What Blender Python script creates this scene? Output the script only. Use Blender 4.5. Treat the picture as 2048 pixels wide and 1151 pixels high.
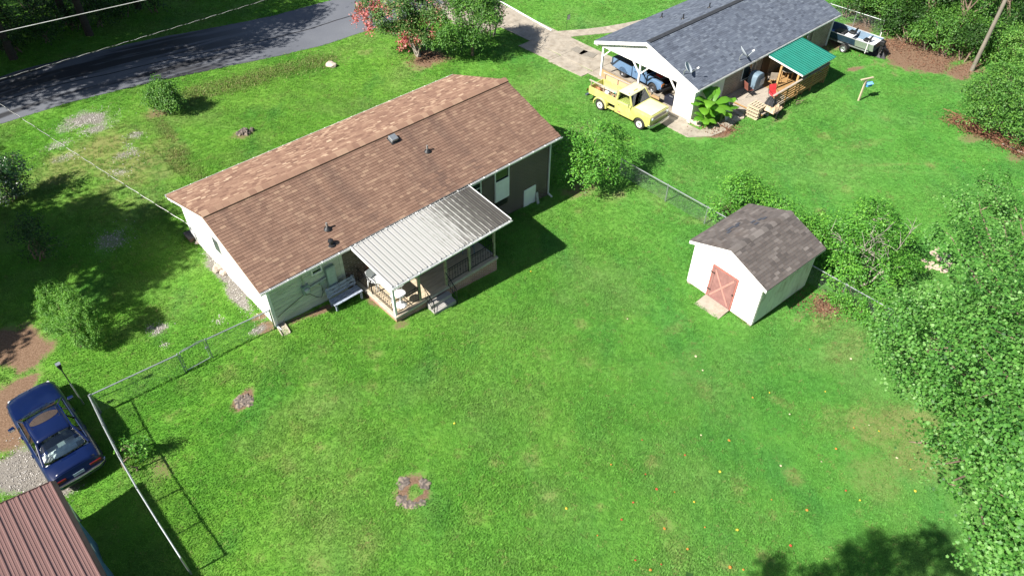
import bpy, bmesh, math, random
import numpy as np
from mathutils import Vector, Matrix, Euler
R = math.radians
scene = bpy.context.scene
for o in list(bpy.data.objects): bpy.data.objects.remove(o, do_unlink=True)

# ------------------------------------------------------------------ camera, sky, sun, exposure
CAM_H, PITCH, ROLL, FPX = 22.3307, R(44.0517), R(0.6343), 1468.556
cam = bpy.data.cameras.new('camera'); camo = bpy.data.objects.new('camera', cam)
scene.collection.objects.link(camo); scene.camera = camo
cam.sensor_width = 36; cam.lens = FPX/2048*36; cam.clip_start = .1; cam.clip_end = 2000
camo.matrix_world = Matrix.Translation((0, 0, CAM_H)) @ Matrix.Rotation(R(90)-PITCH, 4, 'X') @ Matrix.Rotation(ROLL, 4, 'Z')
SUN_AZ, SUN_EL = R(35.5), R(43.5)            # azimuth the light travels towards
ldir = Vector((math.cos(SUN_EL)*math.cos(SUN_AZ), math.cos(SUN_EL)*math.sin(SUN_AZ), -math.sin(SUN_EL)))
world = bpy.data.worlds.new('World'); scene.world = world; world.use_nodes = True
wn = world.node_tree; bgn = wn.nodes['Background']; bgn.inputs[1].default_value = .05
sky = wn.nodes.new('ShaderNodeTexSky'); sky.sky_type = 'NISHITA'; sky.sun_disc = False
sky.sun_elevation = SUN_EL; sky.sun_rotation = math.atan2(-ldir.x, -ldir.y)
wn.links.new(sky.outputs[0], bgn.inputs[0])
sl = bpy.data.lights.new('sun', 'SUN'); sl.energy = 4.8; sl.angle = R(.53); sl.color = (1, .95, .87)
so = bpy.data.objects.new('sun', sl); scene.collection.objects.link(so)
so.rotation_euler = ldir.to_track_quat('-Z', 'Y').to_euler(); so.location = (-30, -20, 40)
scene.view_settings.view_transform = 'Standard'; scene.view_settings.look = 'None'
scene.view_settings.gamma = 1; scene.view_settings.use_curve_mapping = False
scene.view_settings.exposure = 1.32
scene.render.engine = 'CYCLES'
scene.cycles.max_bounces = 5; scene.cycles.diffuse_bounces = 3; scene.cycles.transparent_max_bounces = 12
scene.cycles.transmission_bounces = 3; scene.cycles.glossy_bounces = 2

rng = np.random.default_rng(11); random.seed(5)
COL = scene.collection
# ------------------------------------------------------------------ frames of the place, terrain, pixel to place
C1 = np.array([-6.5704, 28.9216]); YAW1 = .752897      # brown-roofed house, x along its ridge, y towards the road
C2 = np.array([7.8985, 41.8057]); YAW2 = .739095        # grey-roofed house, origin at its carport gable
CS = np.array([9.3182, 23.4862]); YAWS = -.873956       # shed, origin at its front
DROP = -1.2953
def terr(x, y):
    s = (x-C1[0])*math.cos(YAW1)+(y-C1[1])*math.sin(YAW1)
    t = np.clip((s+8.5)/17., 0, 1)
    return DROP*(t*t*(3-2*t)*.35+t*.65)
def ray(u, v):
    dx, dy = u-1024, v-575.5
    c, s = math.cos(ROLL), math.sin(ROLL); X = dx*c+dy*s; up = dx*s-dy*c
    s, c = math.sin(PITCH), math.cos(PITCH)
    return np.array([X, FPX*c+up*s, -FPX*s+up*c])
def PZ(u, v, z):
    d = ray(u, v); return np.array([0, 0, CAM_H])+d*((z-CAM_H)/d[2])
def P(u, v, h=0):
    z = -.6
    for _ in range(25): q = PZ(u, v, z+h); z = float(terr(q[0], q[1]))
    return q
def proj(x, y, z):
    z = z-CAM_H; s, c = math.sin(PITCH), math.cos(PITCH); d = y*c-z*s; up = y*s+z*c
    return 1024+FPX*x/d, 575.5-FPX*up/d, d
def fr(C, yaw, x, y): c, s = math.cos(yaw), math.sin(yaw); return C[0]+c*x-s*y, C[1]+s*x+c*y
def W1(x, y, h=None):
    a, b = fr(C1, YAW1, x, y); return Vector((a, b, float(terr(a, b)) if h is None else h))
def W2(x, y, h=0): a, b = fr(C2, YAW2, x, y); return Vector((a, b, DROP+h))
def L1(q):
    d = np.asarray(q)[:2]-C1; c, s = math.cos(YAW1), math.sin(YAW1); return c*d[0]+s*d[1], -s*d[0]+c*d[1]
def L1v(x, y):
    c, s = math.cos(YAW1), math.sin(YAW1); dx, dy = x-C1[0], y-C1[1]; return c*dx+s*dy, -s*dx+c*dy
def L2v(x, y):
    c, s = math.cos(YAW2), math.sin(YAW2); dx, dy = x-C2[0], y-C2[1]; return c*dx+s*dy, -s*dx+c*dy
def LSv(x, y):
    c, s = math.cos(YAWS), math.sin(YAWS); dx, dy = x-CS[0], y-CS[1]; return c*dx+s*dy, -s*dx+c*dy
# value noise for masks
_tab = rng.random((64, 64))
def vnoise(x, y, sc):
    x = np.asarray(x)/sc; y = np.asarray(y)/sc; xi = np.floor(x).astype(int); yi = np.floor(y).astype(int)
    fx = x-xi; fy = y-yi; fx = fx*fx*(3-2*fx); fy = fy*fy*(3-2*fy)
    g = lambda i, j: _tab[(i) % 64, (j) % 64]
    return (g(xi, yi)*(1-fx)+g(xi+1, yi)*fx)*(1-fy)+(g(xi, yi+1)*(1-fx)+g(xi+1, yi+1)*fx)*fy

# ------------------------------------------------------------------ mesh helpers
def link(o, parent=None):
    COL.objects.link(o)
    if parent is not None: o.parent = parent
    return o
def tag(o, label=None, cat=None, group=None, kind=None):
    if label: o['label'] = label
    if cat: o['category'] = cat
    if group: o['group'] = group
    if kind: o['kind'] = kind
    return o
def empty(name, loc, rz=0, label=None, cat=None, group=None, rot=None):
    o = bpy.data.objects.new(name, None); o.empty_display_size = .2; o.location = loc
    o.rotation_euler = rot if rot is not None else (0, 0, rz); link(o); return tag(o, label, cat, group)
class MB:
    def __init__(s): s.v = []; s.f = []; s.t = []
    def add(s, vs, fs, tint=.5):
        n = len(s.v); s.v += [tuple(v) for v in vs]; s.f += [tuple(i+n for i in f) for f in fs]; s.t += [tint]*len(fs); return s
    def box(s, c, d, rot=None, tint=.5, taper=1):
        x, y, z = d[0]/2, d[1]/2, d[2]/2; c = Vector(c)
        vs = [Vector((sx*x*(taper if sz > 0 else 1), sy*y*(taper if sz > 0 else 1), sz*z)) for sz in (-1, 1) for sy in (-1, 1) for sx in (-1, 1)]
        if rot is not None:
            m = rot if isinstance(rot, Matrix) else Euler(rot).to_matrix(); vs = [m @ v for v in vs]
        return s.add([v+c for v in vs], [(0, 2, 3, 1), (4, 5, 7, 6), (0, 1, 5, 4), (2, 6, 7, 3), (0, 4, 6, 2), (1, 3, 7, 5)], tint)
    def bb(s, a, b, tint=.5): return s.box([(a[i]+b[i])/2 for i in range(3)], [abs(b[i]-a[i]) for i in range(3)], tint=tint)
    def bar(s, a, b, w, h, tint=.5, up=(0, 0, 1)):
        a, b = Vector(a), Vector(b); d = b-a; L = d.length
        if L < 1e-6: return s
        x = d/L; up = Vector(up)
        if abs(x.dot(up)) > .99: up = Vector((1, 0, 0))
        y = up.cross(x).normalized(); z = x.cross(y)
        m = Matrix((x, y, z)).transposed(); return s.box((a+b)/2, (L, w, h), m, tint)
    def tube(s, pts, rad, n=6, tint=.5, cap=True):
        pts = [Vector(p) for p in pts]; rad = rad if hasattr(rad, '__len__') else [rad]*len(pts)
        vs = []; pu = None
        for i, p in enumerate(pts):
            d = (pts[min(i+1, len(pts)-1)]-pts[max(i-1, 0)]).normalized()
            u = pu if pu is not None else (Vector((0, 0, 1)) if abs(d.z) < .9 else Vector((1, 0, 0)))
            u = (u-d*u.dot(d))
            if u.length < 1e-4: u = d.orthogonal()
            u.normalize(); pu = u; w = d.cross(u)
            for k in range(n):
                a = 2*math.pi*k/n; vs.append(p+(u*math.cos(a)+w*math.sin(a))*rad[i])
        fs = [(i*n+k, i*n+(k+1) % n, (i+1)*n+(k+1) % n, (i+1)*n+k) for i in range(len(pts)-1) for k in range(n)]
        if cap: fs += [tuple(range(n))[::-1], tuple((len(pts)-1)*n+k for k in range(n))]
        return s.add(vs, fs, tint)
    def lathe(s, prof, n=16, at=(0, 0, 0), m=None, tint=.5):
        vs = []; at = Vector(at)
        for r, z in prof:
            for k in range(n):
                a = 2*math.pi*k/n; v = Vector((r*math.cos(a), r*math.sin(a), z))
                vs.append((m @ v if m is not None else v)+at)
        fs = [(i*n+k, i*n+(k+1) % n, (i+1)*n+(k+1) % n, (i+1)*n+k) for i in range(len(prof)-1) for k in range(n)]
        fs += [tuple(range(n))[::-1], tuple((len(prof)-1)*n+k for k in range(n))]
        return s.add(vs, fs, tint)
    def prism(s, poly, a, b, axis=1, tint=.5):
        """poly: 2-D outline; extruded from a to b along axis (0: x, 1: y, 2: z)"""
        def v3(p, t): return (t, p[0], p[1]) if axis == 0 else (p[0], t, p[1]) if axis == 1 else (p[0], p[1], t)
        n = len(poly); vs = [v3(p, a) for p in poly]+[v3(p, b) for p in poly]
        fs = [tuple(range(n)), tuple(range(2*n-1, n-1, -1))]+[(k, n+k, n+(k+1) % n, (k+1) % n) for k in range(n)]
        return s.add(vs, fs, tint)
    def mesh(s, name, mat, bevel=0, smooth=False, seg=2, fix=True):
        me = bpy.data.meshes.new(name); me.from_pydata(s.v, [], s.f)
        at = me.attributes.new('tint', 'FLOAT', 'FACE'); at.data.foreach_set('value', np.array(s.t, dtype=np.float32))
        if fix or bevel:
            bm = bmesh.new(); bm.from_mesh(me)
            if bevel:
                bmesh.ops.remove_doubles(bm, verts=bm.verts, dist=1e-5)
                es = [e for e in bm.edges if len(e.link_faces) == 2 and e.calc_face_angle(0) > .35]
                bmesh.ops.bevel(bm, geom=es, offset=bevel, segments=seg, profile=.5, affect='EDGES', clamp_overlap=True)
            bmesh.ops.recalc_face_normals(bm, faces=bm.faces); bm.to_mesh(me); bm.free()
        if smooth:
            me.polygons.foreach_set('use_smooth', [True]*len(me.polygons))
            try: me.set_sharp_from_angle(angle=R(40))
            except Exception: pass
        me.materials.append(mat); return me
    def build(s, name, mat, parent=None, bevel=0, smooth=False, seg=2, loc=None, rot=None, fix=True):
        o = bpy.data.objects.new(name, s.mesh(name, mat, bevel, smooth, seg, fix))
        if loc is not None: o.location = loc
        if rot is not None: o.rotation_euler = rot
        return link(o, parent)
def fast(name, V, F, mat, parent=None, tint=None, smooth=False, loc=None):
    me = bpy.data.meshes.new(name); V = np.asarray(V, dtype=np.float32); F = np.asarray(F, dtype=np.int32); k = F.shape[1]
    me.vertices.add(len(V)); me.vertices.foreach_set('co', V.ravel())
    me.loops.add(F.size); me.loops.foreach_set('vertex_index', F.ravel())
    me.polygons.add(len(F)); me.polygons.foreach_set('loop_start', np.arange(len(F), dtype=np.int32)*k)
    me.update(calc_edges=True)
    if tint is not None:
        a = me.attributes.new('tint', 'FLOAT', 'FACE'); a.data.foreach_set('value', np.asarray(tint, dtype=np.float32))
    if smooth: me.polygons.foreach_set('use_smooth', np.ones(len(F), dtype=bool))
    me.materials.append(mat); o = bpy.data.objects.new(name, me)
    if loc is not None: o.location = loc
    return link(o, parent)
def obj(name, me, parent=None, loc=(0, 0, 0), rot=(0, 0, 0), scale=None):
    o = bpy.data.objects.new(name, me); o.location = loc; o.rotation_euler = rot
    if scale is not None: o.scale = scale
    return link(o, parent)

# ------------------------------------------------------------------ materials
MATS = {}
class NT:
    def __init__(s, name):
        s.m = bpy.data.materials.new(name); s.m.use_nodes = True; s.t = s.m.node_tree; s.b = s.t.nodes['Principled BSDF']; s.out = s.t.nodes['Material Output']
        MATS[name] = s.m
    def n(s, kind, **kw):
        nd = s.t.nodes.new('ShaderNode'+kind)
        for k, v in kw.items(): setattr(nd, k, v)
        return nd
    def l(s, a, b): s.t.links.new(a, b)
    def tc(s, kind='Object'): return s.n('TexCoord').outputs[kind]
    def pos(s): return s.n('NewGeometry').outputs['Position']
    def noise(s, co, scale, det=3, rough=.55, stretch=None, out='Fac'):
        nd = s.n('TexNoise'); nd.inputs['Scale'].default_value = scale; nd.inputs['Detail'].default_value = det; nd.inputs['Roughness'].default_value = rough
        if stretch is not None:
            mp = s.n('Mapping'); mp.inputs['Scale'].default_value = stretch; s.l(co, mp.inputs['Vector']); co = mp.outputs[0]
        s.l(co, nd.inputs['Vector']); return nd.outputs[out]
    def ramp(s, fac, stops):
        r = s.n('ValToRGB'); e = r.color_ramp.elements
        while len(e) < len(stops): e.new(.5)
        for i, (p, c) in enumerate(stops):
            e[i].position = p; e[i].color = (*c, 1) if hasattr(c, '__len__') else (c, c, c, 1)
        s.l(fac, r.inputs[0]); return r.outputs[0]
    def mix(s, fac, a, b, mode='MIX'):
        m = s.n('MixRGB', blend_type=mode)
        for i, x in ((0, fac), (1, a), (2, b)):
            if hasattr(x, 'is_output'): s.l(x, m.inputs[i])
            elif i == 0: m.inputs[0].default_value = x
            else: m.inputs[i].default_value = (*x, 1)
        return m.outputs[0]
    def math(s, op, a, b=0., clamp=False):
        m = s.n('Math', operation=op, use_clamp=clamp)
        for i, x in ((0, a), (1, b)):
            if hasattr(x, 'is_output'): s.l(x, m.inputs[i])
            else: m.inputs[i].default_value = x
        return m.outputs[0]
    def attr(s, name, inst=False):
        a = s.n('Attribute', attribute_name=name)
        if inst: a.attribute_type = 'INSTANCER'
        return a.outputs['Fac']
    def bump(s, h, strength=.4, dist=.02):
        b = s.n('Bump'); b.inputs['Strength'].default_value = strength; b.inputs['Distance'].default_value = dist
        s.l(h, b.inputs['Height']); s.l(b.outputs[0], s.b.inputs['Normal'])
    def col(s, c):
        if hasattr(c, 'is_output'): s.l(c, s.b.inputs['Base Color'])
        else: s.b.inputs['Base Color'].default_value = (*c, 1)
    def set(s, rough=.7, metal=0, spec=.4): s.b.inputs['Roughness'].default_value = rough; s.b.inputs['Metallic'].default_value = metal; s.b.inputs['Specular IOR Level'].default_value = spec; return s
def mul(c, k): return tuple(min(1, x*k) for x in c)
def plain(name, c, rough=.6, metal=0, var=.25, vs=4, bump=.15, bs=60, spec=.4, dirt=None, dfac=.5, stretch=None, coords='Object'):
    if name in MATS: return MATS[name]
    t = NT(name).set(rough, metal, spec); co = t.tc(coords)
    f = t.noise(co, vs, 5, .6, stretch); k = t.ramp(f, [(.3, mul(c, 1-var)), (.7, mul(c, 1+var*.6))])
    if dirt is not None:
        d = t.noise(co, vs*.6+1.3, 6, .7, stretch); dm = t.ramp(d, [(.5, 0), (.72, dfac)]); k = t.mix(dm, k, dirt)
    t.col(k)
    if bump: t.bump(t.noise(co, bs, 3), bump, .01)
    return t.m
def leafmat(name, stops, trans=.35, rough=.5, spec=.35):
    t = NT(name).set(rough, 0, spec); c = t.ramp(t.attr('tint'), stops); t.col(c)
    tr = t.n('BsdfTranslucent'); t.l(t.mix(1., c, (.9, 1., .35), 'MULTIPLY'), tr.inputs[0])
    mx = t.n('MixShader'); mx.inputs[0].default_value = trans
    t.l(t.b.outputs[0], mx.inputs[1]); t.l(tr.outputs[0], mx.inputs[2]); t.l(mx.outputs[0], t.out.inputs[0]); return t.m
def glassmat(name, tint=(.5, .6, .58), refl=.12, op=.0, rough=.02):
    t = NT(name); tr = t.n('BsdfTransparent'); tr.inputs[0].default_value = (*tint, 1)
    gl = t.n('BsdfGlossy'); gl.inputs['Roughness'].default_value = rough; gl.inputs[0].default_value = (.9, .95, 1, 1)
    fz = t.n('Fresnel'); fz.inputs[0].default_value = 1.5; f = t.math('MULTIPLY_ADD', fz.outputs[0], 1.0); 
    t.t.nodes[f.node.name].inputs[2].default_value = refl*.3
    mx = t.n('MixShader'); t.l(f, mx.inputs[0]); t.l(tr.outputs[0], mx.inputs[1]); t.l(gl.outputs[0], mx.inputs[2]); t.l(mx.outputs[0], t.out.inputs[0]); return t.m
def shinglemat(name, stops, streak=.35, streakcol=(.05, .035, .03), axis=(1, .15, 1)):
    t = NT(name).set(.9, 0, .2); c = t.ramp(t.attr('tint'), stops)
    co = t.pos(); f = t.noise(co, 60, 2, .7); c = t.mix(.35, c, t.ramp(f, [(.25, .25), (.75, 1.)]), 'MULTIPLY')
    s = t.noise(t.tc('Object'), .9, 4, .65, axis); c = t.mix(t.ramp(s, [(.46, 0.), (.68, streak)]), c, streakcol)
    t.col(c); t.bump(f, .5, .006); return t.m
def woodmat(name, c, var=.35, rough=.75, stretch=(1, 12, 12), bump=.3, dirt=None, dfac=.5):
    return plain(name, c, rough, 0, var, 2.2, bump, 25, .25, dirt, dfac, stretch)
def smat_brick(name, c1, c2, mortar, sc=1., axis='XZ'):
    t = NT(name).set(.85, 0, .2); co = t.tc('Object'); sx = t.n('SeparateXYZ'); t.l(co, sx.inputs[0]); cb = t.n('CombineXYZ')
    h = t.math('ADD', sx.outputs[0], sx.outputs[1]); t.l(h, cb.inputs[0]); t.l(sx.outputs[2], cb.inputs[1])
    br = t.n('TexBrick'); t.l(cb.outputs[0], br.inputs['Vector'])
    for k, v in (('Scale', 1.), ('Mortar Size', .011), ('Mortar Smooth', .2), ('Bias', 0.), ('Brick Width', .215*sc), ('Row Height', .075*sc)): br.inputs[k].default_value = v
    br.inputs['Color1'].default_value = (*c1, 1); br.inputs['Color2'].default_value = (*c2, 1); br.inputs['Mortar'].default_value = (*mortar, 1)
    n = t.noise(co, 3, 4); c = t.mix(.5, br.outputs[0], t.ramp(n, [(.3, .55), (.7, 1.15)]), 'MULTIPLY'); t.col(c)
    inv = t.math('SUBTRACT', 1., br.outputs['Fac']); t.bump(inv, .6, .01); return t.m
# ------------------------------------------------------------------ shared materials
white = plain('white_paint', (.78, .77, .74), .55, var=.06, vs=2, bump=.08, dirt=(.45, .40, .33), dfac=.18)
trimw = plain('white_trim', (.74, .73, .70), .5, var=.08, vs=5, bump=.05)
metalw = plain('white_metal', (.70, .71, .70), .4, .1, var=.1, vs=3, bump=.04)
galv = plain('galvanised_steel', (.42, .45, .46), .4, .75, var=.15, vs=9, bump=.05)
black = plain('black_metal', (.018, .018, .02), .5, .2, var=.3, bump=.05)
rubber = plain('tyre_rubber', (.022, .021, .021), .85, var=.4, vs=20, bump=.2, dirt=(.10, .085, .07), dfac=.5)
chrome = plain('chrome', (.62, .63, .64), .16, .95, var=.15, vs=8, bump=0)
bark = plain('bark', (.17, .125, .09), .95, var=.5, vs=9, bump=.9, bs=30, stretch=(1, 1, .25))
greybark = plain('grey_bark', (.36, .32, .27), .95, var=.45, vs=9, bump=.8, bs=30, stretch=(1, 1, .25))
conc = plain('concrete', (.30, .265, .215), .9, var=.25, vs=1.6, bump=.35, bs=45, dirt=(.15, .115, .08), dfac=.75, coords='Object')
darkglass = NT('dark_window_glass').set(.06, 0, .6); darkglass.col((.02, .028, .03)); darkglass = darkglass.m
stone = plain('stone', (.42, .35, .29), .9, var=.35, vs=6, bump=.6, bs=20)
red_dirt = plain('red_soil', (.26, .135, .08), .95, var=.4, vs=3, bump=.6, bs=20)

# ------------------------------------------------------------------ what the ground is made of, where
def blob_eval(x, y, blobs):
    out = np.zeros(np.shape(x)); lx, ly = L1v(x, y)
    wob = (vnoise(x, y, .9)-.5)*.6+(vnoise(x+31, y+7, .35)-.5)*.45
    for (u, v, rx, ry, ang, st) in blobs:
        q = P(u, v); bx, by = L1(q); c, s = math.cos(R(ang)), math.sin(R(ang))
        dx, dy = lx-bx, ly-by; d = np.sqrt(((c*dx+s*dy)/rx)**2+((-s*dx+c*dy)/ry)**2)
        out = np.maximum(out, st*np.clip(1.5-d-wob*.9, 0, 1))
    return out
# pixel, radii in metres along and across the house axis, turn, strength
DIRT = [(45, 706, 1.0, 1.5, 0, 1), (0, 700, .8, 1.3, 0, 1), (46, 770, .8, .55, 40, .9), (8, 850, .9, 2.0, 0, .95), (20, 940, .8, 1.4, 0, .6), (120, 985, 1.2, .4, 0, .45),
        (1850, 112, 3.6, 2.2, -15, 1), (1800, 95, 2.2, 1.6, 0, .95), (1930, 140, 2.2, 1.0, 0, .8), (1700, 70, 4, 1.2, 0, .8), (1715, 137, 1.2, .35, -20, .7),
        (1440, 262, 1.3, .7, 0, .9), (1410, 268, 1.2, .5, 0, .55),
        (640, 622, .8, .28, 0, .85), (590, 640, 1.2, .2, 0, .7), (745, 600, .35, 1.0, 0, .7), (800, 650, .5, .25, 0, .6), (528, 655, .5, .45, 0, .8), (520, 632, .6, .3, 0, .8),
        (485, 800, .62, .36, 25, .95), (828, 982, .72, .64, 20, 1.0), (488, 268, .9, .6, 0, .6), (855, 118, 1.8, 1.3, 0, .75), (735, 105, 1.2, .8, 0, .5), (318, 225, 1.0, .9, 0, .6),
        (1975, 272, 2.4, .6, -30, .6), (2040, 305, 1.6, .5, 0, .6), (1650, 610, 1.0, .6, 0, .7), (1600, 632, .9, .35, 0, .5), (1500, 640, .6, .3, 0, .5),
        (320, 930, .35, .9, 0, .55), (310, 960, .3, .5, 0, .45), (367, 818, .13, .12, 0, .9), (857, 917, .22, .1, 0, .75), (845, 915, .15, .08, 0, .75), (510, 718, .35, .12, 30, .55), (505, 936, .35, .2, 20, .45),
        (1560, 235, 2.4, .5, 0, .5), (1165, 375, 1.6, .8, 0, .6), (1240, 388, .6, .5, 0, .5), (445, 1040, .5, .3, 0, .3), (690, 1055, .4, .35, 0, .3), (690, 985, .3, .25, 0, .35)]
GRAVEL = [(180, 238, 1.5, 1.0, -35, .72), (192, 258, .9, .5, 0, .66), (150, 250, 1.2, .6, 0, .55), (460, 560, .28, 2.3, 8, .95), (480, 600, .3, 1.4, 0, .9), (425, 515, .25, 1.2, 0, .75), (50, 940, 1.1, 1.3, 0, .95), (110, 975, .8, .8, 0, .8),
          (318, 660, .5, .3, 20, .85), (300, 655, .3, .2, 0, .7), (515, 660, .4, .25, 0, .9), (270, 270, .6, .5, 0, .6), (225, 480, 1.0, 1.0, 0, .55), (115, 290, .9, .5, 0, .55), (250, 310, .7, .5, 0, .55), (240, 345, .6, .5, 0, .5), (130, 315, .8, .4, 0, .5), (265, 300, .25, 1.2, -15, .5), (440, 640, .3, .3, 0, .6), (330, 690, .2, .2, 0, .6)]
DRY = [(1790, 850, 2.6, 1.3, -40, .8), (1830, 900, 1.6, 1.2, 0, .75), (1750, 950, 1.3, 1.0, 0, .55), (1690, 690, 1.6, .8, 0, .55), (1640, 650, 1.2, .6, 0, .6), (1350, 655, .9, .4, 0, .5), (1390, 710, .6, .3, 0, .45), (1250, 640, .6, .3, 0, .35),
       (1080, 835, .7, .4, 20, .5), (1320, 400, 1.4, .5, 30, .45), (1290, 390, .6, 1.0, 0, .4), (1385, 440, 1.6, .5, -60, .5), (1230, 395, .8, .7, 0, .5), (1730, 290, 2.0, .5, -20, .45), (1700, 260, 1.4, .5, 0, .35), (1830, 345, 2.2, .2, -45, .4), (1770, 330, 3.4, .16, -40, .45),
       (780, 905, .4, .3, 0, .4), (650, 700, .5, .3, 0, .4), (560, 900, .3, .2, 0, .35), (700, 880, .6, .4, 0, .3), (1000, 900, .5, .3, 0, .3), (1200, 900, .7, .5, 0, .3), (1100, 160, 2.0, 1.4, 0, .4), (1130, 120, 1.5, .9, 0, .4),
       (250, 330, 2.4, 2.4, 0, .85), (150, 330, 2.2, 2.0, 0, .8), (330, 300, 1.2, 1.4, 0, .75), (200, 290, 2.2, 1.5, 0, .9), (180, 400, 1.6, 1.8, 0, .5), (260, 420, 1.6, 1.6, 0, .5), (320, 480, 1.2, 1.6, 0, .35), (300, 640, 1.6, .8, 0, .45), (520, 205, 1.6, .3, 0, .25), (1850, 780, 1.0, .8, 0, .6), (660, 1050, .5, .5, 0, .35), (1660, 1100, .6, .4, 0, .25)]
_r = random.Random(17)
for _ in range(95):                                                  # small thin spots scattered over the lawns
    _u, _v = (_r.uniform(300, 1720), _r.uniform(640, 1150)) if _r.random() < .72 else (_r.uniform(1150, 1900), _r.uniform(230, 480))
    _k = _r.uniform(.10, .42); DRY.append((_u, _v, _k*_r.uniform(.8, 1.8), _k, _r.uniform(0, 180), _r.uniform(.42, .75)))
WEED = [(400, 186, 1.3, .9, -5, .9), (450, 172, 1.6, .9, -5, .9), (510, 156, 1.8, .9, -5, .9), (570, 140, 1.8, .85, -5, .9), (620, 128, 1.4, .8, -5, .85), (650, 120, .8, .5, 0, .8), (330, 260, .4, 1.3, -10, .75), (360, 320, .5, 1.6, -10, .7), (390, 345, .4, 1.0, -10, .6), (310, 235, .5, .8, 0, .6)]
def masks(x, y):
    q = P(828, 984); dc = np.hypot(x-q[0], y-q[1]); hole = np.clip((dc-.10-.16*vnoise(x, y, .2))/.12, 0, 1)
    return blob_eval(x, y, DIRT)*hole, blob_eval(x, y, GRAVEL), blob_eval(x, y, DRY), blob_eval(x, y, WEED)
ROAD_N = [(-120, 22.5), (-60, 21.6), (-30, 21.0), (-11.6, 20.3), (-3.1, 20.0), (7.4, 19.05), (12.2, 18.8), (25, 18.2), (60, 17.5), (120, 17)]
ROAD_F = [(-120, 29.5), (-60, 28), (-30, 27.0), (-9.9, 26.1), (-.4, 26.3), (11, 25.3), (15.2, 24.9), (25, 24.5), (60, 24), (120, 23.5)]
ry0 = lambda x: np.interp(x, *zip(*ROAD_N)); ry1 = lambda x: np.interp(x, *zip(*ROAD_F))

# ------------------------------------------------------------------ lawn colour shared by soil and blades
def lawn_color(t, blades):
    co = t.pos()
    n1 = t.noise(co, .09, 3, .6); n2 = t.noise(co, .55, 4, .65); n3 = t.noise(co, 4.5, 4, .7); n4 = t.noise(co, 40, 2, .7)
    c = t.ramp(n2, [(.25, (.062, .185, .022)), (.45, (.080, .222, .024)), (.58, (.098, .243, .027)), (.78, (.130, .268, .034))])
    c = t.mix(t.ramp(n1, [(.38, 0.), (.62, .85)]), c, t.ramp(n3, [(.3, (.112, .255, .032)), (.7, (.150, .285, .042))]))
    c = t.mix(t.ramp(n3, [(.55, 0.), (.85, .22)]), c, (.036, .150, .022))
    n0 = t.noise(co, .22, 4, .6); c = t.mix(t.ramp(n0, [(.48, 0.), (.70, .62)]), c, (.155, .222, .066))
    n5 = t.noise(co, .33, 4, .6, (1.4, .6, 1)); c = t.mix(t.ramp(n5, [(.55, 0.), (.7, .5)]), c, (.040, .165, .030))
    sp = t.n('SeparateXYZ'); t.l(co, sp.inputs[0])
    far = t.ramp(t.math('MULTIPLY_ADD', sp.outputs[0], .035), [(.2, 0.), (.9, .45)])       # cooler turf on the neighbouring lot
    c = t.mix(far, c, (.070, .235, .055))
    c = t.mix(.8, c, t.ramp(n4, [(.25, .7), (.75, 1.25)]), 'MULTIPLY')
    return c, n2, n3, n4
g = NT('lawn_soil').set(.95, 0, .1)
c, n2, n3, n4 = lawn_color(g, False)
gpos = g.pos(); f20 = g.noise(gpos, 14, 4, .75); f2 = g.noise(gpos, 2.2, 4, .7)
def edge(name, lo, hi, k=.9):
    s = g.math('ADD', g.attr(name), g.math('MULTIPLY', g.math('SUBTRACT', f20, .5), k)); return g.ramp(s, [(lo, 0.), (hi, 1.)])
sm = g.noise(gpos, 1.1, 5, .7); c = g.mix(g.ramp(sm, [(.60, 0.), (.74, .5)]), c, (.105, .095, .036))
c = g.mix(g.math('MULTIPLY', edge('dry', .30, .95), .8), c, g.ramp(f20, [(.3, (.16, .15, .055)), (.7, (.25, .215, .10))]))
c = g.mix(g.math('MULTIPLY', edge('weed', .28, .8), .85), c, g.ramp(f20, [(.3, (.045, .062, .018)), (.5, (.085, .09, .032)), (.75, (.15, .135, .065))]))
c = g.mix(edge('dirt', .38, .68), c, g.ramp(f20, [(.25, (.085, .050, .032)), (.5, (.165, .105, .068)), (.8, (.27, .19, .135))]))
c = g.mix(edge('gravel', .35, .7), c, g.ramp(g.noise(gpos, 38, 3, .8), [(.3, (.075, .066, .058)), (.5, (.18, .165, .145)), (.7, (.33, .31, .285))]))
g.col(c); g.bump(g.math('ADD', f20, g.noise(gpos, 55, 3)), .7, .03); lawnmat = g.m

def axis(lo, hi, a, b, st):
    core = list(np.arange(a, b+1e-6, st)); out = []; s = st
    x = a
    L = []
    while x > lo: s *= 1.35; x -= s; L.append(max(x, lo))
    s = st; x = b; Rr = []
    while x < hi: s *= 1.35; x += s; Rr.append(min(x, hi))
    return np.array(L[::-1]+core+Rr)
gx = axis(-450, 450, -33, 40, .22); gy = axis(-200, 700, 6, 62, .22)
X, Y = np.meshgrid(gx, gy); Xf, Yf = X.ravel(), Y.ravel(); Z = terr(Xf, Yf)
dirt, grav, dry, weed = masks(Xf, Yf)
lx, ly = L1v(Xf, Yf)
Z = Z+np.where((np.abs(lx) < 9) & (np.abs(ly) < 5), 0, 1)*((vnoise(Xf, Yf, 3.1)-.5)*.03)*(np.hypot(Xf, Yf-30) < 60)
nx, ny = len(gx), len(gy); i0 = (np.arange(ny-1)[:, None]*nx+np.arange(nx-1)[None, :]).ravel()
F = np.stack([i0, i0+1, i0+nx+1, i0+nx], 1)
ground = fast('ground', np.stack([Xf, Yf, Z], 1), F, lawnmat, smooth=True); tag(ground, 'green back and front lawns with bare patches', 'ground', kind='structure')
for nm, arr in (('dirt', dirt), ('gravel', grav), ('dry', dry), ('weed', weed)):
    a = ground.data.attributes.new(nm, 'FLOAT', 'POINT'); a.data.foreach_set('value', arr.astype(np.float32))

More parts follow.
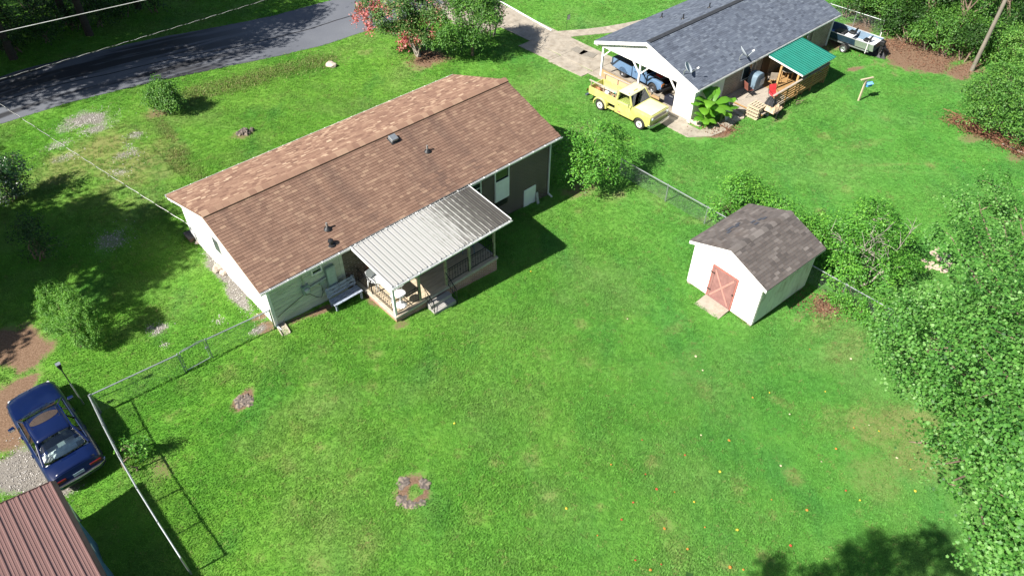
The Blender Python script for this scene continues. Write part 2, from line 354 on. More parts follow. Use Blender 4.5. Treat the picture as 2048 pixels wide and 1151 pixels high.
# road
asp = NT('asphalt').set(.85, 0, .3); co = asp.pos(); lc = asp.tc('Object')
c = asp.ramp(asp.noise(co, .35, 4), [(.3, (.095, .102, .120)), (.7, (.120, .128, .146))])
c = asp.mix(.5, c, asp.ramp(asp.noise(co, 55, 2, .8), [(.2, .5), (.8, 1.4)]), 'MULTIPLY')
st = asp.noise(lc, .55, 5, .6, (.11, 1.6, 1)); sp = asp.n('SeparateXYZ'); asp.l(lc, sp.inputs[0])
near = asp.ramp(asp.math('MULTIPLY_ADD', sp.outputs[0], -.06), [(.1, 0.), (.5, 1.)])
c = asp.mix(asp.math('MULTIPLY', asp.ramp(st, [(.50, 0.), (.58, .9)]), near), c, (.013, .013, .015))      # black tyre and tar streaks by the drive mouth
# long tar seam down the middle
wv = asp.math('ADD', sp.outputs[1], asp.math('MULTIPLY', asp.noise(lc, .25, 2), .5)); sd = asp.math('ABSOLUTE', asp.math('SUBTRACT', wv, asp.math('MULTIPLY_ADD', sp.outputs[0], -.055)))
seam = [n for n in asp.t.nodes if n.type == 'MATH' and n.operation == 'MULTIPLY_ADD'][-1]; seam.inputs[2].default_value = 22.55
c = asp.mix(asp.ramp(sd, [(.03, 1.), (.09, 0.)]), c, (.014, .014, .016)); asp.col(c); asp.bump(asp.noise(co, 60, 2), .4, .01)
xs = np.concatenate([np.arange(-110, -16, 4), np.arange(-16, 16, .7), np.arange(16, 110, 4)]); V = []; F = []
for i, x in enumerate(xs):
    for k in range(9):
        y = ry0(x)+(ry1(x)-ry0(x))*k/8; e = (random.random()-.5)*.09 if k in (0, 8) else 0
        a = fr(C1, YAW1, x, y); V.append((x, y+e, float(terr(*a))+.022+.03*(1-((k-4)/4)**2)))
        if i and k: b = (i-1)*9+k-1; F.append((b, b+9, b+10, b+1))
road = fast('road', V, F, asp.m, smooth=True); road.location = (C1[0], C1[1], 0); road.rotation_euler = (0, 0, YAW1)
tag(road, 'grey asphalt road with black tar streaks along the front lawn', 'road', kind='structure')
# neighbour's concrete drive, walk and apron, slab by slab
drive = empty('driveway', W2(1.8, 8), YAW2); tag(drive, 'stained concrete driveway leading to the carport', 'driveway', kind='structure')
def slab(poly, h=.06, name='slab', par=drive, org=(1.8, 8), mt=conc):
    mb = MB(); mb.prism([(p[0]-org[0], p[1]-org[1]) for p in poly], -.05, h, 2); return mb.build(name, mt, par, bevel=.012)
for i in range(6):
    y0, y1 = 4.32+i*3.0, 4.32+i*3.0+2.985; e = .18*max(0, i-1)
    slab([(.35-e, y0), (2.75, y0), (2.75, y1), (.25-e, y1)], .05)
for i in range(3): slab([(.35-2.2, 13.4+i*2.99), (.3-.18*(2+i), 13.4+i*2.99), (.3-.18*(2+i), 13.4+(i+1)*2.99-.02), (-2.2, 13.4+(i+1)*2.99-.02)], .03)
for i in range(2): slab([(-.75, 4.33+i*3), (.26, 4.33+i*3), (.26, 4.33+i*3+2.98), (-.95, 4.33+i*3+2.98)], .035)
walk = empty('garden_walk', W2(5, 8.3), YAW2); tag(walk, 'curved concrete walk leaving the driveway beside the grey roofed house', 'path', kind='structure')
pts = [(2.77, 10.1, 8.9), (3.6, 9.6, 8.5), (4.6, 9.0, 7.9), (6.0, 8.35, 7.2), (7.5, 7.8, 6.6), (9.5, 7.2, 6.0)]
for (xa, ta, ba), (xb, tb, bb_) in zip(pts, pts[1:]): slab([(xa+.01, ba), (xb, bb_), (xb, tb), (xa+.01, ta)], .045, 'slab', walk, (5, 8.3))
apron = empty('carport_floor', W2(3, 0), YAW2); tag(apron, 'stained concrete floor and apron of the open carport', 'floor', kind='structure')
for a, b in ((-.12, 2.9), (2.915, 5.6)):
    for y0, y1 in ((-3.98, -1.2), (-1.185, 1.55), (1.565, 4.3)): slab([(a, y0), (b, y0), (b, y1), (a, y1)], .05, 'slab', apron, (3, 0))
slab([(-1.3, -4.9), (-.14, -5.75), (-.14, -1.9), (-1.3, -1.9)], .04, 'slab', apron, (3, 0))
slab([(-.13, -5.75), (1.1, -6.0), (1.3, -5.1), (-.13, -4.9)], .04, 'slab', apron, (3, 0)); slab([(1.32, -5.9), (3.5, -5.75), (3.5, -4.9), (1.32, -5.1)], .035, 'slab', apron, (3, 0))

# ------------------------------------------------------------------ blades of grass on the lawn
gm = NT('grass_blades').set(.6, 0, .25); c, n2, n3, n4 = lawn_color(gm, True)
c = gm.mix(gm.attr('dryness', True), c, (.20, .17, .075))
iv = gm.attr('tone', True); c = gm.mix(1., c, gm.ramp(iv, [(0, 1.0), (1, 1.95)]), 'MULTIPLY'); gm.col(c)
tr = gm.n('BsdfTranslucent'); gm.l(c, tr.inputs[0]); mx = gm.n('MixShader'); mx.inputs[0].default_value = .5
gm.l(gm.b.outputs[0], mx.inputs[1]); gm.l(tr.outputs[0], mx.inputs[2]); gm.l(mx.outputs[0], gm.out.inputs[0])
mb = MB()
for k in range(16):
    a = random.random()*6.28; r = .11*math.sqrt(random.random()); bx, by = r*math.cos(a), r*math.sin(a)
    h = random.uniform(.018, .046); w = random.uniform(.008, .014); d = random.random()*6.28; ln = random.uniform(.5, 1.6)*h
    px_, py_ = math.cos(d)*w, math.sin(d)*w; tx, ty = -math.sin(d)*ln, math.cos(d)*ln
    mb.add([(bx-px_, by-py_, 0), (bx+px_, by+py_, 0), (bx+px_*.7+tx*.45, by+py_*.7+ty*.45, h*.7), (bx-px_*.7+tx*.45, by-py_*.7+ty*.45, h*.7), (bx+tx, by+ty, h)], [(0, 1, 2, 3), (3, 2, 4)])
tuft = bpy.data.objects.new('grass_tuft', mb.mesh('grass_tuft', gm.m, fix=False))
sp0 = .118; gxx, gyy = np.meshgrid(np.arange(-34, 42, sp0), np.arange(7, 62, sp0)); N = gxx.size
px = gxx.ravel()+rng.uniform(-.5, .5, N)*sp0; py = gyy.ravel()+rng.uniform(-.5, .5, N)*sp0; pz = terr(px, py)
u, v, d = proj(px, py, pz)
ok = (u > -160) & (u < 2208) & (v > -110) & (v < 1300)
ok &= rng.random(N) < np.clip(1.3-d/80, .5, 1)
lx, ly = L1v(px, py)
ok &= ~((ly > ry0(lx)-.02) & (ly < ry1(lx)+.02)) & ~((np.abs(lx) < 7.95) & (np.abs(ly) < 3.86)) & ~((lx > -4.1) & (lx < 1.75) & (ly < -3.8) & (ly > -6.9)) & ~((lx > -2.5) & (lx < -1.25) & (ly < -6.8) & (ly > -7.45))
hx, hy = L2v(px, py)
ok &= ~((hx > -.1) & (hx < 15.8) & (np.abs(hy) < 4.1)) & ~((hx > .1) & (hx < 2.8) & (hy > 4) & (hy < 23)) & ~((hx > -1.35) & (hx < 3.55) & (hy < -1.9) & (hy > -5.9)) & ~((hx > 3.6) & (hx < 10.8) & (hy < -3.8) & (hy > -6.7))
ok &= ~((hx > -2.2) & (hx < .3) & (hy > 13) & (hy < 23)) & ~((hx > -.95) & (hx < .3) & (hy > 4.3) & (hy < 10.4)) & ~((hx > 2.7) & (hx < 9.5) & (np.abs(hy-np.interp(hx, [2.7, 3.6, 6, 9.5], [9.5, 9.05, 7.8, 6.6])) < .62))
sx_, sy_ = LSv(px, py); ok &= ~((np.abs(sx_) < 1.8) & (sy_ > .02) & (sy_ < 4))
px, py, pz = px[ok], py[ok], pz[ok]
d_, g_, y_, w_ = masks(px, py); keep = (np.maximum(d_, g_) < rng.uniform(.25, .62, len(px)))
keep &= rng.random(len(px)) > y_*.5
px, py, pz, y_, w_ = px[keep], py[keep], pz[keep], y_[keep], w_[keep]
me = bpy.data.meshes.new('lawn_grass'); me.vertices.add(len(px)); me.vertices.foreach_set('co', np.stack([px, py, pz+.012], 1).astype(np.float32).ravel())
def pattr(nm, a): t = me.attributes.new(nm, 'FLOAT', 'POINT'); t.data.foreach_set('value', np.asarray(a, dtype=np.float32))
rnd = rng.random(len(px)); cl = vnoise(px, py, .33); pattr('tone', np.clip(.1+.65*rnd+.22*(cl-.35), 0, 1)); pattr('dryness', np.clip(y_*.8*rng.random(len(px))+w_*.75*rng.random(len(px))+(rng.random(len(px)) < .035)*.5, 0, .9))
pattr('size', np.clip(.75+.55*rng.random(len(px))+w_*.9+.5*(vnoise(px+9, py, 1.2)-.5), .5, 2.4)); pattr('spin', rng.random(len(px))*6.283)
me.materials.append(gm.m)
grass = tag(link(bpy.data.objects.new('lawn_grass', me)), 'short mown grass blades covering the lawns', 'grass', kind='stuff')
ng = bpy.data.node_groups.new('grass_scatter', 'GeometryNodeTree')
ng.interface.new_socket('Geometry', in_out='INPUT', socket_type='NodeSocketGeometry'); ng.interface.new_socket('Geometry', in_out='OUTPUT', socket_type='NodeSocketGeometry')
gi, go = ng.nodes.new('NodeGroupInput'), ng.nodes.new('NodeGroupOutput'); ip = ng.nodes.new('GeometryNodeInstanceOnPoints')
mp_ = ng.nodes.new('GeometryNodeMeshToPoints'); oi = ng.nodes.new('GeometryNodeObjectInfo'); oi.inputs['Object'].default_value = tuft
def na(nm):
    n = ng.nodes.new('GeometryNodeInputNamedAttribute'); n.data_type = 'FLOAT'; n.inputs['Name'].default_value = nm; return n.outputs[0]
cx = ng.nodes.new('ShaderNodeCombineXYZ'); ng.links.new(na('spin'), cx.inputs[2])
ng.links.new(gi.outputs[0], mp_.inputs['Mesh']); ng.links.new(mp_.outputs[0], ip.inputs['Points']); ng.links.new(oi.outputs['Geometry'], ip.inputs['Instance'])
ng.links.new(cx.outputs[0], ip.inputs['Rotation']); ng.links.new(na('size'), ip.inputs['Scale']); ng.links.new(ip.outputs[0], go.inputs[0])
md = grass.modifiers.new('scatter', 'NODES'); md.node_group = ng
# ------------------------------------------------------------------ shingled roofs
def shingles(par, mat, x0, x1, ylow, zlow, yhigh, zhigh, tabw, exp, near, name='shingle', variants=9, th=.014, seedoff=0, xs_skip=None):
    """tabs laid in courses on a slope that rises from (ylow, zlow) to (yhigh, zhigh); 'near' of them are objects, the rest one mesh"""
    rr = random.Random(77+seedoff); L = math.hypot(yhigh-ylow, zhigh-zlow); sy = 1 if yhigh > ylow else -1
    ang = math.atan2(zhigh-zlow, abs(yhigh-ylow)); n = int(math.ceil(L/exp)); metas = []
    for j in range(n):
        off = (rr.random()*.8 if j % 2 else rr.random()*.8+.5)*tabw; x = x0-off
        while x < x1:
            w = tabw*rr.choice((.8, 1, 1, 1.2)); a, b = max(x, x0), min(x+w, x1)
            if b-a > .05: metas.append((j, a, b, min(1, max(0, rr.gauss(.5, .22)))))
            x += w
    def tab(mb, cx, s, w, t, full, lift=0):
        ln = exp*1.25 if not full else exp; d = s+ln/2
        # local slab tilted so that its lower edge stands proud
        e = ang-math.atan2(th*.9, ln)
        mb.box((cx, ylow+sy*d*math.cos(ang), zlow+d*math.sin(ang)+th*.9+lift), (w-.006, ln, th), (e*sy, 0, 0), t)
    wide = {}
    metas.sort(key=lambda m: (m[0], m[1])); ind = []; rest = MB()
    full = [m for m in metas if abs((m[2]-m[1])-tabw) < 1e-3]
    chosen = set(id(m) for m in full[:near])
    meshes = []
    for k in range(variants):
        mb = MB(); ln = exp*1.25; mb.box((0, 0, 0), (tabw-.006, ln, th), None, k/(variants-1)); meshes.append(mb.mesh(name, mat))
    e = ang-math.atan2(th*.9, exp*1.25)
    for m in metas:
        j, a, b, t = m; s = j*exp-.02
        if j == n-1: s = min(s, L-exp*1.2)
        if id(m) in chosen:
            d = s+exp*1.25/2
            obj(name, meshes[int(t*(variants-1)+.5)], par, ((a+b)/2, ylow+sy*d*math.cos(ang), zlow+d*math.sin(ang)+th*.9), (e*sy, 0, 0))
        else: tab(rest, (a+b)/2, s, b-a, t, False)
    o = rest.build('shingle_courses', mat, par, fix=False); o['kind'] = 'stuff'; return o

brown_sh = shinglemat('brown_shingles', [(0, (.150, .089, .064)), (.35, (.185, .112, .080)), (.65, (.210, .130, .093)), (1, (.275, .182, .126))], .62, (.085, .055, .045), (1.1, .12, .12))
tan_sh = shinglemat('tan_sunlit_shingles', [(0, (.14, .078, .056)), (.3, (.20, .115, .082)), (.6, (.26, .158, .11)), (.8, (.34, .225, .155)), (1, (.45, .33, .23))], .1, (.16, .10, .08))  # front slope's brighter look in glancing sun is put into these tan tabs
brick1 = smat_brick('brown_brick', (.06, .042, .032), (.12, .082, .06), (.36, .33, .29), 1.5)
redbrick = smat_brick('red_brick', (.30, .13, .085), (.40, .20, .13), (.46, .42, .37))
siding = plain('green_grey_siding', (.52, .54, .44), .7, var=.12, vs=1.5, bump=.15, dirt=(.14, .125, .09), dfac=.5, stretch=(.6, 1, 3))
pboxm = plain('grey_green_box', (.26, .32, .30), .5, .2, var=.15)
deckm = woodmat('porch_boards', (.46, .38, .27), .25, stretch=(1, 10, 10))
postm = plain('mossy_post', (.24, .24, .15), .8, var=.5, vs=7, dirt=(.5, .5, .42), dfac=.6)

H1 = empty('brick_house', (C1[0], C1[1], 0), YAW1, 'long brick ranch house with brown shingle roof and white metal porch roof', 'house')
WX, WY, EX, EY, ZE, ZR, RY = 7.936, 3.844, 8.294, 4.19, 2.373, 3.786, -.105
zroof = lambda y: ZE+(ZR-ZE)*((y+EY)/(EY+RY) if y < RY else (EY-y)/(EY-RY))
top = zroof(-WY)-.16
MB().bb((-4.45, -WY, -1.75), (WX-.2, -WY+.2, top)).build('wall', brick1, H1)
MB().bb((-WX, WY-.2, -1.75), (WX-.2, WY, top)).build('wall', brick1, H1)
def gable(x0, x1): return MB().prism([(-WY, -1.75), (WY, -1.75), (WY, top), (RY, ZR-.17), (-WY, top)], x0, x1, 0)
gable(WX-.2, WX).build('wall', brick1, H1)
gw = MB().prism([(-WY+.03, -.25), (WY-.03, -.25), (WY-.03, top), (RY, ZR-.17), (-WY+.03, top)], -WX, -WX+.2, 0).build('gable_wall', white, H1)
MB().bb((-WX-.012, -WY+.02, -.5), (-WX+.19, WY-.02, -.251)).build('foundation', redbrick, H1)
for k in range(13):                                                   # lap boards of the white end wall
    z0 = -.24+k*.19
    if z0+.19 < top: MB().box((-WX-.014, 0, z0+.095), (.018, 2*WY-.08, .186), (0, R(-2.5), 0)).build('siding_board', white, gw)
# sided left part of the back wall
MB().bb((-WX+.2, -WY+.03, -.6), (-4.452, -WY+.2, top)).build('wall', siding, H1)
for k in range(12):
    z0 = -.30+k*.215; h = min(.211, top-z0)
    if h > .05: MB().box(((-WX-4.55)/2, -WY+.017, z0+h/2), (WX-4.55, .018, h), (R(2.2), 0, 0)).build('siding_board', siding, H1)
MB().bb((-4.60, -WY-.02, -.40), (-4.452, -WY+.03, top)).build('corner_board', siding, H1)
MB().bb((-WX-.03, -WY-.02, -.3), (-WX+.09, -WY+.0, top)).build('corner_board', white, H1)
MB().bb((-WX+.1, -WY-.03, -.62), (-4.46, -WY+.02, -.31)).build('foundation', redbrick, H1)
# roof deck, fascia, gutters
rt = MB(); T = .10
rt.prism([(-EY, ZE-T), (RY, ZR-T), (EY, ZE-T), (EY, ZE), (RY, ZR), (-EY, ZE)], -EX, EX, 0)
roof1 = rt.build('roof', brown_sh, H1)
shingles(roof1, brown_sh, -EX, EX, -EY, ZE, RY, ZR, .25, .150, 300, th=.022)
shingles(roof1, tan_sh, -EX, EX, EY, ZE, RY, ZR, .25, .15, 0, seedoff=5, th=.02)
for k in range(55):                                                   # ridge caps
    x = -EX+.15+k*.302
    MB().prism([(RY-.21, ZR-.04), (RY, ZR+.045), (RY+.21, ZR-.04), (RY+.21, ZR+.03), (RY, ZR+.115), (RY-.21, ZR+.03)], x-.15, x+.148, 0, tint=random.uniform(.35, .8)).build('ridge_cap', tan_sh, roof1)
for sx in (-1, 1):
    a = MB(); a.prism([(-EY+.02, ZE-.21), (RY, ZR-.21), (EY-.02, ZE-.21), (EY-.02, ZE-T-.002), (RY, ZR-T-.002), (-EY+.02, ZE-T-.002)], sx*(EX-.025), sx*EX, 0); a.build('bargeboard', trimw, roof1)
for sy in (-1, 1):
    MB().bb((-EX+.03, sy*(EY-.03), ZE-.2), (EX-.03, sy*(EY-.005), ZE-T-.002)).build('fascia', trimw, roof1)
    MB().bb((-EX+.03, sy*(WY+.001), ZE-.215), (EX-.03, sy*(EY-.031), ZE-.20)).build('soffit', trimw, roof1)
    gt = MB(); y0 = sy*EY
    gt.prism([(y0, ZE-.12), (y0+sy*.09, ZE-.12), (y0+sy*.12, ZE-.02), (y0+sy*.108, ZE-.02), (y0+sy*.082, ZE-.11), (y0+sy*.008, ZE-.11), (y0+sy*.008, ZE-.03), (y0, ZE-.03)], -EX-.03, EX+.03, 0)
    gu = gt.build('gutter', metalw, roof1)
    gh = None
    for k in range(21):
        x = -EX+.4+k*.79
        b = MB().bar((x, y0+sy*.0, ZE-.018), (x, y0+sy*.125, ZE-.012), .035, .018)
        if gh is None: gh = b.mesh('gutter_strap', metalw); gx0 = x
        obj('gutter_strap', gh, gu, (x-gx0, 0, 0)) if sy < 0 else b.build('gutter_strap', metalw, gu)
# downspouts
ds = MB(); ds.bar((WX-.05, -EY-.06, ZE-.12), (WX-.05, -WY-.06, ZE-.38), .07, .055); ds.bar((WX-.05, -WY-.06, ZE-.36), (WX-.05, -WY-.06, -1.12), .075, .06); ds.bar((WX-.05, -WY-.06, -1.10), (WX+.02, -WY-.30, -1.26), .075, .06); ds.build('downspout', metalw, H1)
ds = MB(); ds.bar((-WX-.08, -EY-.06, ZE-.12), (-WX-.03, -WY-.06, ZE-.4), .07, .055); ds.bar((-WX-.03, -WY-.06, ZE-.38), (-WX-.03, -WY-.06, .06), .075, .06); ds.bar((-WX-.03, -WY-.06, .08), (-WX+.02, -WY-.34, -.02), .075, .06); ds.build('downspout', metalw, H1)
# roof vents
vent = MB(); vy = -.62; vz = zroof(vy)
vent.box((.83, vy, vz+.03), (.46, .46, .03), (math.atan((ZR-ZE)/EY), 0, 0)); vo = vent.build('roof_vent', black, roof1)
MB().box((.83, vy, vz+.13), (.36, .34, .17), (math.atan((ZR-ZE)/EY), 0, 0)).build('vent_cover', galv, vo, bevel=.02)
for x, y in ((1.81, -1.85), (-4.45, -3.08)):
    z = zroof(y); b = MB(); b.lathe([(.19, 0), (.17, .04), (.06, .13)], 12, (x, y, z)); o = b.build('vent_pipe', black, roof1, smooth=True)
    MB().tube([(x, y, z+.1), (x, y, z+.33)], .045, 10).build('pipe', plain('grey_pipe', (.20, .19, .18), .6), o, smooth=True)
z = zroof(-3.77); MB().lathe([(.19, 0), (.17, .03), (.09, .05), (.09, .17), (.13, .18), (.11, .25), (.03, .28)], 14, (-4.75, -3.77, z)).build('vent_cap', black, roof1, smooth=True)
# windows on the back and in the end wall
def window(par, x0, x1, z0, z1, y, panel=None, nm='window'):
    f = MB(); w = .055
    for a, b in (((x0, z0), (x1, z0+w)), ((x0, z1-w), (x1, z1)), ((x0, z0+w+.001), (x0+w, z1-w-.001)), ((x1-w, z0+w+.001), (x1, z1-w-.001))): f.bb((a[0], y-.05, a[1]), (b[0], y+.04, b[1]))
    zm = z0+(z1-z0)*.62; f.bb((x0+w, y-.03, zm-.02), (x1-w, y+.03, zm+.02)); o = f.build(nm, trimw, par)
    MB().bb((x0+w, y-.008, z0+w), (x1-w, y+.012, z1-w)).build('pane', darkglass, o)
    if panel: MB().bb((x0+w*.5, y-.075, z0+.01), (x1-w*.4, y-.052, z0+(z1-z0)*panel)).build('panel', white, o)
    return o
o = window(H1, 4.16, 5.10, .15, 1.96, -WY-.002, .66); tag(o, 'tall back window with its lower half covered by a white panel')
MB().bb((4.2, -WY-.03, -.22), (5.0, -WY+.01, .04)).build('vent_grille', black, H1)
window(H1, -5.95, -5.45, 1.60, 1.95, -WY-.03)
window(H1, -.7, .5, .9, 1.9, -WY-.002); window(H1, 2.5, 3.3, .9, 1.9, -WY-.002)
dr = MB().bb((-3.4, -WY-.05, .06), (-2.5, -WY+.02, 2.0)).build('door', plain('brown_door', (.22, .085, .055), .5), H1); MB().lathe([(.03, 0), (.04, .03), (.02, .05)], 8, (-2.58, -WY-.06, 1.0), Euler((R(90), 0, 0)).to_matrix()).build('door_knob', chrome, dr)
f = MB(); f.bb((-WX-.05, .06, 1.30), (-WX-.025, .70, 2.1)); o = f.build('window', trimw, H1); MB().bb((-WX-.062, .11, 1.35), (-WX-.051, .65, 2.05)).build('pane', darkglass, o)
for k in range(5): MB().bb((-WX-.07, .11, 1.46+k*.12), (-WX-.0625, .65, 1.475+k*.12)).build('louvre', galv, o)
cd = MB().bb((6.15, -WY-.04, -1.22), (6.98, -WY-.001, -.12)).build('crawl_space_door', white, H1, bevel=.008); tag(cd, 'white crawl space door low in the brick wall'); 
MB().bar((6.95, -WY-.3, -1.28), (7.03, -WY-.06, -.62), .16, .025, up=(0, -1, .3)).build('board', plain('grey_board', (.4, .4, .38), .8), cd)
# electrical gear
o = MB().bb((-5.36, -WY-.17, .55), (-4.92, -WY-.002, 1.66)).build('electric_panel', pboxm, H1, bevel=.012); MB().bb((-5.34, -WY-.176, .60), (-4.94, -WY-.171, 1.60)).build('cover', plain('pale_green_cover', (.33, .42, .40), .5, .2), o)
o = MB().bb((-6.52, -WY-.15, .90), (-6.18, -WY-.002, 1.32)).build('electric_meter', pboxm, H1, bevel=.01); MB().lathe([(.12, 0), (.12, .05), (.10, .1), (.05, .12)], 14, (-6.35, -WY-.15, 1.1), Euler((R(90), 0, 0)).to_matrix()).build('meter_dial', plain('meter_glass', (.45, .48, .47), .2), o, smooth=True)
MB().tube([(-6.38, -WY-.06, 1.33), (-6.38, -WY-.06, 2.1)], .03, 8).build('conduit', galv, H1); MB().tube([(-6.16, -WY-.06, 1.08), (-5.38, -WY-.06, 1.14)], .045, 8).build('conduit', galv, H1)
MB().bb((-5.72, -WY-.12, .93), (-5.52, -WY-.003, 1.12)).build('junction_box', pboxm, H1)
cab = [(-WX+.15, -WY-.03, .42), (-7.1, -WY-.03, .66), (-6.5, -WY-.03, .83), (-6.2, -WY-.03, .70), (-5.95, -WY-.03, .35), (-5.75, -WY-.03, .20), (-5.62, -WY-.03, .45), (-5.62, -WY-.03, .92)]
MB().tube(cab, .011, 5).build('wire', black, H1)
# porch: slab, brick base, boards, posts, rails, steps, metal roof
PX0, PX1, PY0, PY1, PZf = -4.05, 1.70, -6.86, -WY-.001, .04
o = MB().bb((PX0+.05, PY0+.06, -1.3), (PX1-.05, PY1, PZf-.121)).build('porch_base', redbrick, H1)
slabm = plain('porch_concrete', (.38, .35, .29), .85, var=.2, vs=3, bump=.3, dirt=(.2, .17, .12), dfac=.6)
ps = MB().bb((PX0, PY0, PZf-.12), (PX1, PY1, PZf)).build('porch_slab', slabm, H1, bevel=.015)
for k in range(13):
    y = PY0+.14+k*.222
    if y+.1 < PY1: MB().bb((PX0+.12, y-.105, PZf+.002), (PX1-.12, y+.105, PZf+.022)).build('floor_board', deckm, ps)
posts = [(-3.95, -6.72), (-2.66, -6.72), (-1.22, -6.72), (.10, -6.72), (1.56, -6.72)]
rz = lambda y: 2.335-(2.335-2.085)*((-4.19-y)/2.87)
for i, (x, y) in enumerate(posts):
    MB().bb((x-.05, y-.05, PZf+.003), (x+.05, y+.05, rz(y)-.15)).build('porch_post', trimw if i == 0 else postm, H1)
rl = MB()
def rail(a, b, n, name='railing', h=.82, zl=None, drop=0.):
    a, b = Vector(a), Vector(b); r = MB(); up = Vector((0, 0, 1))
    o = r.bar(a+up*h, b+up*h, .03, .022).build(name, black, H1); MB().bar(a+up*(h-.12), b+up*(h-.12), .014, .014).build('lower_rail', black, o); MB().bar(a+up*.1, b+up*.1, .022, .016).build('lower_rail', black, o)
    for k in range(n+1):
        p = a.lerp(b, k/n); big = k in (0, n)
        m = MB().bar(p+up*(.0 if big else .1), p+up*h, .024 if big else .012, .024 if big else .012).build('baluster', black, o)
        if k % 2 and not big: MB().box(p+up*.42, (.045, .02, .045), (0, R(45), 0)).build('ornament', black, o)
    return o
zf = PZf+.023
rail((-3.95, -6.62, zf), (-3.95, -5.05, zf), 11); rail((-3.95, -5.0, zf), (-3.95, -4.0, zf), 7)
rail((-3.88, -6.72, zf), (-2.73, -6.72, zf), 8); rail((-1.16, -6.72, zf), (.04, -6.72, zf), 8); rail((.16, -6.72, zf), (1.50, -6.72, zf), 9); rail((1.60, -6.6, zf), (1.60, -4.0, zf), 16)
st = MB(); zg = -.50
for k, z in enumerate((-.125, -.305)):
    MB().bb((-2.46, PY0-.29*(k+1)-.012, -.8), (-1.30, PY0-.29*k-.013, z)).build('porch_step', plain('step_concrete', (.30, .29, .27), .85, var=.2, vs=3, bump=.3), H1, bevel=.012)
for x in (-2.5, -1.26):
    r = MB(); r.bar((x, -6.74, .86), (x, -7.48, .32), .03, .022); r.bar((x, -7.48, .32), (x, -7.48, -.55), .025, .025); r.bar((x, -6.9, .24), (x, -7.46, -.2), .02, .016); o = r.build('step_railing', black, H1)
    for t in (.2, .4, .6, .8): MB().bar((x, -6.76-.7*t, .17-.4*t), (x, -6.76-.7*t, .83-.52*t), .012, .012).build('baluster', black, o)
# the metal roof, pan by pan
pm = NT('weathered_porch_metal').set(.55, .0, .4); co = pm.tc('Object'); sp = pm.n('SeparateXYZ'); pm.l(co, sp.inputs[0])
d1 = pm.noise(co, 2.6, 6, .75, (2.6, .35, .35)); d2 = pm.noise(co, 16, 5, .75, (1, .22, .22)); d3 = pm.noise(co, .5, 2)
side = pm.ramp(pm.math('MULTIPLY_ADD', sp.outputs[0], .17), [(.10, .0), (.42, .16), (.80, .50)])
s_ = pm.math('ADD', pm.math('ADD', pm.math('MULTIPLY', d1, .5), pm.math('MULTIPLY', d2, .55)), side); s_ = pm.math('SUBTRACT', s_, pm.math('MULTIPLY', pm.attr('tint'), .13))
k = pm.ramp(s_, [(.60, (.31, .31, .30)), (.70, (.26, .26, .245)), (.80, (.10, .097, .088)), (1., (.045, .042, .038))]); pm.col(k)
proof = empty('tmp', (0, 0, 0)); bpy.data.objects.remove(proof)
PRX0, PRX1, PRY = -4.16, 2.24, -7.06; npan = 26; pw = (PRX1-PRX0)/npan; sl_ = math.atan2(.25, 2.87); yh = -EY-.005
pr = MB().bb((PRX0, PRY-.03, rz(PRY)-.16), (PRX1, PRY, rz(PRY)-.03)).build('porch_roof', metalw, H1)
for k in range(npan):
    x0 = PRX0+k*pw; pan = MB()
    prof = [(0, -.02), (.006, .05), (.03, .05), (.04, -.004), (.5*pw+.01, .0), (.5*pw+.018, .008), (.5*pw+.034, .008), (.5*pw+.042, 0), (pw-.012, 0), (pw-.006, -.02)]
    vs = []; fs = []
    for j, (y, z) in enumerate(((yh, rz(yh)+.0), (PRY-.05, rz(PRY-.05)))):
        vs += [(x0+a, y, z+b) for a, b in prof]
    n = len(prof); fs = [(i, i+1, n+i+1, n+i) for i in range(n-1)]
    vs += [(a, b, c-.006) for a, b, c in vs]; m2 = 2*n; fs += [(m2+i, m2+n+i, m2+n+i+1, m2+i+1) for i in range(n-1)]; fs += [(n+i, n+i+1, m2+n+i+1, m2+n+i) for i in range(n-1)]
    rib = [f for i, f in enumerate(fs) if i in (0, 1, 2)]; pan.add(vs, fs[3:], 0.); pan.add(vs, rib, 1.); pan.build('roof_pan', pm.m, pr, fix=False)
MB().bb((PRX0-.02, yh-.03, rz(yh)+.035), (PRX1+.02, yh+.10, rz(yh)+.062)).build('flashing', galv, pr)
for x in (PRX0-.022, PRX1+.002): MB().prism([(yh, rz(yh)-.1), (yh, rz(yh)+.03), (PRY-.06, rz(PRY-.06)+.03), (PRY-.06, rz(PRY-.06)-.1)], x, x+.02, 0).build('side_trim', metalw, pr)
g_ = MB(); y0 = PRY-.05; zz = rz(y0)
g_.prism([(y0, zz-.10), (y0-.08, zz-.10), (y0-.10, zz-.015), (y0-.09, zz-.015), (y0-.072, zz-.09), (y0-.006, zz-.09), (y0-.006, zz-.012), (y0, zz-.012)], PRX0-.02, PRX1+.02, 0); go_ = g_.build('gutter', metalw, pr)
for k in range(12): MB().bar((PRX0+.2+k*.55, y0, zz-.006), (PRX0+.2+k*.55, y0-.105, zz-.004), .03, .014).build('gutter_strap', metalw, go_)
MB().bar((-3.95, y0-.02, zz-.10), (-3.95, -6.79, zz-.35), .06, .045).build('gutter_outlet', metalw, pr)
for k in range(6):
    x = PRX0+.1+k*1.23; MB().bar((x, -WY-.02, rz(-WY)-.1), (x, PRY+.02, rz(PRY)-.1), .045, .11).build('rafter', postm, pr)

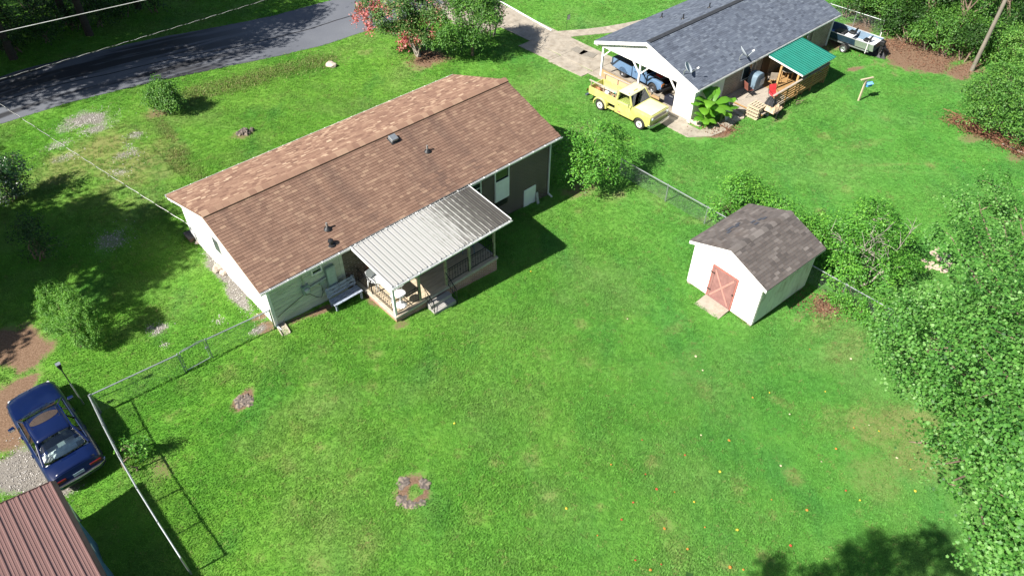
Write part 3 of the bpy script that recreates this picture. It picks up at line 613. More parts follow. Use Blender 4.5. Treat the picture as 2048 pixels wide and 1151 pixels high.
# ------------------------------------------------------------------ things on the porch and by the back wall
plast = plain('white_plastic', (.74, .75, .76), .4, var=.05, bump=.02)
def placed(name, x, y, z, rz_, label, cat, group=None, zabs=True):
    a, b = fr(C1, YAW1, x, y); return empty(name, (a, b, z), YAW1+rz_, label, cat, group)
t = placed('plastic_table', -3.35, -5.55, zf, 0, 'white rectangular plastic table at the open end of the porch', 'table')
MB().bb((-.36, -.55, .66), (.36, .55, .70)).build('table_top', plast, t, bevel=.03)
for x in (-.3, .3):
    for y in (-.46, .46): MB().tube([(x, y, 0), (x*.95, y*.95, .66)], [.03, .025], 8).build('leg', plast, t)
t = placed('side_table', -3.42, -6.38, zf, .2, 'round white pedestal side table near the porch corner post', 'side table')
MB().lathe([(.24, .62), (.25, .64), (.25, .67), (.23, .685), (.0, .685)], 22).build('top', plast, t, smooth=True)
MB().lathe([(.24, 0), (.22, .03), (.05, .09), (.045, .4), (.09, .62)], 18).build('pedestal', plast, t, smooth=True)
def plastic_chair(name, x, y, rz_, mt, label):
    c = placed(name, x, y, zf, rz_, label, 'chair')
    MB().bb((-.25, -.24, .40), (.25, .24, .43)).build('seat', mt, c, bevel=.02)
    MB().box((0, .26, .66), (.48, .03, .46), (R(-12), 0, 0)).build('backrest', mt, c, bevel=.02)
    for sx in (-1, 1):
        MB().bb((sx*.25-.03, -.22, .60), (sx*.25+.03, .25, .63)).build('armrest', mt, c, bevel=.01)
        for sy in (-1, 1): MB().tube([(sx*.27, sy*.25, 0), (sx*.24, sy*.2, .61 if sy < 0 else .45)], [.02, .028], 6).build('leg', mt, c)
    return c
plastic_chair('plastic_chair', -3.55, -4.75, .3, plast, 'white plastic armchair under the roof edge by the porch door')
dk = plain('dark_blue_grey_cover', (.15, .19, .22), .7, var=.2)
plastic_chair('patio_chair', .95, -5.6, -.6, dk, 'dark patio chair in the shaded far corner of the porch'); plastic_chair('patio_chair', .35, -4.9, .5, dk, 'dark patio chair close to the wall in the shaded porch')
t = placed('patio_table', 1.05, -4.75, zf, .1, 'small dark patio table at the far shaded end of the porch', 'table')
MB().lathe([(.38, .6), (.4, .62), (.4, .64), (0, .645)], 20).build('table_top', dk, t)
for k in range(4): a = k*math.pi/2+.7; MB().tube([(.3*math.cos(a), .3*math.sin(a), 0), (.15*math.cos(a), .15*math.sin(a), .6)], .015, 6).build('leg', black, t)
# bench with peeling paint
bw = NT('peeling_blue_white_paint').set(.7, 0, .3); co = bw.tc('Object'); f = bw.noise(co, 5, 6, .8, (1, 3, 3)); bw.col(bw.ramp(f, [(.36, (.025, .022, .024)), (.42, (.07, .065, .07)), (.46, (.26, .30, .38)), (.7, (.36, .40, .47))])); bw.bump(f, .3, .01)
bx, by = -4.92, -4.42; a, b = fr(C1, YAW1, bx, by)
bn = empty('garden_bench', (a, b, float(terr(a, b))), YAW1, 'wooden garden bench with peeling pale blue paint against the back wall', 'bench')
def slat(c, d, rot=None): return MB().box(c, d, rot).build('slat', bw.m, bn, bevel=.006)
for k in range(4): slat((0, -.26+k*.125, .44), (1.42, .112, .035))
for k in range(3): slat((0, .24+k*.035, .58+k*.15), (1.42, .03, .13), (R(-13), 0, 0))
for sx in (-1, 1):
    MB().bb((sx*.62-.035, -.30, 0), (sx*.62+.035, -.22, .42)).build('leg', bw.m, bn); MB().bar((sx*.62, .17, 0), (sx*.62, .33, .98), .06, .07).build('leg', bw.m, bn)
    MB().bb((sx*.62-.03, -.22, .36), (sx*.62+.03, .2, .42)).build('seat_rail', bw.m, bn)
# splash block, stones and boxes along the white end wall
q = P(566, 657); sb = empty('splash_block', q, YAW1-.15, 'concrete splash block under the downspout at the sided house corner', 'splash block')
sbm = plain('old_concrete', (.33, .29, .23), .9, var=.3, vs=8, bump=.4)
b = MB(); b.bb((-.15, -.42, -.01), (.15, .42, .03)); b.build('trough_floor', sbm, sb)
for x in (-.17, .17): MB().bb((x-.022, -.42, -.01), (x+.022, .42, .09)).build('trough_side', sbm, sb, bevel=.01)
def rock(name, q, r, label, seed, mt=stone, group=None, flat=.6):
    rr = random.Random(seed); bm = bmesh.new(); bmesh.ops.create_icosphere(bm, subdivisions=2, radius=1)
    for v in bm.verts:
        k = 1+.22*math.sin(v.co.x*3.1+seed)+.16*math.sin(v.co.y*4.3+seed*2)+rr.uniform(-.06, .06); v.co = Vector((v.co.x*r*k, v.co.y*r*k*rr.uniform(.72, .78), v.co.z*r*flat*k))
    me = bpy.data.meshes.new(name); bm.to_mesh(me); bm.free(); me.materials.append(mt); o = bpy.data.objects.new(name, me)
    o.location = (q[0], q[1], q[2]+r*flat*.45); o.rotation_euler = (0, 0, rr.random()*6); link(o); return tag(o, label, 'rock', group)
rock('fieldstone', P(437, 537), .30, 'pale fieldstone in the gravel by the middle of the white end wall', 3); rock('fieldstone', P(449, 547), .22, 'small brown fieldstone tucked against the white end wall', 8); rock('fieldstone', P(399, 485), .2, 'grey fieldstone near the road end of the white wall', 12)
q = P(385, 476); bo = empty('wooden_crate', q, YAW1, 'small brown crate at the road end of the white house wall', 'crate'); cw = woodmat('crate_wood', (.2, .13, .09))
MB().bb((-.22, -.3, 0), (.22, .3, .22)).build('box', cw, bo, bevel=.01); MB().box((0, 0, .235), (.5, .66, .02), (0, R(3), 0)).build('lid', plain('dark_lid', (.08, .07, .065), .7), bo)
rock('fieldstone', P(662, 132), .42, 'pale rock at the end of the roadside ditch', 21, flat=.4); 
# ------------------------------------------------------------------ the grey-roofed house with its carport
grey_sh = shinglemat('grey_shingles', [(0, (.062, .074, .100)), (.5, (.098, .116, .152)), (1, (.15, .175, .215))], .25, (.06, .066, .08))
brick2 = smat_brick('tan_brick', (.24, .165, .115), (.34, .25, .18), (.40, .36, .31))
H2 = empty('carport_house', W2(0, 0), YAW2, 'ranch house with blue-grey shingle roof, open carport and green porch roof', 'house')
GY, GZ, GR, GL = 4.136, 2.315, 3.693, 15.76
z2 = lambda y: GZ+(GR-GZ)*(1-abs(y)/GY)
r2 = MB().prism([(-GY, GZ-.09), (0, GR-.09), (GY, GZ-.09), (GY, GZ), (0, GR), (-GY, GZ)], 0, GL, 0).build('roof', grey_sh, H2)
shingles(r2, grey_sh, 0, GL, -GY, GZ, 0, GR, .30, .142, 300, seedoff=9, th=.012); shingles(r2, grey_sh, 0, GL, GY, GZ, 0, GR, .30, .142, 0, seedoff=13, th=.012)
rv = MB(); rv.prism([(-.16, GR-.02), (0, GR+.05), (.16, GR-.02), (.16, GR+.02), (0, GR+.09), (-.16, GR+.02)], .15, GL-.15, 0).build('ridge_vent', plain('dark_ridge', (.03, .033, .04), .8), r2)
for x0, x1 in ((-.02, .015), (GL-.015, GL+.02)):
    MB().prism([(-GY, GZ-.22), (0, GR-.22), (GY, GZ-.22), (GY, GZ-.006), (0, GR-.006), (-GY, GZ-.006)], x0, x1, 0).build('bargeboard', trimw, r2)
for sy in (-1, 1):
    MB().bb((.02, sy*(GY-.02), GZ-.22), (GL-.02, sy*(GY+.005), GZ-.092)).build('fascia', trimw, r2); MB().bb((.02, sy*3.856, GZ-.235), (GL-.02, sy*(GY-.03), GZ-.221)).build('soffit', trimw, r2)
g_ = MB(); g_.prism([(-GY-.008, GZ-.11), (-GY-.10, GZ-.11), (-GY-.12, GZ-.02), (-GY-.108, GZ-.02), (-GY-.09, GZ-.10), (-GY-.016, GZ-.10), (-GY-.016, GZ-.03), (-GY-.008, GZ-.03)], 0, GL, 0).build('gutter', metalw, r2)
for x, y in ((7.5, 1.0), (4.9, 1.1), (5.2, 3.0)):
    z = z2(y); o = MB().lathe([(.14, 0), (.05, .1)], 10, (x, y, z)).build('vent_pipe', black, r2); MB().tube([(x, y, z+.05), (x, y, z+.34)], .04, 8).build('pipe', black, o)
# carport end: gable cladding in boards, beam, posts and braces
zb = 2.20
gb = MB().prism([(-3.83, zb), (3.80, zb), (3.80, z2(3.8)-.24), (0, GR-.24), (-3.83, z2(3.83)-.24)], .25, .30, 0).build('gable_wall', white, H2)
for k in range(25):
    y = -3.75+k*.31; zt = z2(y)-.27
    if zt > zb+.05 and y < 3.75: MB().bb((.232, y-.15, zb+.005), (.249, y+.15, min(z2(y-.15), z2(y+.15))-.26)).build('gable_board', white, gb)
MB().bb((.22, -2.44, zb-.16), (.34, 3.8, zb-.002)).build('carport_beam', trimw, H2)
for y in (3.55, .42):
    p = MB().bb((.22, y-.055, .05), (.33, y+.055, zb-.161)).build('carport_post', trimw, H2)
    for s in (-1, 1):
        if not (y > 3 and s > 0): MB().bar((.275, y+s*.06, zb-.75), (.275, y+s*.62, zb-.17), .07, .08, up=(1, 0, 0)).build('brace', trimw, p)
MB().bar((.275, -2.42, zb-.75), (.275, -1.9, zb-.17), .07, .08, up=(1, 0, 0)).build('brace', trimw, H2)
for y in (3.6,):
    for x in (2.9, 5.5): MB().bb((x-.055, y-.055, .05), (x+.055, y+.055, GZ-.24)).build('carport_post', trimw, H2)
MB().bb((.35, 3.54, GZ-.40), (5.58, 3.66, GZ-.241)).build('carport_beam', trimw, H2)
# closed white panel beside the opening, storage wall and house walls
ew = MB().bb((.25, -3.85, 0), (.34, -2.45, zb-.001)).build('end_wall', white, H2)
for k in range(11): MB().box((.242, -3.15, .11+k*.19), (.016, 1.38, .187), (0, R(-2), 0)).build('siding_board', white, ew)
MB().bb((.24, -3.87, 0), (.40, -3.851, GZ-.24)).build('corner_board', trimw, H2)
creamy = plain('cream_siding', (.66, .64, .55), .7, var=.1, vs=2, bump=.1)
MB().bb((.341, -3.85, 0), (3.2, -3.75, GZ-.24)).build('wall', creamy, H2)
MB().bb((3.201, -3.85, 0), (GL-.3, -3.65, GZ-.24)).build('wall', brick2, H2); MB().bb((5.6, 3.65, 0), (GL-.3, 3.85, GZ-.24)).build('wall', brick2, H2)
MB().prism([(-3.649, 0), (3.649, 0), (3.649, z2(3.65)-.12), (0, GR-.12), (-3.649, z2(3.65)-.12)], 5.6, 5.8, 0).build('carport_back_wall', creamy, H2)
MB().prism([(-3.849, 0), (3.849, 0), (3.849, z2(3.85)-.12), (0, GR-.12), (-3.849, z2(3.85)-.12)], GL-.299, GL-.1, 0).build('wall', brick2, H2)
def win2(x0, x1, z0, z1):
    f = MB(); y = -3.86
    f.bb((x0-.06, y-.02, z0-.06), (x1+.06, y, z1+.06)); o = f.build('window', trimw, H2); MB().bb((x0, y-.03, z0), (x1, y-.021, z1)).build('pane', darkglass, o)
win2(5.1, 6.0, 1.0, 2.0); win2(11.6, 12.4, .9, 2.0)
for x in (6.35, 11.2, 13.0): MB().bb((x-.04, -3.93, .1), (x+.04, -3.855, GZ-.25)).build('downspout', plain('tan_spout', (.42, .36, .28), .6), H2)
MB().bb((7.2, -3.9, .47), (8.1, -3.853, 2.0)).build('door', plain('dark_brown_door', (.09, .055, .04), .6), H2)
MB().bb((GL-.34, -3.95, .05), (GL-.26, -3.86, GZ-.24)).build('downspout', trimw, H2)
# tan half wall with dark cap between the carport posts
tanb = woodmat('tan_boards', (.36, .24, .125), .2)
hw = MB().bb((.23, -1.35, .05), (.33, 3.49, .075)).build('half_wall', tanb, H2)
for k in range(12):
    y = 3.28-k*.405
    if not abs(y-.42) < .0: MB().bb((.235, y-.2, .08), (.285, y+.2, .58)).build('board', tanb, hw)
MB().bb((.20, -1.35, .581), (.34, 3.49, .615)).build('cap', woodmat('grey_weathered', (.24, .20, .16)), hw)
# deck with slatted rail and green metal roof
wood = woodmat('deck_wood', (.33, .20, .085), .3); greyw = woodmat('weathered_deck', (.33, .29, .24), .25); postw = woodmat('post_wood', (.40, .24, .10), .3)
DZ = .42; dk_ = MB().bb((3.65, -6.62, DZ-.16), (10.75, -3.86, DZ-.06)).build('deck', wood, H2)
n = 50
for k in range(n):
    x = 3.70+k*.1412; MB().bb((x-.065, -6.66, DZ-.058), (x+.065, -3.87, DZ-.03)).build('deck_board', greyw if x < 6.6 else wood, dk_)
for x in (3.8, 6.0, 8.2, 10.5): MB().bb((x-.05, -6.55, 0), (x+.05, -6.45, DZ-.161)).build('deck_pier', wood, dk_)
for k in range(2): MB().bb((2.95+k*.34, -5.6, 0), (3.28+k*.34, -4.3, .13+k*.13)).build('deck_step', greyw, dk_, bevel=.01)
rl_ = MB().bb((4.35, -6.71, DZ+.93), (10.7, -6.57, DZ+.965)).build('deck_railing', greyw, H2)
for k in range(5): MB().bb((4.4, -6.69, DZ+.04+k*.18), (10.7, -6.665, DZ+.125+k*.18)).build('rail_slat', wood, rl_)
for x in (4.5, 6.0, 7.4, 9.0, 10.6): MB().bb((x-.045, -6.66, 0), (x+.045, -6.575, DZ+.929)).build('rail_post', wood, rl_)
rs = MB().bb((10.62, -6.56, DZ+.93), (10.76, -3.9, DZ+.965)).build('deck_railing', greyw, H2)
for k in range(5): MB().bb((10.70, -6.56, DZ+.04+k*.18), (10.725, -3.9, DZ+.125+k*.18)).build('rail_slat', wood, rs)
grn = plain('green_roof_metal', (.012, .17, .125), .35, .25, var=.15, vs=2, bump=.03, spec=.5)
gz_ = lambda y: 2.19-(.35)*((-4.22-y)/2.55)
gr_ = MB().bb((7.08, -6.80, gz_(-6.8)-.14), (10.82, -6.77, gz_(-6.8)-.03)).build('green_porch_roof', trimw, H2)
for x in (7.08, 10.79): MB().prism([(-4.22, gz_(-4.22)-.13), (-4.22, gz_(-4.22)-.02), (-6.8, gz_(-6.8)-.02), (-6.8, gz_(-6.8)-.13)], x, x+.03, 0).build('side_trim', trimw, gr_)
for k in range(16):
    x0 = 7.05+k*.2375; w = .2375; prof = [(0, 0), (.012, .03), (.04, .03), (.052, 0), (w-.001, 0)]; vs = []
    for y in (-4.20, -6.86): vs += [(x0+a, y, gz_(y)+b) for a, b in prof]
    vs += [(a, b, c-.005) for a, b, c in vs]; fs = [(i, i+1, 6+i, 5+i) for i in range(4)]+[(10+i, 15+i, 16+i, 11+i) for i in range(4)]+[(5+i, 6+i, 16+i, 15+i) for i in range(4)]
    MB().add(vs, fs).build('roof_pan', grn, gr_, fix=False)
for x, y in ((7.15, -6.5), (10.7, -6.5), (6.98, -5.35)):
    MB().bb((x-.06, y-.06, DZ-.02), (x+.06, y+.06, gz_(y)-.14)).build('roof_post', postw, gr_)
# satellite dishes
def dish(x, y, z, base, az, label, r=.36, tilt=50):
    d = empty('satellite_dish', W2(x, y, z), YAW2+az, label, 'satellite dish')
    m = Matrix.Rotation(R(tilt), 3, 'X'); gm_ = plain('dish_grey', (.36, .40, .43), .5, var=.1)
    MB().tube([(0, 0, -.02), (0, 0, .25), (0, -.12, .42)], .028, 8).build('mast', galv, d, smooth=True)
    MB().lathe([(.0, -.02), (r*.5, .0), (r*.85, .05), (r, .09), (r*.98, .105), (r*.84, .065), (r*.5, .015), (.0, -.002)], 22, (0, -.14, .50), m).build('reflector', gm_, d, smooth=True)
    e = Vector((0, -.14, .5))+m @ Vector((0, -.3, .55)); MB().tube([Vector((0, -.14, .5))+m @ Vector((0, -r, .06)), e], .015, 6).build('arm', galv, d); MB().box(e, (.08, .08, .14), m).build('receiver', plast, d, bevel=.01)
    MB().box((0, 0, -.02), (.16, .16, .04)).build('foot', galv, d)
    return d
dish(4.55, -3.72, z2(3.72)+.01, 0, .9, 'grey satellite dish standing on the grey roof above the deck', .42)
dish(.10, -2.9, z2(2.9)-.05, 0, .5, 'grey satellite dish at the carport gable edge of the grey roof', .36)

# ------------------------------------------------------------------ shed
shed_sh = shinglemat('shed_shingles', [(0, (.075, .067, .064)), (.4, (.104, .092, .087)), (.7, (.130, .116, .109)), (1, (.18, .162, .152))], .35, (.10, .075, .06), (.8, .8, .8))
shw = plain('shed_white', (.80, .79, .77), .6, var=.06, vs=1.5, bump=.1, dirt=(.42, .38, .30), dfac=.25, stretch=(1, 1, .35)); door_red = plain('faded_red_paint', (.235, .115, .105), .75, var=.2, vs=3, bump=.2, dirt=(.29, .16, .14), dfac=.6)
SH = empty('garden_shed', (CS[0], CS[1], DROP), YAWS, 'white wooden garden shed with faded red door and dark shingle roof', 'shed')
sw, sd_, se, srz, ov, of = 1.834, 3.985, 2.50, 3.30, .235, .13
zsl = lambda x: srz-(srz-se)*abs(x)/(sw+ov)
wt = zsl(sw)-.05
MB().prism([(-sw, .16), (sw, .16), (sw, wt), (0, srz-.06), (-sw, wt)], 0, .06, 1).build('front_wall', shw, SH)
MB().prism([(-sw, .16), (sw, .16), (sw, wt), (0, srz-.06), (-sw, wt)], sd_-.06, sd_, 1).build('back_wall', shw, SH)
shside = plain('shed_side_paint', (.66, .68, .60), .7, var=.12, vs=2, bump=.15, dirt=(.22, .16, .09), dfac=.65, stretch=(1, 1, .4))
for s in (-1, 1):
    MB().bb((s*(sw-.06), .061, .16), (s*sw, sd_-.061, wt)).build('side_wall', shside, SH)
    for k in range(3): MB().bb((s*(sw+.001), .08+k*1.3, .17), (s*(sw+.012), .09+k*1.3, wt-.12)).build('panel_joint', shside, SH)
    MB().bb((s*(sw-.25)-.05, .1, -.02), (s*(sw-.25)+.05, sd_-.1, .158)).build('skid', woodmat('dark_skid', (.10, .08, .06)), SH)
MB().bb((-sw+.02, .03, .1), (sw-.02, sd_-.03, .158)).build('floor', woodmat('shed_floor', (.3, .24, .17)), SH)
for x in (-sw+.12, sw-.12, 0): 
    for y in (.16, sd_-.2): MB().bb((x-.1, y-.14, -.05), (x+.1, y+.14, .1)).build('block', conc, SH)
sr_ = MB().prism([(-sw-ov, se-.06), (0, srz-.06), (sw+ov, se-.06), (sw+ov, se), (0, srz), (-sw-ov, se)], -of, sd_+of, 1).build('roof', shed_sh, SH)
def shed_side(s):
    # courses run along y; build in a turned frame by mapping x->y
    h = empty('roof_slope', (0, 0, 0)); h.parent = sr_; return h
def shingles_x(par, mat, y0, y1, xlow, zlow, xhigh, zhigh, tabw, exp, near, seedoff):
    rr = random.Random(seedoff); L = math.hypot(xhigh-xlow, zhigh-zlow); sx = 1 if xhigh > xlow else -1; ang = math.atan2(zhigh-zlow, abs(xhigh-xlow)); th = .016
    n = int(math.ceil(L/exp)); rest = MB(); cnt = 0; ms = []
    for k in range(9): ms.append(MB().box((0, 0, 0), (exp*1.25, tabw-.006, th), None, k/8).mesh('shingle', mat))
    e = ang-math.atan2(th*.9, exp*1.25)
    for j in range(n):
        y = y0-rr.random()*tabw
        while y < y1:
            w = tabw; a, b = max(y, y0), min(y+w, y1); s = j*exp-.015
            if j == n-1: s = min(s, L-exp*1.2)
            d = s+exp*1.25/2; t = min(1, max(0, rr.gauss(.42, .22))); pos = (xlow+sx*d*math.cos(ang), (a+b)/2, zlow+d*math.sin(ang)+th*.9)
            if b-a > tabw*.99 and cnt < near: obj('shingle', ms[int(t*8+.5)], par, pos, (rr.uniform(-.01, .01), -e*sx, 0)); cnt += 1
            elif b-a > .04: rest.box(pos, (exp*1.25, b-a-.006, th), (0, -e*sx, 0), t)
            y += w
    if rest.f: o = rest.build('shingle_courses', mat, par, fix=False); o['kind'] = 'stuff'
shingles_x(sr_, shed_sh, -of, sd_+of, sw+ov, se, 0, srz, .30, .145, 170, 3); shingles_x(sr_, shed_sh, -of, sd_+of, -sw-ov, se, 0, srz, .30, .145, 130, 4)
for k in range(14): MB().prism([(-.16, srz-.04), (0, srz+.03), (.16, srz-.04), (.16, srz-.02), (0, srz+.05), (-.16, srz-.02)], -of+k*.304, -of+k*.304+.30, 1, random.random()).build('ridge_cap', shed_sh, sr_)
# worn torn tabs on the left slope
for k in range(9):
    y = 1.2+.26*k*.8+random.random()*.2; x = -.5-.5*random.random()-(.45 if k < 5 else 0); MB().box((x, y, zsl(x)+.045), (.12, .28, .012), (0, -.36, random.uniform(-.1, .1)), 0.02).build('torn_shingle', plain('torn_tab', (.05, .055, .07), .8), sr_)
for y in (-of-.022, sd_+of+.002):
    for s in (-1, 1): MB().prism([(0, srz-.17), (s*(sw+ov), se-.15), (s*(sw+ov), se+.0), (0, srz+.0)], y, y+.02, 1).build('bargeboard', trimw, sr_)
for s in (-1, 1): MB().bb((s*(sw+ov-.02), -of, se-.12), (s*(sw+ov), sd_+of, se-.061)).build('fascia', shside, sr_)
# door with frame and cross braces
dx0, dx1, dz0, dz1 = -.62, .62, .18, 1.95
dd = MB().bb((dx0, -.035, dz0), (dx1, -.002, dz1)).build('door', door_red, SH)
dtr = plain('faded_red_trim', (.33, .12, .10), .75, var=.2)
for a, b in (((dx0-.07, dz0), (dx0, dz1)), ((dx1, dz0), (dx1+.07, dz1)), ((dx0-.07, dz1+.001), (dx1+.07, dz1+.08))): MB().bb((a[0], -.05, a[1]), (b[0], -.001, b[1])).build('door_frame', dtr, dd)
for a, b in (((dx0+.01, dz0+.01), (dx0+.1, dz1-.01)), ((dx1-.1, dz0+.01), (dx1-.01, dz1-.01)), ((dx0+.11, dz0+.01), (dx1-.11, dz0+.1)), ((dx0+.11, dz1-.1), (dx1-.11, dz1-.01))): MB().bb((a[0], -.055, a[1]), (b[0], -.036, b[1])).build('door_stile', door_red, dd)
pk = plain('pale_red_brace', (.38, .19, .16), .75, var=.15)
MB().bar((dx0+.12, -.045, dz0+.12), (dx1-.12, -.045, dz1-.12), .016, .09, up=(-.8, 0, .5)).build('cross_brace', pk, dd); MB().bar((dx0+.12, -.049, dz1-.12), (dx1-.12, -.049, dz0+.12), .016, .09, up=(.8, 0, .5)).build('cross_brace', pk, dd)
for z in (.6, 1.6): MB().bb((dx0-.1, -.062, z-.03), (dx0+.12, -.056, z+.03)).build('hinge', black, dd)
MB().bb((dx1-.05, -.075, 1.05), (dx1+.03, -.056, 1.12)).build('latch', black, dd)
ramp = MB().prism([(-1.12, -.03), (-1.12, .04), (-.06, .20), (-.06, .15)], -.66, .66, 0).build('shed_ramp', conc)
ramp.location = (CS[0], CS[1], DROP); ramp.rotation_euler = (0, 0, YAWS); tag(ramp, 'pale concrete ramp leading up to the red shed door', 'ramp')

# ------------------------------------------------------------------ metal carport at the lower left
rm = plain('brown_red_metal', (.235, .14, .125), .4, .3, var=.12, vs=1.2, bump=.03, dirt=(.24, .15, .135), dfac=.4, stretch=(3, .3, 1))
a, b = fr(C1, YAW1, -17.1, -7.0); CP = empty('metal_carport', (a, b, 0), YAW1, 'metal carport with ribbed brown-red roof beside the blue car', 'carport')
cz = lambda x: 2.0+.22*min(-x, 5.2-(-x)) if -x < 5.2 else 2.0
def cprof(x): return 2.0+.2*min(-x, 5.4+x)
for k in range(18):
    x0 = -.30*k; pan = MB(); x1 = x0-.299
    pts = [(x0, 0), (x0-.015, .03), (x0-.05, .03), (x0-.065, 0), (x0-.13, 0), (x0-.137, .01), (x0-.15, .01), (x0-.157, 0), (x0-.21, 0), (x0-.217, .01), (x0-.23, .01), (x0-.237, 0), (x1, 0)]
    vs = []
    for y in (0, -8.0): vs += [(x, y, cprof(x)+h) for x, h in pts]
    n = len(pts); m2 = 2*n; fs = [(i, i+1, n+i+1, n+i) for i in range(n-1)]; vs += [(p[0], p[1], p[2]-.006) for p in vs]; fs += [(m2+i, m2+n+i, m2+n+i+1, m2+i+1) for i in range(n-1)]+[(i, m2+i, m2+i+1, i+1) for i in range(n-1)]
    MB().add(vs, fs).build('roof_panel', rm, CP, fix=False)
MB().add([(0.002, .02, 2.03), (.10, .02, 1.93), (.10, -8, 1.93), (0.002, -8, 2.03), (.10, .02, 1.80), (.10, -8, 1.80), (.09, .02, 1.80), (.09, -8, 1.80), (.09, .02, 1.92), (.09, -8, 1.92), (0.002, .02, 2.01), (.002, -8, 2.01)], [(0, 1, 2, 3), (1, 4, 5, 2), (4, 6, 7, 5), (6, 8, 9, 7), (8, 10, 11, 9), (10, 0, 3, 11)]).build('eave_trim', plain('dark_brown_metal', (.10, .06, .055), .4, .3), CP, fix=False)
MB().prism([(0, 1.93), (-2.7, 2.47), (-5.4, 1.93), (-5.4, 2.03), (-2.7, 2.57), (0, 2.03)], .003, .028, 1).build('end_trim', plain('dark_brown_metal', (.1, .06, .055), .4, .3), CP)
for y in (-.3, -2.0, -3.7, -5.4, -7.1):
    for x in (.0, -5.4): MB().bb((x-.03, y-.03, 0), (x+.03, y+.03, 1.94)).build('leg', galv, CP)
    MB().bb((-.03, y-.029, 1.94), (.03, y+.029, 1.99)).build('rafter_end', galv, CP)
wp = plain('white_side_panel', (.7, .71, .7), .5, var=.1); bp = plain('blue_tarpaulin', (.06, .15, .27), .5, var=.35, vs=5, bump=.4, bs=12)
for y0, y1 in ((-1.95, -.35), (-3.65, -2.05), (-5.35, -3.75)): MB().bb((.032, y0, .95), (.045, y1, 1.85)).build('side_panel', wp, CP)
o = MB()
vs = [(.055+.05*math.sin(i*1.7)*(j/3), -1.2-i*.4, 1.6-.5*j+.04*math.sin(i)) for j in range(4) for i in range(15)]
tp = MB().add(vs, [(j*15+i, j*15+i+1, (j+1)*15+i+1, (j+1)*15+i) for j in range(3) for i in range(14)]).build('tarpaulin', bp, CP, smooth=True, fix=False); tp.modifiers.new('thick', 'SOLIDIFY').thickness = .012

# ------------------------------------------------------------------ chain-link fences
def chain(name, pts, label, h=1.06, gate=None, spacing=2.7, wire=.0042, cell=.075, rail=True):
    """pts: list of (x, y, z); returns the fence"""
    pts = [Vector(p) for p in pts]; root = empty(name, pts[0], 0, label, 'fence'); o0 = pts[0].copy(); pts = [p-o0 for p in pts]; up = Vector((0, 0, 1))
    wv = []; wf = []
    for a, b in zip(pts, pts[1:]):
        L = (b-a).length; n = max(1, round(L/spacing)); d = (b-a)/L
        for k in range(n+(1 if b is pts[-1] else 0)):
            p = a+(b-a)*k/n; MB().tube([p-up*.1, p+up*(h+.03)], .032, 8).build('post', galv, root, smooth=True); MB().lathe([(.033, 0), (.033, .02), (.018, .045)], 8, p+up*(h+.025)).build('post_cap', galv, root)
        if rail: MB().tube([a+up*h, b+up*h], .028, 8).build('top_rail', galv, root, smooth=True)
        nrm = d.cross(up)*wire*.5
        for sgn in (1, -1):
            s = -h
            while s < L:
                s0 = max(s, 0); z0 = (s0-s); s1 = min(s+h-.06, L); z1 = s1-s
                if s1 > s0+.01:
                    zz = (lambda z: .05+z) if sgn > 0 else (lambda z: h-.01-z)
                    p0, p1 = a+d*s0+up*zz(z0)+nrm*sgn, a+d*s1+up*zz(z1)+nrm*sgn
                    t = (p1-p0).normalized(); e1 = t.cross(d.cross(up)).normalized()*wire*.5; e2 = d.cross(up)*wire*.5
                    i = len(wv); wv += [p0+e1, p0-e1, p0+e2, p1+e1, p1-e1, p1+e2]; wf += [(i, i+1, i+4, i+3), (i+1, i+2, i+5, i+4), (i+2, i, i+3, i+5)]
                s += cell
    w = fast('chain_link_mesh', [tuple(v) for v in wv], wf, galv, root); w['kind'] = 'stuff'; return root
chain('chain_link_fence', [W1(12.15, -5.2), W1(12.15, -8.4), W1(12.2, -26)], 'galvanised chain-link fence running from the house end to behind the shed')
chain('chain_link_fence', [W1(-8.05, -3.92), W1(-10.68, -3.70)], 'short chain-link fence between the white house corner and the gate', spacing=3)
chain('chain_link_fence', [W1(-11.80, -3.70), W1(-14.95, -3.42)], 'chain-link fence between the gate and the corner post by the blue car')
cl = [W1(-15.0, -3.45)]+[W1(-15.0-.10*math.sin(k*.7)-.22*(k/4), -3.45-1.6*k) for k in range(1, 6)]
chain('chain_link_fence', cl, 'sagging chain-link fence running past the metal carport to the lower edge', spacing=2.4)
ga, gb_ = W1(-11.74, -3.70), W1(-10.74, -3.70); gt = empty('garden_gate', ga, YAW1, 'closed chain-link gate in the side fence', 'gate')
fm = MB(); up = Vector((0, 0, 1))
fm.tube([(.02, 0, .08), (.02, 0, 1.06), (.10, 0, 1.10), (.90, 0, 1.10), (.98, 0, 1.06), (.98, 0, .08), (.02, 0, .08)], .019, 8, cap=False); fm.build('gate_frame', galv, gt, smooth=True)
wv = []; wf = []
for sg in (1, -1):
    for s in np.arange(-1, 1, .075):
        s0, s1 = max(s, .02), min(s+.98, .98)
        if s1 > s0: 
            z = (lambda q: .1+q-s) if sg > 0 else (lambda q: 1.08-(q-s)); i = len(wv); e = .002
            wv += [(s0, sg*e, z(s0)+e), (s0, sg*e, z(s0)-e), (s1, sg*e, z(s1)-e), (s1, sg*e, z(s1)+e)]; wf.append((i, i+1, i+2, i+3))
w = fast('chain_link_mesh', wv, wf, galv, gt); w['kind'] = 'stuff'
MB().bb((.93, -.03, .62), (1.06, .03, .68)).build('latch', galv, gt)
for z in (.3, .9): MB().bb((-.06, -.02, z-.03), (.02, .02, z+.03)).build('hinge', galv, gt)
MB().tube([(0, -.01, 1.11), (.25, .02, 1.15), (.5, 0, 1.13), (.75, .02, 1.16), (1, 0, 1.12)], .012, 6).build('chain', galv, gt)
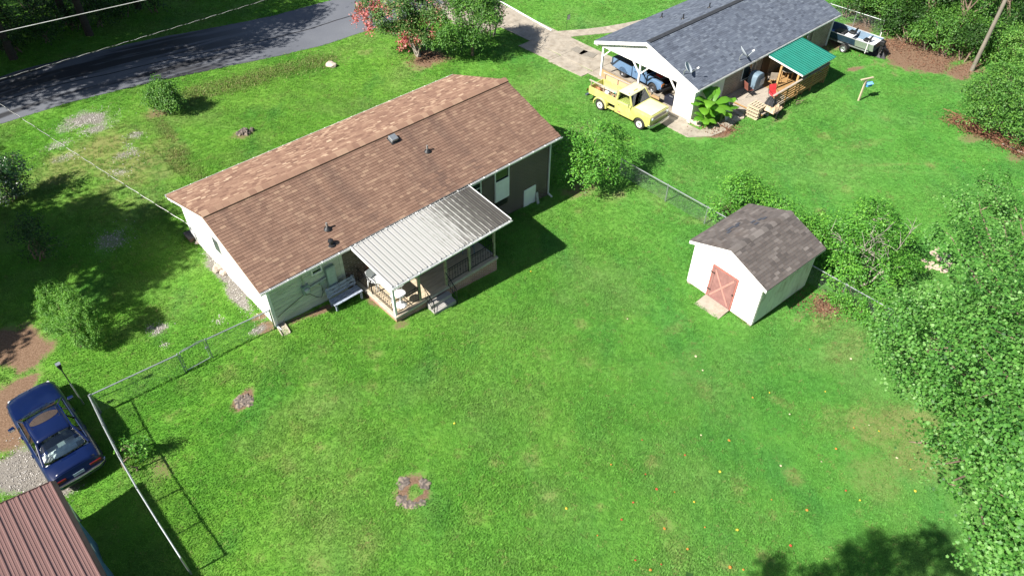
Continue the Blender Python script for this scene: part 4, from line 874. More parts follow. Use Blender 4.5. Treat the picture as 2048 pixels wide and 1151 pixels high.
chain('chain_link_fence', [W2(15.9, .5), W2(19.6, -1.5), W2(19.9, -5.6)], 'dark chain-link fence between the boat and the wood edge', h=1.1)

# ------------------------------------------------------------------ lamp post, feeder post, utility poles, wires
q = P(168, 808); lp = empty('lamp_post', q, YAW1, 'thin solar lamp on a post beside the blue car', 'lamp')
MB().tube([(0, 0, -.1), (0, 0, 1.25)], .028, 8).build('post', galv, lp, smooth=True); MB().tube([(0, 0, 1.25), (0, 0, 2.1)], .02, 8).build('stem', black, lp, smooth=True)
MB().lathe([(.05, 2.05), (.055, 2.1), (.085, 2.24), (.09, 2.3), (.07, 2.31)], 12).build('lamp_head', black, lp, smooth=True); MB().box((0, 0, 2.325), (.16, .16, .025)).build('solar_panel', galv, lp)
q = P(1716.7, 201.8); fp = empty('bird_feeder_post', q, YAW2-.35, 'T-shaped wooden post with a blue birdhouse hanging from it', 'bird feeder')
pale = woodmat('pale_wood', (.44, .37, .26), .2); MB().bb((-.05, -.045, -.05), (.05, .045, 1.50)).build('post', pale, fp); MB().bb((-.42, -.06, 1.501), (.52, .06, 1.55)).build('crossbar', pale, fp)
blue = plain('bright_blue_paint', (.06, .24, .50), .4, var=.1); bh = MB().bb((.16, -.14, .98), (.52, .14, 1.16)).build('birdhouse', blue, fp); MB().prism([(-.2, 1.161), (.2, 1.161), (0, 1.25)], .12, .56, 0).build('birdhouse_roof', plain('light_blue_paint', (.16, .37, .60), .4), bh); MB().tube([(.34, 0, 1.25), (.34, 0, 1.50)], .006, 5).build('hanger', black, fp)
def utility_pole(q, h, label, arms=True, lean=(0, 0)):
    p = empty('utility_pole', q, 0, label, 'utility pole'); MB().tube([(0, 0, -.4), (lean[0]*.5, lean[1]*.5, h*.5), (lean[0], lean[1], h)], [.135, .12, .10], 12).build('pole', plain('pole_wood', (.19, .165, .135), .9, var=.3, vs=5, bump=.4, stretch=(1, 1, .2)), p, smooth=True)
    if arms: MB().bar((lean[0]-1.1, lean[1]+.9, h-.5), (lean[0]+1.1, lean[1]-.9, h-.5), .1, .12).build('crossarm', greybark, p)
    return p
utility_pole(P(1943, 142), 9.5, 'tall weathered wooden pole at the edge of the right hand wood', False)
# overhead lines: two along the road and the drop to the white end wall
al = plain('aluminium_wire', (.62, .62, .60), .45, .3, var=.35, vs=.9, bump=0)
def wire(pa, pb, sag, rad, label, n=24):
    pa, pb = Vector(pa), Vector(pb); pts = [pa.lerp(pb, k/n)-Vector((0, 0, sag*4*(k/n)*(1-k/n))) for k in range(n+1)]
    m = MB().tube([p-pts[0] for p in pts], rad, 5).build('power_line', al, None, loc=pts[0]); return tag(m, label, 'power line', 'overhead wires by the road')
def ext(u0, v0, u1, v1, za, zb_, k0, k1):
    A, B = PZ(u0, v0, za), PZ(u1, v1, zb_); return A+(A-B)*k0, B+(B-A)*k1
def twisted(pa, pb, sag, label):
    pa, pb = Vector(pa), Vector(pb); L = (pb-pa).length; n = int(L/.1); d = (pb-pa)/L; u = d.cross(Vector((0, 0, 1))).normalized(); w = u.cross(d)
    root = empty('power_line', pa, 0, label, 'power line', 'overhead wires by the road')
    for nm, ph, mt, rr in (('bare_strand', 0., al, .0055), ('insulated_strand', math.pi, black, .009)):
        MB().tube([(pb-pa)*(k/n)-Vector((0, 0, sag*4*(k/n)*(1-k/n)))+(u*math.cos(ph+k*.1*7.6)+w*math.sin(ph+k*.1*7.6))*.012 for k in range(n+1)], rr, 4).build(nm, mt, root, fix=False)
    return root
a, b = ext(0, 65, 290, 0, 8.5, 8.5, 1.2, 2.2); wire(a, b, 0, .017, 'pale power line crossing the upper left corner of the dark wood')
a, b = ext(0, 155, 515, 0, 7.6, 7.6, .45, 1.0); twisted(a, b, .12, 'dashed looking twisted power line hanging over the road')
wa = PZ(0, 212, 5.2); wb = Vector((*fr(C1, YAW1, -WX-.06, .55), 1.93)); wv0 = Vector(wa)+(Vector(wa)-wb)*.55
twisted(wb, wv0+Vector((0, 0, .6)), .25, 'service wire sagging from the upper left down to the white end wall')
# ------------------------------------------------------------------ vehicles
glass = glassmat('car_glass', (.90, .95, .94), .1); dglass = glassmat('dark_car_glass', (.40, .46, .46), .1)
seatm = plain('light_grey_seat', (.74, .76, .75), .8, var=.1, vs=8, bump=.1); dseat = plain('dark_interior', (.035, .035, .04), .8); lampred = plain('red_lens', (.09, .008, .008), .2); lampamb = plain('amber_lens', (.55, .18, .02), .2); lampclr = plain('clear_lens', (.55, .57, .58), .1)
def paint(name, c, rough=.25, coat=.8, var=.08, dirt=None, dfac=.3):
    m = plain(name, c, rough, 0, var, 1.5, 0, 60, .5, dirt, dfac); b = m.node_tree.nodes['Principled BSDF']; b.inputs['Coat Weight'].default_value = coat; b.inputs['Coat Roughness'].default_value = .05; return m
_tyre = {}
def wheel(par, x, y, r, w, rimmat, hubmat=None, side=1):
    o = empty('wheel', (x, y, r)); o.parent = par; del_ = Euler((R(-90*side), 0, 0)).to_matrix()
    key = (r, w)
    t = MB().lathe([(r*.62, -w/2), (r*.9, -w/2), (r, -w/2+.035), (r*1.0, 0), (r, w/2-.035), (r*.9, w/2), (r*.62, w/2), (r*.60, 0), (r*.62, -w/2)][:-1], 28, (0, 0, 0), del_).build('tyre', rubber, o, smooth=True)
    MB().lathe([(0.001, w*.22), (r*.16, w*.30), (r*.2, w*.22), (r*.42, w*.16), (r*.5, w*.30), (r*.6, w*.36), (r*.625, w*.42), (r*.625, -w*.3), (.01, -w*.3)], 24, (0, 0, 0), del_).build('rim', rimmat, o, smooth=True)
    MB().lathe([(r*.17, w*.29), (r*.15, w*.42), (r*.05, w*.46)], 14, (0, 0, 0), del_).build('hub_cap', hubmat or chrome, o, smooth=True)
    return o
def grid_surf(rows, name, mat, par, smooth=True, closed=False, thick=0):
    n = len(rows[0]); vs = [p for r in rows for p in r]; fs = [(i*n+k, i*n+k+1, (i+1)*n+k+1, (i+1)*n+k) for i in range(len(rows)-1) for k in range(n-1)]
    o = MB().add(vs, fs).build(name, mat, par, smooth=smooth)
    if thick: m = o.modifiers.new('thick', 'SOLIDIFY'); m.thickness = thick; m.offset = -1
    return o
def lerp3(a, b, t): return tuple(a[i]+(b[i]-a[i])*t for i in range(3))
# --- navy sedan
navy = paint('navy_paint', (.002, .008, .045), .3, .45); navy.node_tree.nodes['Principled BSDF'].inputs['Specular IOR Level'].default_value = .3
a, b = fr(C1, YAW1, -16.50, -3.62); CAR = empty('parked_sedan', (a, b, 0), YAW1+R(91.4), 'dark blue sedan with brown reflection painted on its sunroof parked beside the metal carport', 'car')
st = [(2.43, .60, .34, .52, .56), (2.40, .74, .27, .58, .64), (2.28, .82, .22, .63, .69), (2.0, .865, .20, .70, .76), (1.5, .885, .19, .78, .84), (1.05, .89, .19, .84, .905), (.95, .89, .19, .85, .915), (.3, .89, .19, .87, .93), (-.5, .89, .19, .885, .945), (-1.3, .885, .19, .90, .96), (-1.72, .88, .19, .90, .975), (-1.78, .88, .19, .90, .98), (-2.1, .865, .21, .885, .965), (-2.34, .84, .25, .84, .925), (-2.42, .80, .30, .66, .70), (-2.46, .66, .38, .58, .60)]
rows = []
for x, w, zb, zs, zt in st:
    half = [(0, zb), (w*.8, zb), (w*.96, zb+.1), (w, (zb+zs)*.5), (w*.985, zs-.10), (w*.94, zs-.015), (w*.82, zs+(zt-zs)*.55), (w*.5, zt), (0, zt+.008)]
    rows.append([(x, y, z) for y, z in half]+[(x, -y, z) for y, z in half[::-1][1:]])
n = len(rows[0]); vs = [p for r in rows for p in r]; fs = []
for i in range(len(rows)-1):
    for k in range(n-1):
        if 6 <= i <= 9 and k in (7, 8): continue                # open cabin
        fs.append((i*n+k, i*n+k+1, (i+1)*n+k+1, (i+1)*n+k))
fs += [tuple(range(n)), tuple((len(rows)-1)*n+k for k in range(n))[::-1]]
body = MB().add(vs, fs).build('body', navy, CAR, smooth=True)
for s in (-1, 1):
    MB().bar((2.0, s*.872, .50), (-2.1, s*.874, .52), .03, .06).build('side_moulding', plain('dark_moulding', (.02, .022, .03), .5), body)
    MB().box((2.30, s*.58, .60), (.12, .30, .08), (0, R(14), s*-.22)).build('headlight', lampclr, body, bevel=.02); MB().box((-2.405, s*.58, .70), (.05, .38, .12)).build('tail_light', lampred, body, bevel=.015)
    o = MB().box((.62, s*1.0, .98), (.13, .2, .11), (0, 0, s*.2)).build('wing_mirror', navy, CAR, bevel=.03); MB().box((.55, s*1.0, .98), (.012, .16, .085)).build('mirror_glass', chrome, o)
    for dx in (.30, -.72):
        MB().bar((dx, s*.885, .78), (dx-.18, s*.885, .785), .03, .03).build('door_handle', navy, body)
    for x in (1.42, -1.38): wheel(CAR, x, s*.79, .315, .2, galv, chrome, s)
for z, m, h in ((.50, navy, .13), (.575, chrome, .018)):
    MB().prism([(-2.42, -.84), (-2.53, -.62), (-2.56, 0), (-2.53, .62), (-2.42, .84), (-2.30, .885), (-2.30, -.885)], z-h/2, z+h/2, 2).build('rear_bumper' if m is navy else 'bumper_trim', m, body, bevel=.03 if m is navy else 0, smooth=True)
MB().prism([(2.40, -.80), (2.50, -.55), (2.54, 0), (2.50, .55), (2.40, .80), (2.25, .86), (2.25, -.86)], .34, .52, 2).build('front_bumper', navy, body, bevel=.03, smooth=True)
MB().box((2.43, 0, .575), (.03, .7, .09)).build('grille', chrome, body); MB().box((-2.452, 0, .70), (.012, .36, .13)).build('licence_plate', plain('plate_blue_grey', (.20, .28, .36), .4), body)
MB().box((2.33, 0, .685), (.05, .05, .03)).build('hood_emblem', chrome, body)
# hood and boot shut lines as raised panels
grid_surf([[(x, y, (.712+(2.15-x)*.183) - .055*(y/.62)**2+.006) for y in np.linspace(-.62, .62, 9)] for x in np.linspace(2.15, 1.08, 7)], 'hood', navy, body, thick=.01)
grid_surf([[(x, y, .993+(x+1.8)*.05-.07*(y/.7)**2) for y in np.linspace(-.66, .66, 9)] for x in np.linspace(-1.80, -2.32, 5)], 'boot_lid', navy, body, thick=.01)
# cabin
wf, wr, hb = .98, -1.74, .755; rf, rr_, ht, zr0 = .26, -.98, .575, 1.345
crown = lambda x, y: zr0+.055*(1-(y/ht)**2)+.018*(1-((x-(rf+rr_)/2)/.65)**2)
grid_surf([[(x, y, crown(x, y)) for y in np.linspace(-ht, ht, 11)] for x in np.linspace(rf, rr_, 9)], 'roof_panel', navy, CAR, thick=.03)
WS = lambda t, y: (wf+(rf-wf)*t+.10*(1-(y/.75)**2)*(1-t)*.6, y*((hb-.01)*(1-t)+ht*t)/.75, .90+(crown(rf, y*ht/.75)-.90)*t+.02*math.sin(t*3.14))
ws = grid_surf([[WS(t, y) for y in np.linspace(-.72, .72, 9)] for t in np.linspace(.02, .97, 6)], 'windscreen', glass, CAR, thick=.006)
RW = lambda t, y: (wr+(rr_-wr)*t-.10*(1-(y/.75)**2)*(1-t)*.6, y*((hb-.02)*(1-t)+ht*t)/.75, .985+(crown(rr_, y*ht/.75)-.985)*t+.03*math.sin(t*3.14))
rw = grid_surf([[RW(t, y) for y in np.linspace(-.70, .70, 9)] for t in np.linspace(.04, .95, 6)], 'rear_window', glass, CAR, thick=.006)
for s in (-1, 1):
    A0, A1, C0, C1_ = (wf-.02, s*hb, .895), (rf, s*ht, zr0), (wr+.06, s*(hb-.015), .965), (rr_, s*ht, zr0)
    MB().bar(A0, A1, .06, .05).build('pillar', navy, CAR, bevel=.012); MB().bar(C0, C1_, .075, .07).build('pillar', navy, CAR, bevel=.015)
    B0, B1 = (-.30, s*(hb+.015), .93), (-.38, s*(ht+.01), zr0); MB().bar(B0, B1, .05, .03).build('pillar', dseat, CAR)
    D0, D1 = (-1.05, s*(hb), .95), (-.98, s*(ht+.01), zr0-.03); MB().bar(D0, D1, .035, .03).build('pillar', dseat, CAR)
    MB().bar(A1, C1_, .05, .04).build('roof_rail', navy, CAR, bevel=.01); MB().bar((wf-.1, s*(hb+.012), .905), (wr+.3, s*(hb+.005), .962), .02, .018).build('window_trim', chrome, CAR)
    for (pa, pb, pc, pd) in ((A0, A1, B1, B0), (B0, B1, D1, D0)):
        q = [lerp3(pa, pd, .08), lerp3(pb, pc, .03), lerp3(pb, pc, .97), lerp3(pa, pd, .97)]; MB().add([(p[0], p[1]*.985, p[2]) for p in q]+[(p[0], p[1]*.975, p[2]) for p in q], [(0, 1, 2, 3), (7, 6, 5, 4), (0, 4, 5, 1), (1, 5, 6, 2), (2, 6, 7, 3), (3, 7, 4, 0)]).build('side_window', dglass, CAR)
# interior
MB().bb((-1.6, -.78, .30), (.95, .78, .34)).build('cabin_floor', dseat, CAR)
MB().prism([(.95, .55), (.55, .55), (.6, .86), (.98, .875)], -.70, .70, 1).build('dashboard', plain('grey_dash', (.12, .125, .13), .7), CAR)
for s in (-1, 1):
    MB().box((.0, s*.36, .56), (.5, .5, .16)).build('front_seat', seatm, CAR, bevel=.05); MB().box((-.30, s*.36, .86), (.14, .48, .55), (0, R(-14), 0)).build('seat_back', seatm, CAR, bevel=.05); MB().box((-.38, s*.36, 1.19), (.09, .26, .15)).build('headrest', seatm, CAR, bevel=.03)
    MB().box((-1.36, s*.36, .985), (.11, .30, .10)).build('rear_headrest', seatm, CAR, bevel=.03); MB().bb((-1.66, s*.66-.08, .965), (-1.44, s*.40, .985)).build('speaker_cover', plain('grey_speaker', (.25, .26, .26), .8), CAR)
MB().box((-.95, 0, .55), (.5, 1.3, .18)).build('rear_seat', seatm, CAR, bevel=.05); MB().box((-1.28, 0, .80), (.15, 1.3, .42), (0, R(-16), 0)).build('rear_seat_back', seatm, CAR, bevel=.05); MB().bb((-1.72, -.70, .90), (-1.30, .70, .962)).build('parcel_shelf', plain('pale_shelf', (.80, .82, .82), .8), CAR)
MB().tube([(.35+.0*math.cos(t), .36+.17*math.cos(t), .84+.15*math.sin(t)) for t in np.linspace(0, 6.28, 17)], .014, 6).build('steering_wheel', dseat, CAR)
# sunroof oval: reflected tree branches painted in as brown streaks
sn = NT('painted_branch_reflection').set(.35, 0, .5); co = sn.tc('Object'); mp = sn.n('Mapping'); mp.inputs['Location'].default_value = (.35, 0, 0); sn.l(co, mp.inputs[0]); sx = sn.n('SeparateXYZ'); sn.l(mp.outputs[0], sx.inputs[0])
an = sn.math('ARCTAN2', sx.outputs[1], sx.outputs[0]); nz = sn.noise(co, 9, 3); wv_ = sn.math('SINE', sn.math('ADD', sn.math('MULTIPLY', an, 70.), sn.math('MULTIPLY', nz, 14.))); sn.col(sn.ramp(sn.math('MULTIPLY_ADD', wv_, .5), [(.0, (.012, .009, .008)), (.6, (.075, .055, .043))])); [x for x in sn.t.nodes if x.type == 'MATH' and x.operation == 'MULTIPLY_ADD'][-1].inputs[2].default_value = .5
el = [(.165-.0*abs(math.sin(t))+.0, 0, 0) for t in (0,)]
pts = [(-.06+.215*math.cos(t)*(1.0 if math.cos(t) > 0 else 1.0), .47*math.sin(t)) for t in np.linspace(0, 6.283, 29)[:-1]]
MB().add([(x, y, crown(x, y)+.008) for x, y in pts]+[(-.06, 0, crown(-.06, 0)+.012)], [(i, (i+1) % 28, 28) for i in range(28)]).build('sunroof_reflection', sn.m, CAR)
MB().tube([(x, y, crown(x, y)+.006) for x, y in ((.18, -.46), (.18, .46), (-.30, .46), (-.30, -.46), (.18, -.46))], .006, 4).build('sunroof_seal', dseat, CAR)
MB().tube([(-2.0, -.55, .97), (-2.25, -.62, 1.35)], .004, 4).build('aerial', black, CAR)
for s in (-.3, .25): MB().bar((1.03, s, .915), (.78, s+.45, .975), .014, .01).build('wiper', black, CAR)

# --- pickups
def pickup(root, pm, L, wb, W, zh, zbelt, zroof_, xf, xcab0, xcab1, xb1, bedz, rw, rimm, step, hood=True, roofm=None, lights=True, chromeb=chrome):
    """x forward; axles at +-wb/2; xf nose, cab from xcab0 (windscreen foot) back to xcab1, bed back to xb1"""
    h = W/2; zs = .42; fx, rx = wb/2, -wb/2
    # lower front body with arches
    def arch(x, r, n=9): return [(x+r*math.cos(a), .33+r*math.sin(a)) for a in np.linspace(0, math.pi, n)]
    ar = rw+.08
    prof = [(xf, zs+.05), (xf, zh-.08), (xf-.07, zh-.02), (xcab0, zh+.02), (xcab0-.05, zbelt), (xcab1, zbelt), (xcab1, zs-.04)]+[(x, max(z, zs-.04)) for x, z in arch(fx, ar)[::-1]]
    if hood:
        body = MB().prism(prof, -h, h, 1).build('body', pm, root, bevel=.035, smooth=True)
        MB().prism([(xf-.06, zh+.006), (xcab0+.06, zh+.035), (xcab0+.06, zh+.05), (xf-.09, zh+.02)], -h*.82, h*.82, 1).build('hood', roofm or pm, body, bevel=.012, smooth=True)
    else:
        body = MB().prism([(xcab0, zs), (xcab0, zh+.02), (xcab0-.05, zbelt), (xcab1, zbelt), (xcab1, zs-.04)], -h, h, 1).build('body', pm, root, bevel=.03, smooth=True)
        fend = [(xf, zs+.1), (xf, zh-.06), (xf-.06, zh), (xcab0+.004, zh+.02), (xcab0+.004, zs)]+[(x, max(z, zs-.02)) for x, z in arch(fx, ar)[::-1]]
        for s in (-1, 1): MB().prism(fend, s*(h-.2), s*h, 1).build('front_fender', pm, root, bevel=.03, smooth=True)
        MB().bb((xcab0+.02, -h+.22, zs), (xf-.1, h-.22, zs+.18)).build('engine_bay', dseat, root)
    # cab upper: roof, pillars, glass
    rx0, rx1 = xcab0-.42, xcab1+.06; ht = h-.16; rm_ = roofm or pm
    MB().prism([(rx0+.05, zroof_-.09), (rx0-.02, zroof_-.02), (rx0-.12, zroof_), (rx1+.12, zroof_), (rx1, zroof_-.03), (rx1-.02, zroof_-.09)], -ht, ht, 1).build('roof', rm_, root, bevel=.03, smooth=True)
    MB().prism([(xcab1+.001, zbelt-.01), (xcab1+.06, zbelt-.01), (rx1+.05, zroof_-.09), (rx1-.01, zroof_-.09)], -ht+.06, ht-.06, 1).build('rear_window', dglass, root)
    for s in (-1, 1):
        a0, a1 = (xcab0-.06, s*(h-.05), zbelt-.02), (rx0+.02, s*(ht-.03), zroof_-.05); c0, c1 = (xcab1+.06, s*(h-.06), zbelt-.02), (rx1+.03, s*(ht-.03), zroof_-.05)
        MB().bar(a0, a1, .07, .07).build('pillar', pm, root); MB().bar(c0, c1, .12, .10).build('pillar', pm, root)
        q = [lerp3(a0, c0, .06), lerp3(a1, c1, .06), lerp3(a1, c1, .94), lerp3(a0, c0, .94)]; MB().add([(p[0], p[1]*.985, p[2]) for p in q]+[(p[0], p[1]*.97, p[2]) for p in q], [(0, 1, 2, 3), (7, 6, 5, 4), (0, 4, 5, 1), (1, 5, 6, 2), (2, 6, 7, 3), (3, 7, 4, 0)]).build('side_window', glass, root)
        d = MB().bb((xcab1+.14, s*(h+.001), zs+.03), (xcab0-.12, s*(h+.012), zbelt-.03)).build('door', pm, root, bevel=.004); MB().box((xcab1+.3, s*(h+.03), zbelt-.16), (.14, .03, .03)).build('handle', chromeb, d)
        m = MB().bar((xcab0-.15, s*h, zbelt-.05), (xcab0-.12, s*(h+.2), zbelt+.08), .02, .02).build('mirror_arm', chromeb, root); MB().box((xcab0-.12, s*(h+.2), zbelt+.15), (.04, .14, .22)).build('mirror', chromeb, m, bevel=.01)
    w0 = [(xcab0-.04, s*(h-.09), zbelt) for s in (-1, 1)]; w1 = [(rx0+.03, s*(ht-.07), zroof_-.085) for s in (1, -1)]
    MB().add(w0+w1+[(x+.012, y, z) for x, y, z in w0+w1], [(0, 1, 2, 3), (7, 6, 5, 4), (0, 4, 5, 1), (1, 5, 6, 2), (2, 6, 7, 3), (3, 7, 4, 0)]).build('windscreen', dglass, root)
    MB().bb((xcab1+.15, -h+.15, zbelt-.55), (xcab1+.55, h-.15, zbelt-.3)).build('seat', dseat, root, bevel=.04)
    # front: grille, bumper, lamps
    if hood:
        g = MB().bb((xf+.001, -h+.10, zh-.34), (xf+.03, h-.10, zh-.10)).build('grille', chromeb, root)
        for k in range(12):
            y = -h+.34+k*(2*h-.68)/11; MB().bb((xf+.031, y-.028, zh-.31), (xf+.036, y+.028, zh-.13)).build('grille_slot', dseat, g)
        for s in (-1, 1): MB().lathe([(.085, 0), (.085, .03), (.06, .045), (.01, .05)], 16, (xf+.031, s*(h-.20), zh-.22), Euler((0, R(90), 0)).to_matrix()).build('headlight', lampclr, g, smooth=True)
    else:
        for s in (-1, 1): MB().bb((xf-.02, s*(h-.24), zh-.26), (xf+.03, s*(h-.02), zh-.10)).build('headlight', lampamb if s < 0 else lampclr, root)
    MB().prism([(xf+.05, -h-.02), (xf+.17, -h+.12), (xf+.20, 0), (xf+.17, h-.12), (xf+.05, h+.02), (xf-.12, h+.03), (xf-.12, h-.0), (xf+.03, h-.03), (xf+.12, 0), (xf+.03, -h+.03), (xf-.12, -h), (xf-.12, -h-.03)], zs+.0, zs+.15, 2).build('front_bumper', chromeb if hood else black, root, bevel=.012)
    # bed
    bx0 = xcab1-.05; hb_ = h-(.22 if step else .0); bb_ = bedz-.46
    bed = MB().bb((xb1, -hb_+.05, bb_), (bx0, hb_-.05, bb_+.04)).build('bed_floor', dseat if not step else plain('pale_bed', (.55, .56, .42), .7, var=.2), root)
    for s in (-1, 1):
        if step:
            MB().bb((xb1, s*(hb_-.049), bb_-.02), (bx0, s*hb_, bedz)).build('bed_side', pm, bed, bevel=.006)
            n = 13; vs = []; 
            for i, aa in enumerate(np.linspace(-.12, math.pi+.12, n)):
                for (rr2, y) in ((ar+.06, hb_), (ar+.06, h-.02), (ar+.0, h+.03), (ar-.02, h+.03)): vs.append((rx+rr2*1.08*math.cos(aa), s*y, .36+rr2*math.sin(aa)))
            MB().add(vs, [(i*4+k, i*4+k+1, i*4+k+5, i*4+k+4) for i in range(n-1) for k in range(3)]).build('rear_fender', pm, bed, smooth=True)
            MB().bb((rx+ar+.15, s*hb_, .42), (bx0, s*(h-.02), .47)).build('side_step', pm, bed)
        else:
            pr_ = [(xb1, zs+.02), (xb1, bedz), (bx0, bedz), (bx0, zs-.02)]+[(x, max(z, zs-.02)) for x, z in arch(rx, ar)[::-1]]
            MB().prism(pr_, s*(h-.07), s*h, 1).build('bed_side', pm, bed, bevel=.012)
    MB().bb((bx0-.05, -hb_+.06, bb_+.041), (bx0-.005, hb_-.06, bedz)).build('bed_front', pm, bed)
    MB().bb((xb1-.045, -hb_+.02, bb_), (xb1-.001, hb_-.02, bedz-.02)).build('tailgate', pm, bed, bevel=.008)
    MB().bb((xb1-.2, -h+.1, zs), (xb1-.06, h-.1, zs+.12)).build('rear_bumper', chromeb if step else black, root)
    for s in (-1, 1): MB().bb((xb1-.05, s*(h-.1), bedz-.3), (xb1-.0455-.03, s*(h-.22 if not step else hb_-.0), bedz-.16)).build('tail_light', lampred, root)
    MB().bb((xb1+.1, -.35, .3), (xf-.3, .35, .42)).build('chassis', dseat, root)
    for s in (-1, 1):
        for x in (fx, rx): wheel(root, x, s*(h-.11), rw, .2, rimm, None, s)
    return body
yel = paint('faded_yellow_paint', (.47, .46, .13), .5, .3, .12, (.50, .47, .24), .7); whr = plain('white_rim', (.66, .65, .60), .5, var=.15, vs=12, dirt=(.35, .2, .12), dfac=.5)
YT = empty('yellow_pickup', W2(-2.00, -.82), YAW2-R(87.4), 'faded yellow old pickup with a loaded bed parked on the grass by the carport', 'pickup truck')
pickup(YT, yel, 5, 3.06, 1.82, 1.14, 1.18, 1.78, 2.28, .92, -.38, -2.62, 1.12, .36, whr, True, roofm=paint('cream_yellow_paint', (.55, .55, .33), .6, .1, .12, (.5, .46, .32), .5))  # hood and roof get a paler cream yellow than the sides
for y in (-.62, -.12, 0, .12, .62): MB().box((.36, y, 1.80), (.07, .05, .035)).build('roof_lamp', lampamb, YT, bevel=.01)
MB().bb((-.12, -.93, .50), (.12, -.915, .60)).build('step_plate', plain('red_white_plate', (.5, .16, .12), .5), YT)
MB().bb((-2.75, -.5, .72), (-2.66, -.2, .95)).build('mud_flap', black, YT); 
rackm = woodmat('rack_wood', (.34, .25, .18), .3)
for s in (-1, 1):
    for x in (-2.5, -1.5, -.55): MB().bb((x-.025, s*.66-.025, .75), (x+.025, s*.66+.025, 1.50)).build('stake', rackm, YT)
    MB().bb((-2.65, s*.66-.045, 1.501), (-.45, s*.66+.045, 1.55)).build('rack_rail', woodmat('grey_weathered2', (.36, .32, .27), .2), YT)
MB().bb((-2.5, .69, 1.13), (-.55, .71, 1.49)).build('rack_board', woodmat('plywood', (.52, .36, .19), .15), YT)
MB().bb((-.53, -.66, 1.551), (-.47, .66, 1.60)).build('rack_crossbar', rackm, YT)
q = YT.matrix_world
def inbed(name, x, y, mb, mat, label, cat, z=.705, rz_=0., **k):
    a, b = fr(C2, YAW2, -2.0, -.82); yw = YAW2-R(87.4); X_, Y_ = a+x*math.cos(yw)-y*math.sin(yw), b+x*math.sin(yw)+y*math.cos(yw)
    o = mb.build(name, mat, None, loc=(X_, Y_, DROP+z), rot=(0, 0, yw+rz_), **k); return tag(o, label, cat)
def crumple(sx, sy, h, seed, n=10):
    rr = random.Random(seed); vs = []; fs = []
    for i in range(n+1):
        for j in range(n+1):
            e = min(i, j, n-i, n-j); z = 0 if e == 0 else h*(.55+.45*rr.random())*min(1, e/2.2); vs.append(((i/n-.5)*sx+rr.uniform(-.03, .03), (j/n-.5)*sy+rr.uniform(-.03, .03), z))
    fs = [(i*(n+1)+j, (i+1)*(n+1)+j, (i+1)*(n+1)+j+1, i*(n+1)+j+1) for i in range(n) for j in range(n)]; return MB().add(vs, fs+[tuple(i*(n+1) for i in range(n+1))[::1]][:0])
inbed('tarpaulin', -1.05, .15, crumple(.6, .7, .35, 3), plain('teal_tarp', (.03, .30, .24), .6, bump=.3, bs=10), 'crumpled teal tarpaulin in the bed of the yellow pickup', 'tarpaulin', smooth=False)
inbed('rusty_bucket', -.75, -.3, MB().lathe([(.13, 0), (.17, .3), (.16, .3), (.12, .02), (.0, .02)], 16), plain('rust', (.30, .11, .05), .8), 'rusty orange bucket in the bed of the yellow pickup', 'bucket')
inbed('plastic_jug', -1.6, -.1, MB().bb((-.14, -.1, 0), (.14, .1, .3)), plast, 'white plastic jug among the clutter in the yellow pickup bed', 'jug', bevel=.04)
inbed('rope_coil', -1.15, -.32, MB().tube([(.2*math.cos(t), .2*math.sin(t), .05+.012*t) for t in np.linspace(0, 25, 60)], .02, 6), plain('tan_rope', (.4, .26, .14), .9), 'coil of tan hose lying in the yellow pickup bed', 'hose')
inbed('lumber_board', -2.0, .12, MB().bb((-.55, -.1, 0), (.5, .1, .12)), rackm, 'short brown board lying near the yellow pickup tailgate', 'board')
inbed('rag_pile', -2.3, -.25, crumple(.5, .5, .3, 9), plain('rust_rag', (.42, .19, .09), .9), 'orange brown rags heaped at the yellow pickup tailgate', 'rags')
blu = paint('steel_blue_paint', (.11, .19, .31), .3, .6); drk = plain('dark_alloy', (.10, .10, .105), .4, .5)
BT = empty('blue_pickup', W2(1.88, 1.10, .05), YAW2-R(90+3), 'steel blue pickup without its hood parked inside the carport', 'pickup truck')
pickup(BT, blu, 4.6, 2.62, 1.66, .98, 1.02, 1.55, 2.02, .72, -.50, -2.35, 1.02, .33, drk, False, hood=False, chromeb=black)
MB().bb((.85, -.3, .6), (1.55, .3, .88)).build('engine_block', plain('engine_grey', (.16, .16, .16), .6), BT, bevel=.03); MB().bb((.95, -.2, .881), (1.4, .2, .98)).build('red_valve_cover', plain('red_cover', (.5, .035, .02), .4), BT, bevel=.02); MB().bb((1.7, -.6, .55), (1.78, .6, .93)).build('radiator', black, BT)
MB().bb((-2.3, -.74, 1.021), (-.58, .74, 1.05)).build('bed_cover', plain('black_vinyl', (.012, .012, .013), .5), BT)
tb = empty('tool_chest', W2(.95, -1.75, .05), YAW2, 'black plastic tool chest on the carport floor by the white panel', 'tool chest'); tbm = plain('navy_black_plastic', (.02, .022, .035), .4)
MB().bb((-.25, -.35, 0), (.25, .35, .34)).build('box', tbm, tb, bevel=.02); MB().bb((-.26, -.36, .342), (.26, .36, .44)).build('lid', tbm, tb, bevel=.03); MB().bb((-.03, -.14, .441), (.03, .14, .47)).build('handle', galv, tb)
bk = MB().bb((-.35, -.45, 0), (.35, .45, .4)).build('storage_box', tbm, None, loc=W2(3.2, -2.6, .05), rot=(0, 0, YAW2)); tag(bk, 'dark storage box at the back of the shaded carport', 'box')

